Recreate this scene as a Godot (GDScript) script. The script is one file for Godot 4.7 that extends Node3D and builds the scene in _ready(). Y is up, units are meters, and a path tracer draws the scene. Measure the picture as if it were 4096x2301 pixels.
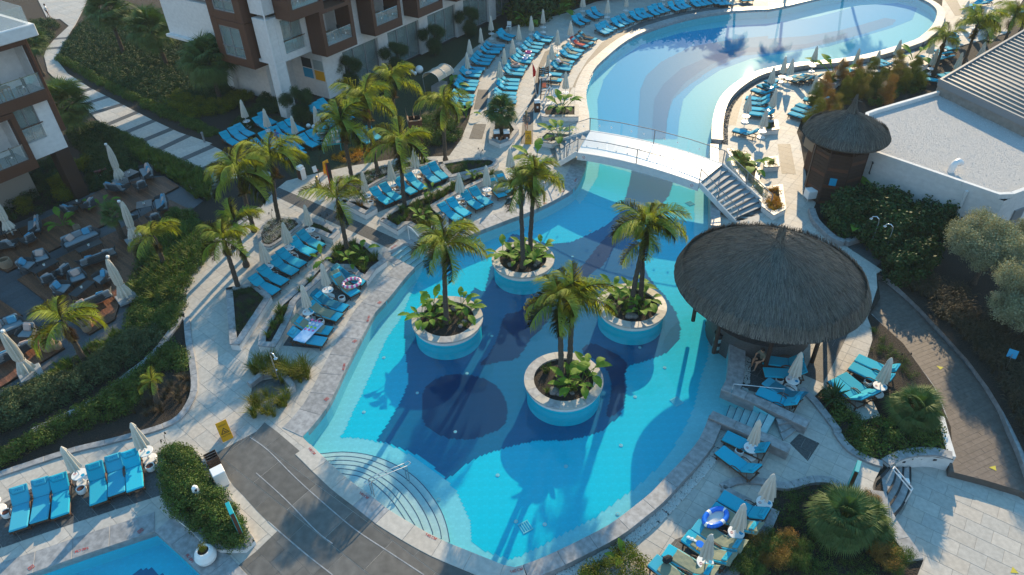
extends Node3D
# A resort pool seen from the air. Metres, y up. Level 0 is the pool deck on the left bank.

const CAM := Vector3(0, 24, 0)
const PITCH := 38.0
const ROLL := 1.75
const FOV := 44.67
const SUN_TO := Vector3(-0.316, -0.358, 0.879)

var R := RandomNumberGenerator.new()
var taken := {}
var M := {}
var K := {}
var cam_b := Basis()

class MB:
	var v := PackedVector3Array()
	var n := PackedVector3Array()
	var t := PackedVector2Array()
	var c := PackedColorArray()
	var col := Color(1, 1, 1)
	var colored := false
	func put(p: Vector3, k: Vector3, uv := Vector2.ZERO):
		v.push_back(p); n.push_back(k); t.push_back(uv)
		if colored: c.push_back(col)
	func tri(a: Vector3, b: Vector3, d: Vector3):
		var k := (b - a).cross(d - a).normalized()
		put(a, k); put(d, k); put(b, k)
	func quad(a: Vector3, b: Vector3, d: Vector3, e: Vector3):
		var k := (d - a).cross(e - b).normalized()
		put(a, k, Vector2(0, 0)); put(d, k, Vector2(1, 1)); put(b, k, Vector2(1, 0))
		put(a, k, Vector2(0, 0)); put(e, k, Vector2(0, 1)); put(d, k, Vector2(1, 1))
	func squad(p: Array, k: Array, u: Array):
		for i in [0, 2, 1, 0, 3, 2]: put(p[i], k[i], u[i])
	func box(o: Vector3, s: Vector3, b := Basis()):
		cbox(o, s, 0.0, b)
	func cbox(o: Vector3, s: Vector3, bev: float, b := Basis()):
		var h := s * 0.5
		bev = minf(bev, minf(h.x, minf(h.y, h.z)) * 0.95)
		for ax in 3:
			var x := (ax + 1) % 3
			var y := (ax + 2) % 3
			for sg in [-1.0, 1.0]:
				var q := []
				for e in [[-1, -1], [1, -1], [1, 1], [-1, 1]]:
					var p := Vector3.ZERO
					p[ax] = sg * h[ax]; p[x] = e[0] * (h[x] - bev); p[y] = e[1] * (h[y] - bev)
					q.push_back(o + b * p)
				if sg > 0: quad(q[0], q[1], q[2], q[3])
				else: quad(q[3], q[2], q[1], q[0])
		if bev <= 0.0: return
		for ax in 3:
			var x := (ax + 1) % 3
			var y := (ax + 2) % 3
			for e in [[1, 1], [-1, 1], [-1, -1], [1, -1]]:
				var p1 := Vector3.ZERO; var p2 := Vector3.ZERO
				p1[x] = e[0] * h[x]; p1[y] = e[1] * (h[y] - bev)
				p2[x] = e[0] * (h[x] - bev); p2[y] = e[1] * h[y]
				var lo := Vector3.ZERO; var hi := Vector3.ZERO
				lo[ax] = -(h[ax] - bev); hi[ax] = h[ax] - bev
				if e[0] * e[1] > 0: quad(o + b * (p1 + lo), o + b * (p2 + lo), o + b * (p2 + hi), o + b * (p1 + hi))
				else: quad(o + b * (p2 + lo), o + b * (p1 + lo), o + b * (p1 + hi), o + b * (p2 + hi))
		for sx in [-1, 1]:
			for sy in [-1, 1]:
				for sz in [-1, 1]:
					var s3 := Vector3(sx, sy, sz)
					var a := o + b * (s3 * Vector3(h.x, h.y - bev, h.z - bev))
					var d := o + b * (s3 * Vector3(h.x - bev, h.y, h.z - bev))
					var e2 := o + b * (s3 * Vector3(h.x - bev, h.y - bev, h.z))
					if sx * sy * sz > 0: tri(a, d, e2)
					else: tri(a, e2, d)
	func flat(poly: PackedVector2Array, y: float):
		var ix := Geometry2D.triangulate_polygon(poly)
		for i in range(0, ix.size(), 3):
			var a := Vector3(poly[ix[i]].x, y, poly[ix[i]].y)
			var b := Vector3(poly[ix[i + 1]].x, y, poly[ix[i + 1]].y)
			var d := Vector3(poly[ix[i + 2]].x, y, poly[ix[i + 2]].y)
			if (b - a).cross(d - a).y >= 0: tri(a, b, d)
			else: tri(a, d, b)
	func sides(poly: PackedVector2Array, y0: float, y1: float, inward := false):
		var area := 0.0
		for i in poly.size(): area += poly[i].cross(poly[(i + 1) % poly.size()])
		for i in poly.size():
			var p := poly[i]; var q := poly[(i + 1) % poly.size()]
			if (area > 0) == inward:
				var w := p; p = q; q = w
			quad(Vector3(q.x, y0, q.y), Vector3(p.x, y0, p.y), Vector3(p.x, y1, p.y), Vector3(q.x, y1, q.y))
	func prism(poly: PackedVector2Array, y0: float, y1: float):
		flat(poly, y1); sides(poly, y0, y1)
	func tube(path: Array, rad: Array, sides_n := 6, cap := true):
		var rings := []
		var up := Vector3.UP
		var last := Vector3.ZERO
		for i in path.size():
			var d: Vector3 = (path[mini(i + 1, path.size() - 1)] - path[maxi(i - 1, 0)]).normalized()
			var x := last
			if i == 0: x = d.cross(Vector3.RIGHT if absf(d.x) < 0.8 else Vector3.FORWARD)
			x = (x - d * x.dot(d)).normalized()
			last = x
			var y := d.cross(x)
			var ring := []
			for j in sides_n:
				var a := TAU * j / sides_n
				ring.push_back(x * cos(a) + y * sin(a))
			rings.push_back(ring)
		for i in path.size() - 1:
			for j in sides_n:
				var k := (j + 1) % sides_n
				var a: Vector3 = rings[i][j]; var b: Vector3 = rings[i][k]
				var d: Vector3 = rings[i + 1][k]; var e: Vector3 = rings[i + 1][j]
				squad([path[i] + a * rad[i], path[i] + b * rad[i], path[i + 1] + d * rad[i + 1], path[i + 1] + e * rad[i + 1]], [a, b, d, e],
					[Vector2(float(j) / sides_n, i), Vector2(float(j + 1) / sides_n, i), Vector2(float(j + 1) / sides_n, i + 1), Vector2(float(j) / sides_n, i + 1)])
		if cap:
			for w in [0, path.size() - 1]:
				for j in range(1, sides_n - 1):
					var a: Vector3 = path[w] + rings[w][0] * rad[w]; var b: Vector3 = path[w] + rings[w][j] * rad[w]; var d: Vector3 = path[w] + rings[w][j + 1] * rad[w]
					if w == 0: tri(a, d, b)
					else: tri(a, b, d)
	func lathe(prof: Array, seg: int, o := Vector3.ZERO, lobes := 0, amp := []):
		# prof runs upwards on the outside: Vector2(radius, height); lobes fold it into pleats
		for i in prof.size() - 1:
			var p: Vector2 = prof[i]; var q: Vector2 = prof[i + 1]
			var s := (q - p).normalized()
			for j in seg:
				var a0 := TAU * j / seg; var a1 := TAU * (j + 1) / seg
				var d0 := Vector3(cos(a0), 0, -sin(a0)); var d1 := Vector3(cos(a1), 0, -sin(a1))
				if lobes > 0:
					var w0 := cos(a0 * lobes); var w1 := cos(a1 * lobes)
					quad(o + d0 * p.x * (1 + w0 * amp[i]) + Vector3.UP * p.y, o + d1 * p.x * (1 + w1 * amp[i]) + Vector3.UP * p.y, o + d1 * q.x * (1 + w1 * amp[i + 1]) + Vector3.UP * q.y, o + d0 * q.x * (1 + w0 * amp[i + 1]) + Vector3.UP * q.y)
					continue
				var k0 := (d0 * s.y - Vector3.UP * s.x).normalized(); var k1 := (d1 * s.y - Vector3.UP * s.x).normalized()
				squad([o + d0 * p.x + Vector3.UP * p.y, o + d1 * p.x + Vector3.UP * p.y, o + d1 * q.x + Vector3.UP * q.y, o + d0 * q.x + Vector3.UP * q.y], [k0, k1, k1, k0],
					[Vector2(float(j) / seg, i), Vector2(float(j + 1) / seg, i), Vector2(float(j + 1) / seg, i + 1), Vector2(float(j) / seg, i + 1)])
	func mesh() -> ArrayMesh:
		var a := []
		a.resize(Mesh.ARRAY_MAX)
		a[Mesh.ARRAY_VERTEX] = v
		a[Mesh.ARRAY_NORMAL] = n
		a[Mesh.ARRAY_TEX_UV] = t
		if colored: a[Mesh.ARRAY_COLOR] = c
		var m := ArrayMesh.new()
		m.add_surface_from_arrays(Mesh.PRIMITIVE_TRIANGLES, a)
		return m

# ---------- nodes
func numbered(called: String) -> String:
	var k: int = taken.get(called, 0)
	taken[called] = k + 1
	return called if k == 0 else "%s_%03d" % [called, k]
func tag(o: Node3D, label: String, category: String, group := "", kind := ""):
	if label: o.set_meta("label", label)
	if category: o.set_meta("category", category)
	if group: o.set_meta("group", group)
	if kind: o.set_meta("kind", kind)
	return o
func thing(called: String, label: String, category: String, at := Vector3.ZERO, turn := 0.0, group := "") -> Node3D:
	var o := Node3D.new()
	o.name = numbered(called)
	add_child(o)
	o.position = at
	o.rotation.y = turn
	tag(o, label, category, group)
	return o
func part(m: Mesh, called: String, material: Material, parent: Node3D, at := Vector3.ZERO, b := Basis()) -> MeshInstance3D:
	var o := MeshInstance3D.new()
	o.mesh = m
	o.name = called
	o.material_override = material
	parent.add_child(o, true)
	o.transform = Transform3D(b, at)
	return o
func solo(m: Mesh, called: String, material: Material, label: String, category: String, at := Vector3.ZERO, turn := 0.0, group := "") -> MeshInstance3D:
	var o := part(m, numbered(called), material, self, at, Basis(Vector3.UP, turn))
	tag(o, label, category, group)
	return o
func ground_piece(m: Mesh, called: String, material: Material, parent: Node3D = null) -> MeshInstance3D:
	var o := part(m, numbered(called) if parent == null else called, material, self if parent == null else parent)
	o.set_meta("kind", "structure")
	return o
func many(m: Mesh, called: String, material: Material, parent: Node3D, spots: Array, tints := []) -> MultiMeshInstance3D:
	var q := MultiMesh.new()
	q.transform_format = MultiMesh.TRANSFORM_3D
	q.use_colors = not tints.is_empty()
	q.mesh = m
	q.instance_count = spots.size()
	for i in spots.size():
		q.set_instance_transform(i, spots[i])
		if tints: q.set_instance_color(i, tints[i % tints.size()])
	var o := MultiMeshInstance3D.new()
	o.multimesh = q
	o.name = called
	o.material_override = material
	parent.add_child(o, true)
	o.set_meta("kind", "stuff")
	return o

# ---------- outlines
func pv(a: Array) -> PackedVector2Array:
	var p := PackedVector2Array()
	for i in range(0, a.size() - 1, 2): p.push_back(Vector2(a[i], a[i + 1]))
	return p
func curve(p: PackedVector2Array, closed := true, step := 3) -> PackedVector2Array:
	var o := PackedVector2Array()
	var k := p.size()
	for i in (k if closed else k - 1):
		var a := p[(i - 1 + k) % k] if closed or i > 0 else p[0]
		var b := p[i]; var c2 := p[(i + 1) % k]
		var d := p[(i + 2) % k] if closed or i + 2 < k else p[k - 1]
		for s in step: o.push_back(b.cubic_interpolate(c2, a, d, float(s) / step))
	if not closed: o.push_back(p[k - 1])
	return o
func grown(p: PackedVector2Array, by: float) -> PackedVector2Array:
	var r := Geometry2D.offset_polygon(p, by, Geometry2D.JOIN_MITER)
	var best := p
	var most := 0.0
	for q in r:
		var a := 0.0
		for i in q.size(): a += q[i].cross(q[(i + 1) % q.size()])
		if absf(a) > most:
			most = absf(a); best = q
	return best
func centre(p: PackedVector2Array) -> Vector2:
	var s := Vector2.ZERO
	for q in p: s += q
	return s / p.size()
func bounds(p: PackedVector2Array) -> Rect2:
	var r := Rect2(p[0], Vector2.ZERO)
	for q in p: r = r.expand(q)
	return r
func has_point(p: PackedVector2Array, q: Vector2) -> bool:
	return Geometry2D.is_point_in_polygon(q, p)
func clipped(cell: PackedVector2Array, inside: PackedVector2Array, holes: Array) -> Array:
	var list: Array = Geometry2D.intersect_polygons(cell, inside)
	for h in holes:
		var next := []
		for p in list:
			if not bounds(p).intersects(h[1]): next.push_back(p); continue
			for q in Geometry2D.clip_polygons(p, h[0]):
				if not Geometry2D.is_polygon_clockwise(q): next.push_back(q)
		list = next
	return list
func sheet(poly: PackedVector2Array, holes: Array, y: float, cell := 3.0, under := 0.0) -> ArrayMesh:
	var mb := MB.new()
	var hb := []
	for h in holes: hb.push_back([h, bounds(h)])
	var r := bounds(poly)
	for i in int(ceil(r.size.x / cell)):
		for j in int(ceil(r.size.y / cell)):
			var o := r.position + Vector2(i, j) * cell
			for q in clipped(PackedVector2Array([o, o + Vector2(cell, 0), o + Vector2(cell, cell), o + Vector2(0, cell)]), poly, hb):
				mb.flat(q, y)
	if under != 0.0:
		for i in poly.size():
			var p := poly[i]; var q := poly[(i + 1) % poly.size()]
			var inside := false
			for h in holes: inside = inside or has_point(h, (p + q) / 2) or has_point(h, p) or has_point(h, q)
			if not inside: mb.quad(Vector3(q.x, y - under, q.y), Vector3(p.x, y - under, p.y), Vector3(p.x, y, p.y), Vector3(q.x, y, q.y))
	return mb.mesh()
func seen(p: Vector3) -> bool:
	var q := (p - CAM) * cam_b
	if q.z > -1.0: return false
	var ty := tan(deg_to_rad(FOV / 2)) * 1.02
	return absf(q.y / q.z) < ty and absf(q.x / q.z) < ty * 1.781
func pave(owner_name: String, poly: PackedVector2Array, holes: Array, y: float, size: Vector2, turn: float, mats: Array, stagger := 0.0, gap := 0.012, under := 0.5, piece := "tile", base_mat: Material = null, most := 300) -> Node3D:
	var root := Node3D.new()
	root.name = numbered(owner_name)
	add_child(root)
	root.set_meta("kind", "structure")
	var b0 := ground_piece(sheet(poly, holes, y - 0.009, 2.5, under), "bed", base_mat if base_mat else M.grout, root)
	var rot := Transform2D(turn, Vector2.ZERO)
	var back := rot.affine_inverse()
	var local := back * poly
	var hb := []
	for h in holes: hb.push_back([back * h, bounds(back * h)])
	var r := bounds(local)
	var full := MB.new()
	full.cbox(Vector3(0, -0.02, 0), Vector3(size.x - gap, 0.04, size.y - gap), 0.004)
	var full_mesh := full.mesh()
	var list := []
	for j in range(int(floor(r.position.y / size.y)), int(ceil(r.end.y / size.y))):
		for i in range(int(floor(r.position.x / size.x)) - 1, int(ceil(r.end.x / size.x)) + 1):
			var o := Vector2((i + (stagger if j % 2 else 0.0)) * size.x, j * size.y)
			var g := gap / 2
			var cell := PackedVector2Array([o + Vector2(g, g), o + Vector2(size.x - g, g), o + size - Vector2(g, g), o + Vector2(g, size.y - g)])
			if not bounds(cell).intersects(r): continue
			for q in clipped(cell, local, hb):
				if q.size() < 3: continue
				var ar := 0.0
				for k in q.size(): ar += q[k].cross(q[(k + 1) % q.size()])
				if absf(ar) * 0.5 < 0.006: continue
				var whole: bool = q.size() == 4 and absf(absf(ar) * 0.5 - (size.x - gap) * (size.y - gap)) < 0.0005
				var ce := rot * (o + size / 2)
				var p := Vector3(ce.x, y, ce.y)
				var near := p.distance_to(CAM) if seen(p) else 1e6 + p.distance_to(CAM)
				list.push_back([near, p, whole, q, absf(ar)])
	list.sort_custom(func(a, b): return a[0] < b[0])
	var rest := {}
	var n_part := 0
	for e in list:
		var mi := R.randi() % mats.size()
		if n_part < most and e[0] < 1e6 and (e[2] or e[4] > 0.1):
			n_part += 1
			if e[2]: part(full_mesh, piece, mats[mi], root, e[1], Basis(Vector3.UP, -turn))
			else:
				var mb := MB.new()
				var q2 := PackedVector2Array()
				for w in e[3]: q2.push_back(rot * w - Vector2(e[1].x, e[1].z))
				mb.prism(q2, -0.03, 0.0)
				part(mb.mesh(), piece, mats[mi], root, e[1])
		elif e[0] < 1e6 + 60.0:
			if not rest.has(mi): rest[mi] = MB.new()
			var q3 := PackedVector2Array()
			for w in e[3]: q3.push_back(rot * w)
			rest[mi].prism(q3, y - 0.012, y)
	for mi in rest:
		var o := part(rest[mi].mesh(), "far_" + piece + "s", mats[mi], root)
		o.set_meta("kind", "stuff")
	return root

# ---------- materials: base colours are linear
func mt(called: String, r: float, g: float, b: float, rough := 0.8, metal := 0.0) -> StandardMaterial3D:
	var m := StandardMaterial3D.new()
	m.resource_name = called
	m.albedo_color = Color(r, g, b).linear_to_srgb()
	m.roughness = rough
	m.metallic = metal
	M[called] = m
	return m
func grain(m: StandardMaterial3D, amount: float, freq: float, scale: Vector3, bump := 0.0, kind := FastNoiseLite.TYPE_SIMPLEX_SMOOTH, octaves := 4, tint := Color(1, 1, 1), world := true) -> StandardMaterial3D:
	# patches and grain of the material itself, repeated in world space
	var key := "%s_%s_%s_%s_%s" % [amount, freq, kind, octaves, tint]
	if not K.has(key):
		var f := FastNoiseLite.new()
		f.noise_type = kind; f.frequency = freq; f.fractal_octaves = octaves; f.seed = 7 + K.size()
		var t := NoiseTexture2D.new()
		t.width = 512; t.height = 512; t.seamless = true; t.noise = f; t.normalize = true
		var g := Gradient.new()
		g.set_color(0, Color(1 - amount, 1 - amount, 1 - amount)); g.set_color(1, tint)
		t.color_ramp = g
		K[key] = t
		var h := NoiseTexture2D.new()
		h.width = 512; h.height = 512; h.seamless = true; h.noise = f; h.normalize = true
		K[key + "h"] = h
	m.albedo_texture = K[key]
	m.uv1_triplanar = true
	m.uv1_world_triplanar = world
	m.uv1_scale = scale
	if bump > 0.0:
		m.heightmap_enabled = true
		m.heightmap_texture = K[key + "h"]
		m.heightmap_scale = bump
	return m
func kin(called: String, src: StandardMaterial3D, f: float, warm := 0.0) -> StandardMaterial3D:
	var m := src.duplicate() as StandardMaterial3D
	var c := src.albedo_color.srgb_to_linear()
	m.albedo_color = Color(minf(1, c.r * (f + warm)), minf(1, c.g * f), minf(1, c.b * (f - warm))).linear_to_srgb()
	m.uv1_offset = Vector3(R.randf(), R.randf(), R.randf())
	m.resource_name = called
	M[called] = m
	return m
func leaf_mat(called: String, r: float, g: float, b: float, through := 0.5) -> StandardMaterial3D:
	var m := mt(called, r, g, b, 0.65)
	m.metallic_specular = 0.3
	m.backlight_enabled = true
	m.backlight = Color(minf(1, r * 6) * through, minf(1, g * 6) * through, minf(1, b * 3) * through).linear_to_srgb()
	m.vertex_color_use_as_albedo = true
	m.cull_mode = BaseMaterial3D.CULL_DISABLED
	return m
func materials():
	mt("grout", 0.27, 0.26, 0.245)
	var st := grain(mt("stone", 0.49, 0.462, 0.42, 0.7), 0.11, 0.012, Vector3.ONE * 0.55, 0.15)
	M.stones = [st, kin("stone_light", st, 1.06), kin("stone_dark", st, 0.93), kin("stone_warm", st, 0.99, 0.03), kin("stone_cool", st, 0.96, -0.02)]
	var dk := grain(mt("dark_stone", 0.1, 0.105, 0.11, 0.65), 0.35, 0.02, Vector3.ONE * 0.8, 0.1)
	M.darks = [dk, kin("dark_stone_b", dk, 1.15), kin("dark_stone_c", dk, 0.88)]
	var mb := grain(mt("marble", 0.37, 0.375, 0.385, 0.5), 0.24, 0.008, Vector3(0.6, 0.6, 0.6), 0.1, FastNoiseLite.TYPE_SIMPLEX, 6)
	M.marbles = [mb, kin("marble_b", mb, 0.9), kin("marble_c", mb, 1.1), kin("marble_d", mb, 0.97, 0.008)]
	var wg := grain(mt("worn_paver", 0.14, 0.137, 0.13, 0.6), 0.24, 0.012, Vector3.ONE * 0.3, 0.1, FastNoiseLite.TYPE_SIMPLEX_SMOOTH, 6)
	M.worn = [wg, kin("worn_b", wg, 1.12), kin("worn_c", wg, 0.86), kin("worn_d", wg, 1.0, 0.04)]
	var br := grain(mt("brown_tile", 0.15, 0.118, 0.1, 0.6), 0.22, 0.01, Vector3(0.6, 0.6, 0.6), 0.1)
	M.browns = [br, kin("brown_b", br, 1.06), kin("brown_c", br, 0.94)]
	grain(mt("white_wall", 0.74, 0.74, 0.73, 0.85), 0.1, 0.01, Vector3.ONE * 0.5, 0.08)
	mt("bridge_tile", 0.8, 0.79, 0.77, 0.28)
	grain(mt("soil", 0.055, 0.038, 0.026, 0.95), 0.6, 0.03, Vector3.ONE * 0.7, 3.0, FastNoiseLite.TYPE_SIMPLEX_SMOOTH, 5)
	grain(mt("lawn", 0.05, 0.062, 0.018, 0.95), 0.5, 0.02, Vector3.ONE * 0.5, 2.0)
	grain(mt("pebble_bed", 0.3, 0.3, 0.3, 0.8), 0.6, 0.09, Vector3.ONE * 1.2, 3.0, FastNoiseLite.TYPE_CELLULAR, 2)
	mt("pebble", 0.55, 0.55, 0.53, 0.7)
	mt("dark_pebble", 0.12, 0.12, 0.12, 0.6)
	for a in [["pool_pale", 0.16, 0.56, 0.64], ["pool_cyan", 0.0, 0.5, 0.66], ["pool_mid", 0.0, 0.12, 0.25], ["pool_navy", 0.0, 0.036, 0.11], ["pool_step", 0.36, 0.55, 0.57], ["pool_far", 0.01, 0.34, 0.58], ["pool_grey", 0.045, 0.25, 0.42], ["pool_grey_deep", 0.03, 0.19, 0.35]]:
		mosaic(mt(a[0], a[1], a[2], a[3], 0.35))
	mt("nosing", 0.012, 0.06, 0.12, 0.6)
	var w := mt("water", 0.7, 0.9, 0.95, 0.01)
	w.transparency = BaseMaterial3D.TRANSPARENCY_ALPHA
	w.albedo_color.a = 0.004
	w.metallic_specular = 0.42
	w.normal_enabled = true
	var wf := FastNoiseLite.new()
	wf.noise_type = FastNoiseLite.TYPE_SIMPLEX_SMOOTH; wf.frequency = 0.02; wf.fractal_octaves = 3; wf.seed = 5
	var wt := NoiseTexture2D.new()
	wt.width = 512; wt.height = 512; wt.seamless = true; wt.as_normal_map = true; wt.bump_strength = 1.6; wt.noise = wf
	w.normal_texture = wt
	w.normal_scale = 0.008
	w.uv1_triplanar = true; w.uv1_world_triplanar = true; w.uv1_scale = Vector3.ONE * 0.28
	for a in [["wood", 0.16, 0.062, 0.03, Vector3(0.6, 6, 0.6)], ["wood_dark", 0.075, 0.036, 0.022, Vector3(0.8, 5, 0.8)], ["deck_wood", 0.25, 0.1, 0.05, Vector3(1, 1, 1)], ["teak", 0.15, 0.07, 0.035, Vector3(2, 2, 2)]]:
		grain(mt(a[0], a[1], a[2], a[3], 0.6), 0.45, 0.02, a[4], 0.1)
	M.boards = [M.deck_wood, kin("deck_wood_b", M.deck_wood, 1.25), kin("deck_wood_c", M.deck_wood, 0.78), kin("deck_wood_d", M.deck_wood, 1.0, 0.1)]
	for a in [["cushion", 0.0, 0.43, 0.61], ["cushion_b", 0.0, 0.4, 0.57], ["cushion_dark", 0.0, 0.2, 0.36], ["towel_green", 0.24, 0.27, 0.19], ["towel_teal", 0.0, 0.17, 0.25], ["towel_black", 0.012, 0.013, 0.015], ["towel_red", 0.5, 0.03, 0.02], ["canvas", 0.66, 0.62, 0.54], ["beige_canvas", 0.5, 0.42, 0.33], ["sofa_cloth", 0.23, 0.27, 0.3], ["pillow_pink", 0.55, 0.4, 0.35], ["pillow_blue", 0.08, 0.32, 0.5], ["white_cloth", 0.72, 0.72, 0.72]]:
		var q := grain(mt(a[0], a[1], a[2], a[3], 0.9), 0.12, 0.05, Vector3.ONE * 2.0, 0.15)
		q.rim_enabled = true; q.rim = 0.25
	M.cushions = [M.cushion, M.cushion_b, kin("cushion_c", M.cushion, 1.1), kin("cushion_d", M.cushion, 0.86), kin("cushion_e", M.cushion_b, 1.0)]
	M.cushion_e.albedo_color = Color(0.03, 0.4, 0.57).linear_to_srgb()
	mt("white_plastic", 0.78, 0.78, 0.77, 0.4)
	mt("white_metal", 0.7, 0.7, 0.7, 0.4)
	mt("steel", 0.62, 0.63, 0.64, 0.22, 1.0)
	mt("grey_metal", 0.22, 0.23, 0.24, 0.5)
	mt("black", 0.015, 0.015, 0.016, 0.5)
	mt("rope", 0.05, 0.058, 0.065, 0.8)
	mt("table_top", 0.045, 0.05, 0.055, 0.35)
	mt("teal", 0.0, 0.32, 0.37, 0.5)
	mt("teal_blue", 0.0, 0.28, 0.5, 0.5)
	mt("yellow", 0.72, 0.34, 0.0, 0.45)
	mt("red", 0.55, 0.02, 0.02, 0.6)
	mt("red_paint", 0.45, 0.035, 0.03, 0.7)
	mt("pink", 0.72, 0.12, 0.32, 0.35)
	mt("float_blue", 0.01, 0.16, 0.72, 0.25)
	mt("float_pale", 0.4, 0.6, 0.85, 0.25)
	mt("coffee", 0.09, 0.02, 0.012, 0.8)
	mt("rattan", 0.3, 0.21, 0.14, 0.9)
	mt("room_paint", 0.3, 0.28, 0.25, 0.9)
	mt("curtain", 0.3, 0.36, 0.36, 0.9)
	mt("red_dark", 0.12, 0.008, 0.012, 0.5)
	mt("sticker", 0.5, 0.42, 0.03, 0.6)
	mt("vest", 0.7, 0.16, 0.08, 0.7)
	mt("lime", 0.35, 0.6, 0.05, 0.3)
	mt("gold", 0.45, 0.3, 0.09, 0.35, 0.8)
	var ts := grain(mt("terrace_stone", 0.09, 0.1, 0.115, 0.6), 0.25, 0.02, Vector3.ONE * 0.8, 0.1)
	M.terrace_stones = [ts, kin("terrace_stone_b", ts, 1.08), kin("terrace_stone_c", ts, 0.92)]
	grain(mt("rock", 0.3, 0.3, 0.3, 0.9), 0.5, 0.02, Vector3.ONE * 2.0, 2.0)
	var gl := mt("glass", 0.75, 0.9, 0.88, 0.02)
	gl.transparency = BaseMaterial3D.TRANSPARENCY_ALPHA
	gl.albedo_color.a = 0.1
	var gw := mt("window_glass", 0.3, 0.42, 0.42, 0.03)
	gw.transparency = BaseMaterial3D.TRANSPARENCY_ALPHA
	gw.albedo_color.a = 0.35
	grain(mt("gravel", 0.68, 0.68, 0.68, 0.9), 0.25, 0.08, Vector3.ONE * 0.9, 4.0, FastNoiseLite.TYPE_CELLULAR, 3)
	grain(mt("roof_metal", 0.3, 0.28, 0.25, 0.45), 0.2, 0.01, Vector3.ONE * 0.4)
	grain(mt("slab_grey", 0.33, 0.36, 0.38, 0.7), 0.2, 0.02, Vector3.ONE)
	grain(mt("thatch", 0.12, 0.115, 0.108, 0.95), 0.5, 0.03, Vector3.ONE * 1.5, 3.0)
	var sw := mt("straw", 0.175, 0.167, 0.155, 0.8)
	sw.vertex_color_use_as_albedo = true
	grain(mt("bark", 0.15, 0.12, 0.095, 0.95), 0.55, 0.02, Vector3(2, 0.7, 2), 2.0)
	leaf_mat("palm_leaf", 0.33, 0.41, 0.08, 1.0)
	leaf_mat("dead_leaf", 0.2, 0.13, 0.065, 0.3)
	leaf_mat("fan_leaf", 0.085, 0.135, 0.04, 0.45)
	leaf_mat("banana_leaf", 0.16, 0.29, 0.04, 0.85)
	leaf_mat("hedge_leaf", 0.075, 0.13, 0.028, 0.45)
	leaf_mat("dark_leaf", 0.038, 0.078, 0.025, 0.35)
	leaf_mat("lime_leaf", 0.12, 0.15, 0.015, 0.5)
	leaf_mat("grass_leaf", 0.08, 0.135, 0.02, 0.5)
	leaf_mat("olive_leaf", 0.28, 0.31, 0.2, 0.4)
	leaf_mat("olive_dark", 0.075, 0.115, 0.055, 0.35)
	leaf_mat("rust_leaf", 0.24, 0.165, 0.045, 0.45)
	leaf_mat("conifer_leaf", 0.2, 0.2, 0.05, 0.45)
	leaf_mat("reed", 0.062, 0.058, 0.038, 0.3)
	leaf_mat("flower_white", 0.75, 0.75, 0.72, 0.1)
	leaf_mat("flower_pink", 0.4, 0.03, 0.2, 0.1)
	leaf_mat("flower_yellow", 0.5, 0.26, 0.01, 0.1)
	M.skin = mt("skin", 1, 1, 1, 0.6)
	M.skin.vertex_color_use_as_albedo = true
	mt("hair_dark", 0.02, 0.014, 0.01, 0.7)
	mt("hair_blond", 0.3, 0.2, 0.09, 0.7)
func mosaic(m: StandardMaterial3D):
	# pale joints of small square mosaic
	if not K.has("mosaic"):
		var im := Image.create(64, 64, true, Image.FORMAT_RGB8)
		im.fill(Color(0.95, 0.95, 0.95))
		for i in 4:
			for j in 4:
				var g := 0.95 + 0.05 * R.randf()
				im.fill_rect(Rect2i(i * 16, j * 16, 15, 15), Color(g, g, g))
		K.mosaic = ImageTexture.create_from_image(im)
	m.albedo_texture = K.mosaic
	m.metallic_specular = 0.1
	m.roughness = 0.6
	m.uv1_triplanar = true
	m.uv1_world_triplanar = true
	m.uv1_scale = Vector3.ONE * 2.2

func _ready():
	R.seed = 20240
	var cam := Camera3D.new()
	cam.position = CAM
	cam.fov = FOV
	cam.far = 900.0
	cam.basis = Basis(Vector3.RIGHT, deg_to_rad(-PITCH)) * Basis(Vector3.BACK, deg_to_rad(-ROLL))
	cam_b = cam.basis
	add_child(cam)
	var we := WorldEnvironment.new()
	var env := Environment.new()
	env.background_mode = Environment.BG_SKY
	var sky := Sky.new()
	var sm := ProceduralSkyMaterial.new()
	sm.sky_top_color = Color(0.34, 0.61, 0.8)
	sm.sky_horizon_color = Color(0.94, 0.97, 0.97)
	sm.sky_curve = 0.22
	sm.ground_bottom_color = Color(0.18, 0.2, 0.2)
	sm.ground_horizon_color = Color(0.6, 0.66, 0.7)
	sm.sun_angle_max = 14.0
	sm.sun_curve = 0.3
	sky.sky_material = sm
	env.sky = sky
	env.background_energy_multiplier = 0.92
	env.tonemap_mode = Environment.TONE_MAPPER_LINEAR
	env.tonemap_exposure = 1.6
	env.fog_enabled = true
	env.fog_density = 0.0003
	env.fog_light_color = Color(0.85, 0.92, 0.96)
	env.sdfgi_enabled = true
	env.ssao_enabled = true
	env.ssil_enabled = true
	we.environment = env
	add_child(we)
	var sun := DirectionalLight3D.new()
	sun.basis = Basis.looking_at(SUN_TO, Vector3.UP)
	sun.light_color = Color(1.0, 0.89, 0.72)
	sun.light_energy = 1.6
	sun.light_angular_distance = 0.5
	sun.shadow_enabled = true
	add_child(sun)
	materials()
	setting()
	pool()
	buildings()
	bridge()
	huts()
	planting()
	loungers()
	terrace()
	small_things()
	people()
	print("things ", get_child_count())

var POOL := PackedVector2Array()
var KID := PackedVector2Array()
var arc_a := PackedVector2Array()
var arc_b := PackedVector2Array()
var arc_c := PackedVector2Array()
var arc_d := PackedVector2Array()
var arc_e := PackedVector2Array()
var arc_f := PackedVector2Array()

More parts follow.
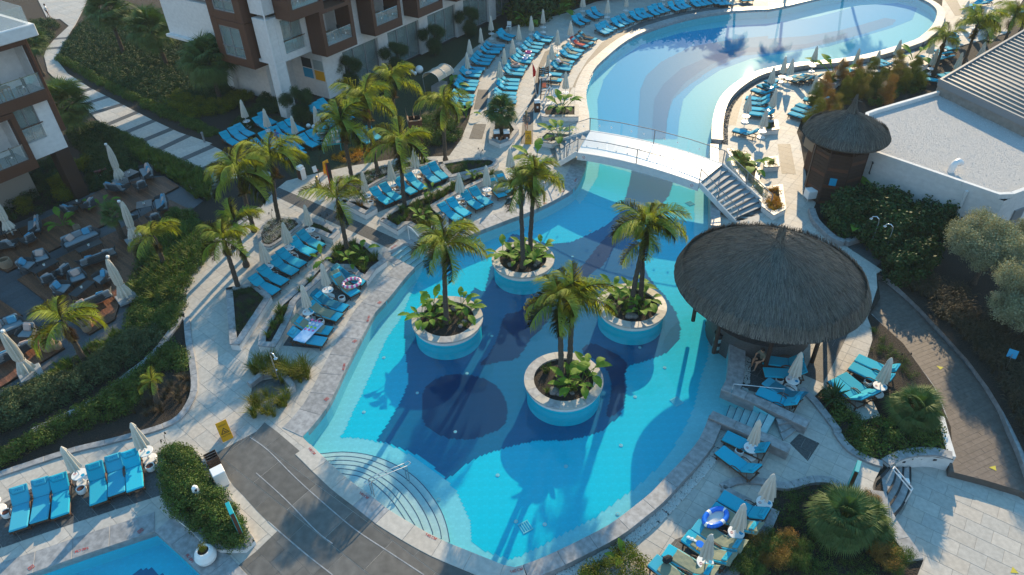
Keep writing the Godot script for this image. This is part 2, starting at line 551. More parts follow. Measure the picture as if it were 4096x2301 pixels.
func along(path: PackedVector2Array, step: float) -> PackedVector2Array:
	var o := PackedVector2Array([path[0]])
	var left := step
	for i in path.size() - 1:
		var a := path[i]; var b := path[i + 1]
		var l := a.distance_to(b)
		var at := left
		while at <= l:
			o.push_back(a.lerp(b, at / l)); at += step
		left = at - l
	if o[-1].distance_to(path[-1]) > step * 0.3: o.push_back(path[-1])
	else: o[-1] = path[-1]
	return o
func shifted(path: PackedVector2Array, by: float) -> PackedVector2Array:
	# moved to the right-hand side of its run, as seen from above
	var o := PackedVector2Array()
	for i in path.size():
		var d0 := (path[i] - path[maxi(i - 1, 0)]).normalized()
		var d1 := (path[mini(i + 1, path.size() - 1)] - path[i]).normalized()
		var d := (d0 + d1).normalized()
		var w := Vector2(-d.y, d.x)
		var k := maxf(0.5, w.dot(Vector2(-d1.y, d1.x) if d1 != Vector2.ZERO else w))
		o.push_back(path[i] + w * by / k)
	return o
func strip(path: PackedVector2Array, o0: float, o1: float) -> PackedVector2Array:
	var a := shifted(path, o0)
	var b := shifted(path, o1)
	b.reverse()
	a.append_array(b)
	return a
func kerb(owner: Node3D, path: PackedVector2Array, o0: float, o1: float, y0: float, y1: float, piece: float, mats: Array, called := "coping_slab"):
	# separate slabs along a line
	var fine := along(path, piece / 3.0)
	var a := shifted(fine, o0)
	var b := shifted(fine, o1)
	var i := 0
	while i < fine.size() - 1:
		var e := mini(i + 3, fine.size() - 1)
		if fine.size() - 1 - e == 1: e += 1
		var q := PackedVector2Array()
		for k in range(i, e + 1): q.push_back(a[k])
		for k in range(e, i - 1, -1): q.push_back(b[k])
		var o := centre(q)
		for k in q.size(): q[k] = (q[k] - o) * 1.0
		var g := PackedVector2Array()
		for p in q: g.push_back(p - p.normalized() * 0.006)
		var mb := MB.new()
		mb.prism(g, y0, y1 - 0.006)
		var top := PackedVector2Array()
		for p in g: top.push_back(p - p.normalized() * 0.008)
		mb.flat(top, y1)
		for k in g.size():
			var m := (k + 1) % g.size()
			var area := 0.0
			for z in g.size(): area += g[z].cross(g[(z + 1) % g.size()])
			var P := [Vector3(g[m].x, y1 - 0.006, g[m].y), Vector3(g[k].x, y1 - 0.006, g[k].y), Vector3(top[k].x, y1, top[k].y), Vector3(top[m].x, y1, top[m].y)]
			if area > 0: mb.quad(P[0], P[1], P[2], P[3])
			else: mb.quad(P[1], P[0], P[3], P[2])
		part(mb.mesh(), called, mats[R.randi() % mats.size()], owner, Vector3(o.x, 0, o.y))
		i = e

func setting():
	var g := MB.new()
	g.flat(PackedVector2Array([Vector2(-600, -700), Vector2(600, -700), Vector2(600, 200), Vector2(-600, 200)]), -1.3)
	ground_piece(g.mesh(), "ground", M.soil)
	arc_a = curve(pv([5.66,-45.35,5.5,-44.39,4.98,-42.7,4.38,-41.37,3.57,-40.5,2.66,-39.66,1.64,-38.85,0.78,-38.23,0.13,-37.88,-0.96,-37.16,-2.07,-36.43,-3.09,-35.55,-3.95,-34.74,-4.75,-34.11]), false, 2)
	arc_b = curve(pv([-5.64,-32.86,-6.07,-31.97,-6.51,-30.83,-6.9,-29.88,-7.37,-28.97,-7.73,-27.37,-8.06,-25.74,-8.31,-24.42,-8.51,-23.11,-8.76,-22,-9.28,-20.79,-9.47,-20.47]), false, 2)
	arc_c = curve(pv([-9.47,-20.47,-8.5,-19.51,-7.72,-18.74,-7.02,-18.09,-6.09,-17.35,-5.2,-16.6,-4.22,-15.93,-3.13,-15.25,-2.01,-14.71,-0.89,-14.19,-0.32,-13.95,0.09,-14.04,0.8,-14.29,1.8,-14.75,2.75,-15.22,3.57,-15.66,4.44,-16.3,5.35,-17.01,6.14,-17.8,7.07,-18.71,7.98,-19.76,8.66,-21]), false, 2)
	arc_d = pv([9.67,-22.67,10.07,-23.3,10.65,-25.06,11,-26.67,12.45,-36.35,12.99,-38.68,15.07,-47.33])
	arc_e = curve(pv([15.36,-48.09,16.01,-50.64,16.92,-53.39,18.05,-55.93,19.72,-58.39,21.95,-60.75,23.85,-61.92,26.95,-63.08,30.24,-63.52,33.59,-64.48,37.09,-66.25,40.15,-68.1,41.65,-69.58,43.73,-72,45.93,-75.41,46.83,-77.42,47.16,-79.21,47.12,-80.72,46.53,-83.53,43.92,-85.46,40.09,-84.63,34.83,-81.89,31.66,-80.13,29.1,-79.03]), false, 2)
	arc_f = curve(pv([29.12,-79.1,24.97,-78.84,20.23,-77.19,16.3,-74.55,13.49,-71.97,11.47,-69.18,9.82,-66.26,8.48,-63.7,7.67,-61.31,7.04,-58.72,6.76,-56.16,6.69,-54.14,6.61,-52.42,5.99,-46.97]), false, 2)
	POOL.append_array(arc_a)
	POOL.append_array(pv([-6.41,-35.57,-7.35,-34.3]))
	POOL.append_array(arc_b)
	arc_c.remove_at(0)
	POOL.append_array(arc_c)
	POOL.append_array(pv([10.76,-19.72,11.53,-20.77]))
	for q in [arc_d, arc_e, arc_f]: POOL.append_array(q)
	KID = pv([-21.79,-12.92,-18.39,-14.26,-16.4,-15.1,-14.23,-15.95,-12.96,-15,-11.88,-14.15,-10.42,-12.82,-20.08,-10.32])
	# soil of the beds, at the level of the left bank, and lower on the right
	var upper := pv([-33.53,-7.77,-187.91,-133.34,14.27,-114.93,63.54,-108.23,42.65,-78.21,23.94,-66.19,15.2,-57.24,11.46,-49.75,9.85,-42.39,5.22,-35.32,0.01,-20.08,-0.27,-14.74,-0.42,-6.91])
	ground_piece(sheet(upper, [POOL, KID], -0.05, 4.0), "garden_soil", M.soil)
	var ramp := pv([18.93,-28.11,19.99,-29.32,20.76,-31.51,21.28,-31.02,21.42,-30.58,21.8,-28.56,22.05,-26.39,22.25,-24.34,22.23,-22.54,22.06,-21.01,21.93,-20.19,21.74,-19.2,21.49,-18.05,20.79,-16.89,20.63,-17.09,19.44,-17.68,18.24,-18.17,19.2,-20.29,19.35,-21.12,19.65,-22.65,19.62,-24.18,19.58,-25.68,19.29,-26.75])
	var plaza := pv([16.08,-18.73,16.95,-18.75,17.66,-18.72,18.46,-18.51,18.48,-18.38,19.71,-17.93,20.92,-17.33,25.02,-16.42,20.78,-10.55,12.74,-11.46,14.97,-14.03,14.65,-14.91,14.59,-15.56,14.81,-17.07,15.02,-17.75])
	var lower := pv([64.6,-110.03,43.36,-79.51,24.34,-67.3,15.45,-58.19,11.65,-50.58,10.02,-43.1,5.31,-35.9,0.01,-20.42,-0.28,-14.99,-0.43,-7.03,34.62,-6.13,145.83,-88.28])
	ground_piece(sheet(lower, [POOL, grown(ramp, -0.05), grown(plaza, -0.05)], -0.42, 4.0), "lower_garden_soil", M.soil)
	# main deck of pale stone slabs
	var deck := pv([-28,-15.88,-21.93,-18.9,-20.18,-19.77,-17.91,-20.51,-15.62,-21.45,-15.18,-22.69,-15.44,-24.11,-16.89,-27.32,-18.07,-29.97,-18.64,-32.9,-18.37,-35.65,-17.55,-37.82,-16.55,-39.78,-16.14,-42.34,-15.63,-43.69,-14.12,-44.45,-11.47,-45.58,-8.13,-46.59,-4.33,-46.72,-3.55,-49.41,-3.05,-52.95,-2.83,-56.91,-4.32,-60.09,-5.02,-63.46,-3.51,-68.59,-0.76,-74.31,2.68,-77.27,6.75,-79.8,10.74,-83.9,20.85,-88.4,40.27,-91.6,47.47,-83.83,34.53,-76.21,16.04,-64.75,9.57,-55.98,6.9,-50.07,7.92,-44.23,5.22,-35.32,-3.63,-22.59,-6.66,-18.23,-4.79,-16.27,0.15,-13.77,0.16,-10.17,-20.66,-6.48])
	pave("pool_deck", deck, [POOL, KID], 0.0, Vector2(1.1, 0.7), deg_to_rad(40.5), M.stones, 0.5)
	# striped walk past the hotel
	var walk := pv([-44.96,-70.19,-41.72,-65.94,-37.94,-62.24,-33.75,-58.58,-29.68,-55.02,-26.18,-52.15,-22.87,-50,-23.07,-49.9,-18.32,-45.76,-16.41,-44.59,-18.07,-44.41,-20.28,-44.26,-20.46,-41.41,-24.44,-45.25,-28.97,-49.29,-33.25,-54.13,-39.25,-61.19,-43.97,-66.63,-46.66,-71.19,-47.58,-73.6,-48.1,-76.11,-48.77,-80.81,-51.11,-83.54,-52.36,-83.29,-57.84,-91.71,-52.33,-93.72,-50,-86.83,-48.3,-81.47,-47.46,-78.31,-46.05,-74.07])
	pave("striped_walk", walk, [], 0.004, Vector2(0.78, 1.12), deg_to_rad(40.5), M.stones, 0.5)
	var stripes := [-47.32,-73.28,-45.82,-73.59,-48.05,-76.42,-46.87,-76.63,-40.75,-63.16,-39.9,-63.69,-38.15,-61.33,-37.77,-61.88,-36.02,-59.18,-35.37,-59.89,-34.55,-56.87,-33.17,-58.22,-32.83,-53.91,-31.15,-56.52,-30.68,-52.29,-28.88,-54.87,-28.63,-50.73,-26.84,-53.11,-26.7,-49.14,-25.68,-50.76,-24.42,-47.22,-22.64,-49.53,-22.44,-45.5,-20.41,-47.91]
	var so := thing_ground("walk_bands")
	for i in range(0, stripes.size(), 4):
		var a := Vector2(stripes[i], stripes[i + 1]); var b := Vector2(stripes[i + 2], stripes[i + 3])
		var d := (b - a).normalized()
		var w := Vector2(-d.y, d.x) * 0.32
		var mb := MB.new()
		for q in Geometry2D.intersect_polygons(PackedVector2Array([a - w - d * 2.0, b - w + d * 2.0, b + w + d * 2.0, a + w - d * 2.0]), walk):
			if not Geometry2D.is_polygon_clockwise(q): mb.prism(q, 0.0, 0.009)
		part(mb.mesh(), "dark_band", M.darks[i / 4 % 3], so)
	# dark paved bands on the deck
	var dz := [
		pv([-16.52,-42.07,-15.92,-42.74,-11.38,-39.36,-6.82,-35.75,-7.39,-34.96,-11.85,-38.42]),
		pv([-20.64,-15.21,-19.98,-15.4,-18.74,-15.95,-17.44,-16.5,-16.09,-17.05,-14.61,-17.63,-15.54,-19.38,-16.32,-20.05,-17.9,-19.31,-19.68,-18.6,-21.09,-17.39,-21.75,-17.13]),
		pv([-9.97,-40.79,-8.76,-41.76,-7.21,-43.17,-5.93,-44.53,-5.07,-45.51,-4.24,-43.41,-4.4,-42.58,-5.67,-41.31,-7.23,-40.11,-8.2,-39.42,-8.61,-39.07]),
		pv([-13.43,-35.78,-12.18,-37.5,-11.33,-35.67,-11.84,-34.03,-12.83,-32.41,-13.71,-31.36,-14.64,-30.87,-14.99,-32.14,-14.27,-34.05]),
		pv([-11.75,-26.49,-11.39,-28.26,-10.99,-29.9,-10.24,-31.74,-8.75,-31.3,-8.88,-30.32,-9.18,-29.56,-9.4,-28.32,-9.82,-26.18]),
		pv([-2.45,-59.01,-1.49,-58.89,-1.71,-54.7,-2.74,-54.83]), pv([-2.63,-52.05,-1.64,-51.95,-1.95,-49.26,-2.96,-49.42]),
		pv([5.57,-58.83,5.34,-57.11,6.39,-61.06,7.82,-65.42,9.69,-69.98,11.77,-72.81,14.68,-76.1,19.56,-79.09,24.38,-80.8,29.93,-81.74,29.37,-79.92,24.01,-79.37,19.27,-77.7,15,-74.9,11.38,-70.71,9.26,-66.37,7.46,-61.93,6.26,-58.78]),
		pv([2.29,-57.34,2.91,-63.28,3.91,-67.92,4.85,-68.96,3.73,-64.73,2.78,-58.61,2.43,-55.66,2.21,-54.47,1.91,-48.22,0.97,-48.28,1.29,-52.61])]
	for k in dz.size():
		var turn := 40.5
		pave("dark_paving", dz[k], [], 0.006, Vector2(0.9, 0.6), deg_to_rad(turn), M.darks, 0.5, 0.008, 0.0, "tile", M.dark_stone, 70)
	# long worn grey band beside the steps
	var wb := pv([-11.36,-21.38,-11.6,-20.84,-13.25,-19.55,-12.33,-18.64,-11.76,-17.97,-11.2,-17.46,-10.51,-16.78,-9.89,-16.22,-9.35,-15.81,-8.28,-14.96,-7.65,-14.45,-6.95,-13.89,-5.86,-13.05,-4.33,-12.14,-1.56,-12.06,-0.45,-12.88,-0.54,-13.68,-1.69,-13.72,-2.28,-14.12,-3.37,-14.84,-4.5,-15.6,-5.51,-16.29,-6.37,-17.01,-7.26,-17.8,-8.34,-18.69,-9.45,-19.73,-10.61,-20.77])
	pave("worn_paving", wb, [], 0.005, Vector2(2.2, 1.5), deg_to_rad(38), M.worn, 0.5, 0.01, 0.0, "tile", M.grout, 120)
	var wb2 := pv([-10.01,-14.94,-9.41,-15.79,-8.27,-14.92,-6.95,-13.89,-7.7,-12.96,-11.29,-13.07,-10.86,-14.02])
	pave("worn_paving", wb2, [], 0.006, Vector2(1.1, 0.7), deg_to_rad(40.5), M.worn, 0.5, 0.008, 0.0, "tile", M.grout, 60)
	var ln := thing_ground("paving_joint_lines")
	for a in [pv([-10.99,-18.59,-9.41,-17.21,-7.91,-15.76,-7.15,-15.17]), pv([-11.78,-20.53,-10.8,-19.78,-9.25,-18.27,-7.75,-16.92,-6.37,-15.75,-4.97,-14.77,-3.54,-13.78]), pv([-9.89,-16.24,-8.4,-15.01,-6.91,-13.89])]:
		var mb := MB.new()
		mb.prism(strip(curve(a, false, 4), -0.02, 0.02), 0.0, 0.012)
		part(mb.mesh(), "joint_line", M.marble_c, ln)
	# right-hand deck, lower
	var rd := pv([0.77,-13.63,1.77,-14.27,3.11,-14.88,4.13,-15.39,5.22,-16.11,6.16,-16.85,7.45,-18.12,8.47,-19.44,8.96,-20.36,9.35,-20.58,10.49,-22.97,11.18,-24.97,11.55,-26.88,12.24,-32.85,13.19,-37.08,15.2,-45.18,16.17,-48.75,17.09,-52.25,18.57,-56.09,20.57,-58.75,23.33,-61.55,24.01,-62.22,26.18,-63.28,30.3,-63.44,33.24,-64.75,37.91,-66.77,42.71,-70.7,46.52,-75.49,50.99,-83.93,60.1,-82.96,55.67,-77.37,50.51,-70.28,43.7,-66.82,36.62,-61.92,31.12,-60.44,29.39,-61.05,27.28,-58.22,24.04,-52.88,22.34,-49.53,21.97,-47.57,20.95,-43.77,20.42,-41.68,20.81,-41.25,20.03,-39.09,19.39,-38.03,19.23,-36.17,19.5,-34.94,20.01,-34.38,21.18,-31.71,20.73,-31.45,20.21,-30.13,18.63,-27.66,18.5,-26.87,18.17,-25.97,17.42,-24.77,16.54,-23.37,16.39,-20.94,15.42,-20.74,15.15,-21.53,14.53,-22.8,13.84,-22.2,14.15,-20.12,14.03,-20.16,14.12,-19.38,14.39,-18.89,14.93,-18.45,15.29,-18.23,14.73,-17.6,14.37,-16.94,14.23,-16.47,14.21,-16.57,13.83,-16.81,13.25,-17.17,12.93,-17.62,12.1,-17.7,11.06,-17.42,10.5,-17.56,10.08,-17.67,9.93,-17.68,10.13,-16.71,9.89,-16.26,10.11,-16.02,9.68,-15.55,9.27,-15.18,8.81,-14.77,8.23,-14.17,6.66,-13.06,0.73,-12.88])
	pave("lower_deck", rd, [POOL], -0.35, Vector2(0.8, 0.65), deg_to_rad(38), M.stones, 0.0)
	for a in [pv([13.85,-23.68,14.68,-24.82,15.69,-25.94,17.3,-26.7,16.41,-25.46,15.03,-23.63,14.62,-23.06]), pv([16.29,-24.05,17.35,-23.14,17.27,-22.43,15.92,-21.74,15.02,-22.15,15.02,-23.11]), pv([11.19,-24.83,10.58,-22.97,11.69,-22.41,13.33,-22.85,13.73,-23.62,13.26,-25.6,12.4,-26.08]), pv([11.86,-19.58,12.44,-20.08,13.14,-19.53,12.3,-18.6]), pv([5.97,-15.12,6.84,-15.43,8.36,-16.09,9.65,-16.73,9.84,-16.31,8.34,-14.58,6.62,-13.65,5.53,-13.68,5.09,-14.28]), pv([17.06,-51.32,19.23,-56.04,20.81,-58.06,20.46,-57.43,18.05,-51.07]), pv([40.27,-67.69,44.44,-71.16,45.13,-70.33,40.92,-66.23,38.08,-64.07]), pv([20.26,-47.69,21.21,-47.63,20.08,-43.03,19.13,-43.16]), pv([50.07,-81.66,51.35,-81.52,49.45,-76.23,48.27,-76]), pv([54.2,-78.96,55.23,-78.86,52.35,-72.94,47.67,-67.88,47.32,-68.49,51.33,-73.69])]:
		pave("dark_paving", a, [], -0.345, Vector2(0.9, 0.6), deg_to_rad(38), M.darks, 0.5, 0.008, 0.0, "tile", M.dark_stone, 60)
	# brown plank-tile ramp and the low plaza
	pave("brown_ramp", ramp, [], -0.75, Vector2(1.4, 0.24), deg_to_rad(-22), M.browns, 0.5, 0.006, 0.5, "tile", M.brown_tile)
	pave("plaza", plaza, [], -1.1, Vector2(0.95, 0.68), deg_to_rad(38), M.stones, 0.5)
	# kerbs round the beds
	var kb := thing_ground("bed_kerbs")
	for a in [pv([-26.87,-16.45,-20.16,-19.73,-17.91,-20.51,-15.62,-21.45,-15.18,-22.69,-15.44,-24.11,-16.72,-27.01,-17.5,-28.93]), pv([-17.94,-29.29,-18.5,-31.04,-18.64,-32.9,-18.37,-35.65,-17.55,-37.82,-16.48,-40.02]), pv([-21.76,-21.24,-20.58,-22.23,-19.62,-23.19,-18.94,-24.6,-18.17,-26.26,-17.81,-28.96])]:
		kerb(kb, curve(a, false, 4), -0.16, 0.16, -0.1, 0.09, 1.2, M.marbles, "kerb_stone")
	for a in [pv([20.87,-32.17,21.24,-31.58,21.53,-30.57,21.93,-29.06,22.28,-26.84,22.5,-24.82,22.4,-22.86,22.23,-21.3,21.93,-20.19,21.66,-18.98,21.22,-17.46]), pv([19.21,-20.83,19.56,-22.46,19.53,-23.98,19.48,-25.46,19.22,-26.6,18.9,-28.03])]:
		kerb(kb, curve(a, false, 4), -0.18, 0.18, -1.0, -0.45, 1.3, M.marbles, "kerb_stone")
	for a in [pv([13.42,-22.72,13.78,-21.89,14.15,-20.12,14.07,-20.04,14.18,-19.32,14.43,-18.89,14.93,-18.45,15.32,-18.28]), pv([8.34,-17.39,9.07,-17.68,9.92,-17.63,10.47,-17.46,11.04,-17.34,12.08,-17.62,12.91,-17.54,13.23,-17.12,13.84,-16.74]), pv([8.33,-17.35,8.96,-16.85,9.3,-16.6]), pv([10.17,-16.25,9.68,-15.55,9.26,-15.13,8.77,-14.65,7.94,-13.79,7.47,-13.41])]:
		kerb(kb, curve(a, false, 3), -0.17, 0.17, -0.5, -0.24, 1.0, M.marbles, "kerb_stone")
	kerb(kb, curve(pv([14.59,-17.01,14.43,-16.08,14.46,-15.33,14.61,-14.64,14.69,-13.98]), false, 3), -0.3, 0.3, -1.2, -0.3, 1.1, M.marbles, "kerb_stone")
	# lawn by the hotel
	ground_piece(sheet(pv([-18.32,-54.99,-15.22,-57.82,-11.17,-63.94,-4.08,-73.65,-0.76,-77.59,0.07,-74.85,-1.48,-71.28,-3.33,-65.32,-4.1,-63.36,-4.55,-59.18,-5.04,-54.02,-8.06,-51.61,-12.75,-43.1,-14.92,-43.51,-17.19,-47.07,-19.37,-49.65,-19.36,-49.65,-20.72,-52.32,-20.19,-54.54]), [], -0.03, 4.0), "lawn", M.lawn)
func thing_ground(called: String) -> Node3D:
	var o := Node3D.new()
	o.name = numbered(called)
	add_child(o)
	o.set_meta("kind", "structure")
	return o

# a flat field of mosaic made of small square steps at its rim
func field(poly: PackedVector2Array, y: float, cell: float, turn: float, out: MB):
	var rot := Transform2D(turn, Vector2.ZERO)
	var back := rot.affine_inverse()
	var p := back * poly
	var r := bounds(p)
	var j := floorf(r.position.y / cell)
	while j * cell < r.end.y:
		var yy := (j + 0.5) * cell
		var xs := []
		for i in p.size():
			var a := p[i]; var b := p[(i + 1) % p.size()]
			if (a.y <= yy) != (b.y <= yy): xs.push_back(a.x + (b.x - a.x) * (yy - a.y) / (b.y - a.y))
		xs.sort()
		for k in range(0, xs.size() - 1, 2):
			var x0 := roundf(xs[k] / cell) * cell; var x1 := roundf(xs[k + 1] / cell) * cell
			if x1 <= x0: continue
			var q := rot * PackedVector2Array([Vector2(x0, j * cell), Vector2(x1, j * cell), Vector2(x1, (j + 1) * cell), Vector2(x0, (j + 1) * cell)])
			out.quad(Vector3(q[3].x, y, q[3].y), Vector3(q[2].x, y, q[2].y), Vector3(q[1].x, y, q[1].y), Vector3(q[0].x, y, q[0].y))
		j += 1

func pool():
	var root := thing_ground("swimming_pool")
	var mb := MB.new()
	mb.sides(POOL, -1.0, -0.02, true)
	ground_piece(mb.mesh(), "pool_wall", M.pool_pale, root)
	ground_piece(sheet(POOL, [], -1.0, 6.0), "pool_floor", M.pool_pale, root)
	var fields := [
		["cyan_mosaic", M.pool_cyan, -0.995, [
			pv([6.8,-46.64,6.43,-44.7,5.29,-41.96,4.79,-41.06,4.29,-42.42,2.76,-41.18,0.8,-39.52,-1,-38.53,-2.9,-37.13,-4.41,-35.77,-5.25,-34.66,-5.82,-31.69,-6.25,-29.34,-6.71,-28.13,-6.94,-27.05,-7.23,-25.38,-7.5,-23.82,-7.74,-22.86,-7.95,-21.58,-8.11,-21.16,-7.39,-21.19,-6.68,-21,-5.83,-20.74,-4.77,-20.08,-3.15,-18.74,-2.65,-18.16,-2.28,-17.32,-2.01,-16.65,-1.87,-15.62,-1.39,-15.3,-0.38,-14.89,0.03,-15.04,0.74,-15.36,1.93,-16.02,3.02,-16.57,4.1,-17.38,4.89,-17.94,5.43,-18.38,6.26,-19.18,6.83,-19.86,7.59,-20.96,8.42,-22.39,9.2,-24.33,9.87,-25.71,10.35,-27.59,10.71,-29.64,11.21,-34.84,11.82,-37.58,12.92,-42.31])]],
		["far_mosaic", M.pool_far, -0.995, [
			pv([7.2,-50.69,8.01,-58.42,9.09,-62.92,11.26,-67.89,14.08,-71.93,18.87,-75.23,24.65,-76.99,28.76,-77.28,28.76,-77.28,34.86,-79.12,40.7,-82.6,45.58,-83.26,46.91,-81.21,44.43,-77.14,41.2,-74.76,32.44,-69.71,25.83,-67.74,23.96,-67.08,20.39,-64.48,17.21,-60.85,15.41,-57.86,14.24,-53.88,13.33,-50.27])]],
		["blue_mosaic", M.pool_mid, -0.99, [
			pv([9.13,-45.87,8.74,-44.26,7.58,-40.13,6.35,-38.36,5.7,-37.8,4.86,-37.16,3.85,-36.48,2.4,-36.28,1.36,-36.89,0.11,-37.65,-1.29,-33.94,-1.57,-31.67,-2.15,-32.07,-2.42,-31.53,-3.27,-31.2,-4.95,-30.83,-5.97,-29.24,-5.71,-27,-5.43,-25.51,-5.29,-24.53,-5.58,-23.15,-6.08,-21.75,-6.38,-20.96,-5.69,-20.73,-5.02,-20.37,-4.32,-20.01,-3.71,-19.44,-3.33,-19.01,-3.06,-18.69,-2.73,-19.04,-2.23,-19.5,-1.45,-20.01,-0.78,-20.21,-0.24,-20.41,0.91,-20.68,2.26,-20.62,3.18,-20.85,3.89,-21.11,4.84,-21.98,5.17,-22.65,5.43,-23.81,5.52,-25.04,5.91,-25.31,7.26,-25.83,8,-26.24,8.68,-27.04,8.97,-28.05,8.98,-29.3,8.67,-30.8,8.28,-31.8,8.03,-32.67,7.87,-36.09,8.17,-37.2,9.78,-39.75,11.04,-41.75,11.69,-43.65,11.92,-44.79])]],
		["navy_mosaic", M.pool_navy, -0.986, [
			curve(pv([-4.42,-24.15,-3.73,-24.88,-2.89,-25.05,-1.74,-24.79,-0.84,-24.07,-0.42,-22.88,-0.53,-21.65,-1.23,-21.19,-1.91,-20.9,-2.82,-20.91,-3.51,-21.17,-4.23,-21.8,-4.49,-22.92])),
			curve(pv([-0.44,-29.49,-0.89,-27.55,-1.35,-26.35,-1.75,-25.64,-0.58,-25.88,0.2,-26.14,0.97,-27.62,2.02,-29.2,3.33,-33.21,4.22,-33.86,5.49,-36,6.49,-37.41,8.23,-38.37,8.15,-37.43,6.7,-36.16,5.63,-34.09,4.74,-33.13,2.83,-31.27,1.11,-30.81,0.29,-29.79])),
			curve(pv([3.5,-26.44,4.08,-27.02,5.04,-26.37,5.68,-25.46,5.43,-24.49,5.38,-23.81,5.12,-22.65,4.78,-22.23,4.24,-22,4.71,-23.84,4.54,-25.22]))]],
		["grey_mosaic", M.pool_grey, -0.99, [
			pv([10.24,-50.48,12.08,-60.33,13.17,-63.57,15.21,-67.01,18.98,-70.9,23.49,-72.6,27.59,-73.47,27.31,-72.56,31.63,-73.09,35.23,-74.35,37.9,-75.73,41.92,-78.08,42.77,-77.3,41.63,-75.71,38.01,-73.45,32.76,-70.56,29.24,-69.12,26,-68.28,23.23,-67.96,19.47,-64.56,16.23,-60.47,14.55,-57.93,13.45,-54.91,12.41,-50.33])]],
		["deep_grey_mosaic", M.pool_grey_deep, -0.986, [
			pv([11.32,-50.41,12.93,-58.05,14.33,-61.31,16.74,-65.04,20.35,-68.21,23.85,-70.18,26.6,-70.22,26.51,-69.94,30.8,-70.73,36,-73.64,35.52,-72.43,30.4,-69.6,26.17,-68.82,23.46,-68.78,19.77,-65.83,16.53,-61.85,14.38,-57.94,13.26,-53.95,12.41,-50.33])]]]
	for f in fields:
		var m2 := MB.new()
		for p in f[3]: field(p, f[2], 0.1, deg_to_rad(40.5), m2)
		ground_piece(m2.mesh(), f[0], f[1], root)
	ground_piece(sheet(POOL, [], -0.11, 6.0), "water", M.water)
	var kr := thing_ground("children_pool")
	var km := MB.new()
	km.flat(KID, -0.9); km.sides(KID, -0.9, -0.02, true)
	ground_piece(km.mesh(), "pool_floor", M.pool_cyan, kr)
	var kd := MB.new()
	field(pv([-14.99,-14.57,-14.72,-14.84,-14.38,-14.94,-14.1,-14.82,-13.7,-14.57,-14.02,-14.02,-14.59,-14.04]), -0.89, 0.14, deg_to_rad(40.5), kd)
	ground_piece(kd.mesh(), "blue_mosaic", M.pool_mid, kr)
	var kw := MB.new()
	kw.flat(KID, -0.11)
	ground_piece(kw.mesh(), "water", M.water)
	# coping
	var cp := thing_ground("pool_coping")
	kerb(cp, arc_a, -0.015, 1.1, -0.3, 0.016, 1.3, M.marbles)
	kerb(cp, pv([-4.75,-34.11,-6.41,-35.57,-7.35,-34.3,-5.64,-32.86]), -0.015, 0.45, -0.3, 0.018, 1.2, M.marbles)
	kerb(cp, arc_b, -0.015, 1.15, -0.3, 0.016, 1.3, M.marbles)
	var low := PackedVector2Array()
	for i in range(0, 22): low.push_back(arc_c[i])
	kerb(cp, low, -0.015, 0.75, -0.3, 0.02, 1.3, [M.stone, M.stone_light, M.stone_warm, M.marble_c])
	var hi := PackedVector2Array()
	for i in range(21, arc_c.size()): hi.push_back(arc_c[i])
	kerb(cp, hi, -0.015, 0.62, -0.5, 0.03, 1.4, M.marbles)
	var drop := MB.new()
	drop.prism(strip(along(hi, 0.4), 0.5, 0.6), -0.9, -0.02)
	ground_piece(drop.mesh(), "overflow_wall", M.dark_stone, cp)
	var d_only := arc_d.slice(0, 4)
	kerb(cp, d_only, -0.015, 0.75, -0.5, 0.03, 1.4, M.marbles)
	kerb(cp, arc_d.slice(4), -0.015, 0.6, -1.0, 0.03, 1.4, M.marbles)
	kerb(cp, arc_e.slice(0, 28), -0.015, 0.85, -0.5, 0.03, 1.6, M.marbles)
	var drop2 := MB.new()
	drop2.prism(strip(along(arc_e.slice(0, 28), 0.5), 0.75, 0.84), -0.9, -0.02)
	ground_piece(drop2.mesh(), "overflow_wall", M.dark_stone, cp)
	kerb(cp, arc_e.slice(27), -0.015, 0.8, -0.3, 0.02, 1.8, M.marbles)
	kerb(cp, arc_f, -0.015, 1.0, -0.3, 0.02, 1.6, M.marbles)
	kerb(cp, pv([-21.79,-12.92,-18.39,-14.26,-16.4,-15.1,-14.23,-15.95]), 0.015, -0.95, -0.3, 0.02, 1.3, M.marbles)
	kerb(cp, pv([-14.23,-15.95,-12.96,-15,-11.88,-14.15,-10.42,-12.82]), 0.015, -1.1, -0.3, 0.022, 1.1, M.marbles)
	# pebble gutters
	for a in [[along(hi, 0.5), 0.62, 1.0, "white pebble gutter", M.pebble, 5000], [along(arc_e.slice(0, 28), 0.6), 0.87, 1.25, "dark pebble gutter", M.dark_pebble, 1500], [along(d_only, 0.4), 0.77, 1.05, "short pebble gutter", M.pebble, 700]]:
		var path: PackedVector2Array = a[0]
		var gm := MB.new()
		gm.prism(strip(path, a[1], a[2]), -0.5, -0.345)
		ground_piece(gm.mesh(), "gutter_bed", M.pebble_bed, cp)
		var spots := []
		for k in a[5]:
			var i := R.randi() % (path.size() - 1)
			var d := (path[i + 1] - path[i]).normalized()
			var q := path[i].lerp(path[i + 1], R.randf()) + Vector2(-d.y, d.x) * R.randf_range(a[1], a[2])
			spots.push_back(Transform3D(Basis.from_euler(Vector3(R.randf() * 6, R.randf() * 6, 0)).scaled(Vector3.ONE * R.randf_range(0.6, 1.2)), Vector3(q.x, -0.335 + R.randf() * 0.02, q.y)))
		many(pebble_mesh(), "pebbles", a[4], cp, spots)
	# curved entry steps
	var st := thing_ground("curved_pool_steps")
	var hub := Vector2(-4.71,-15.82)
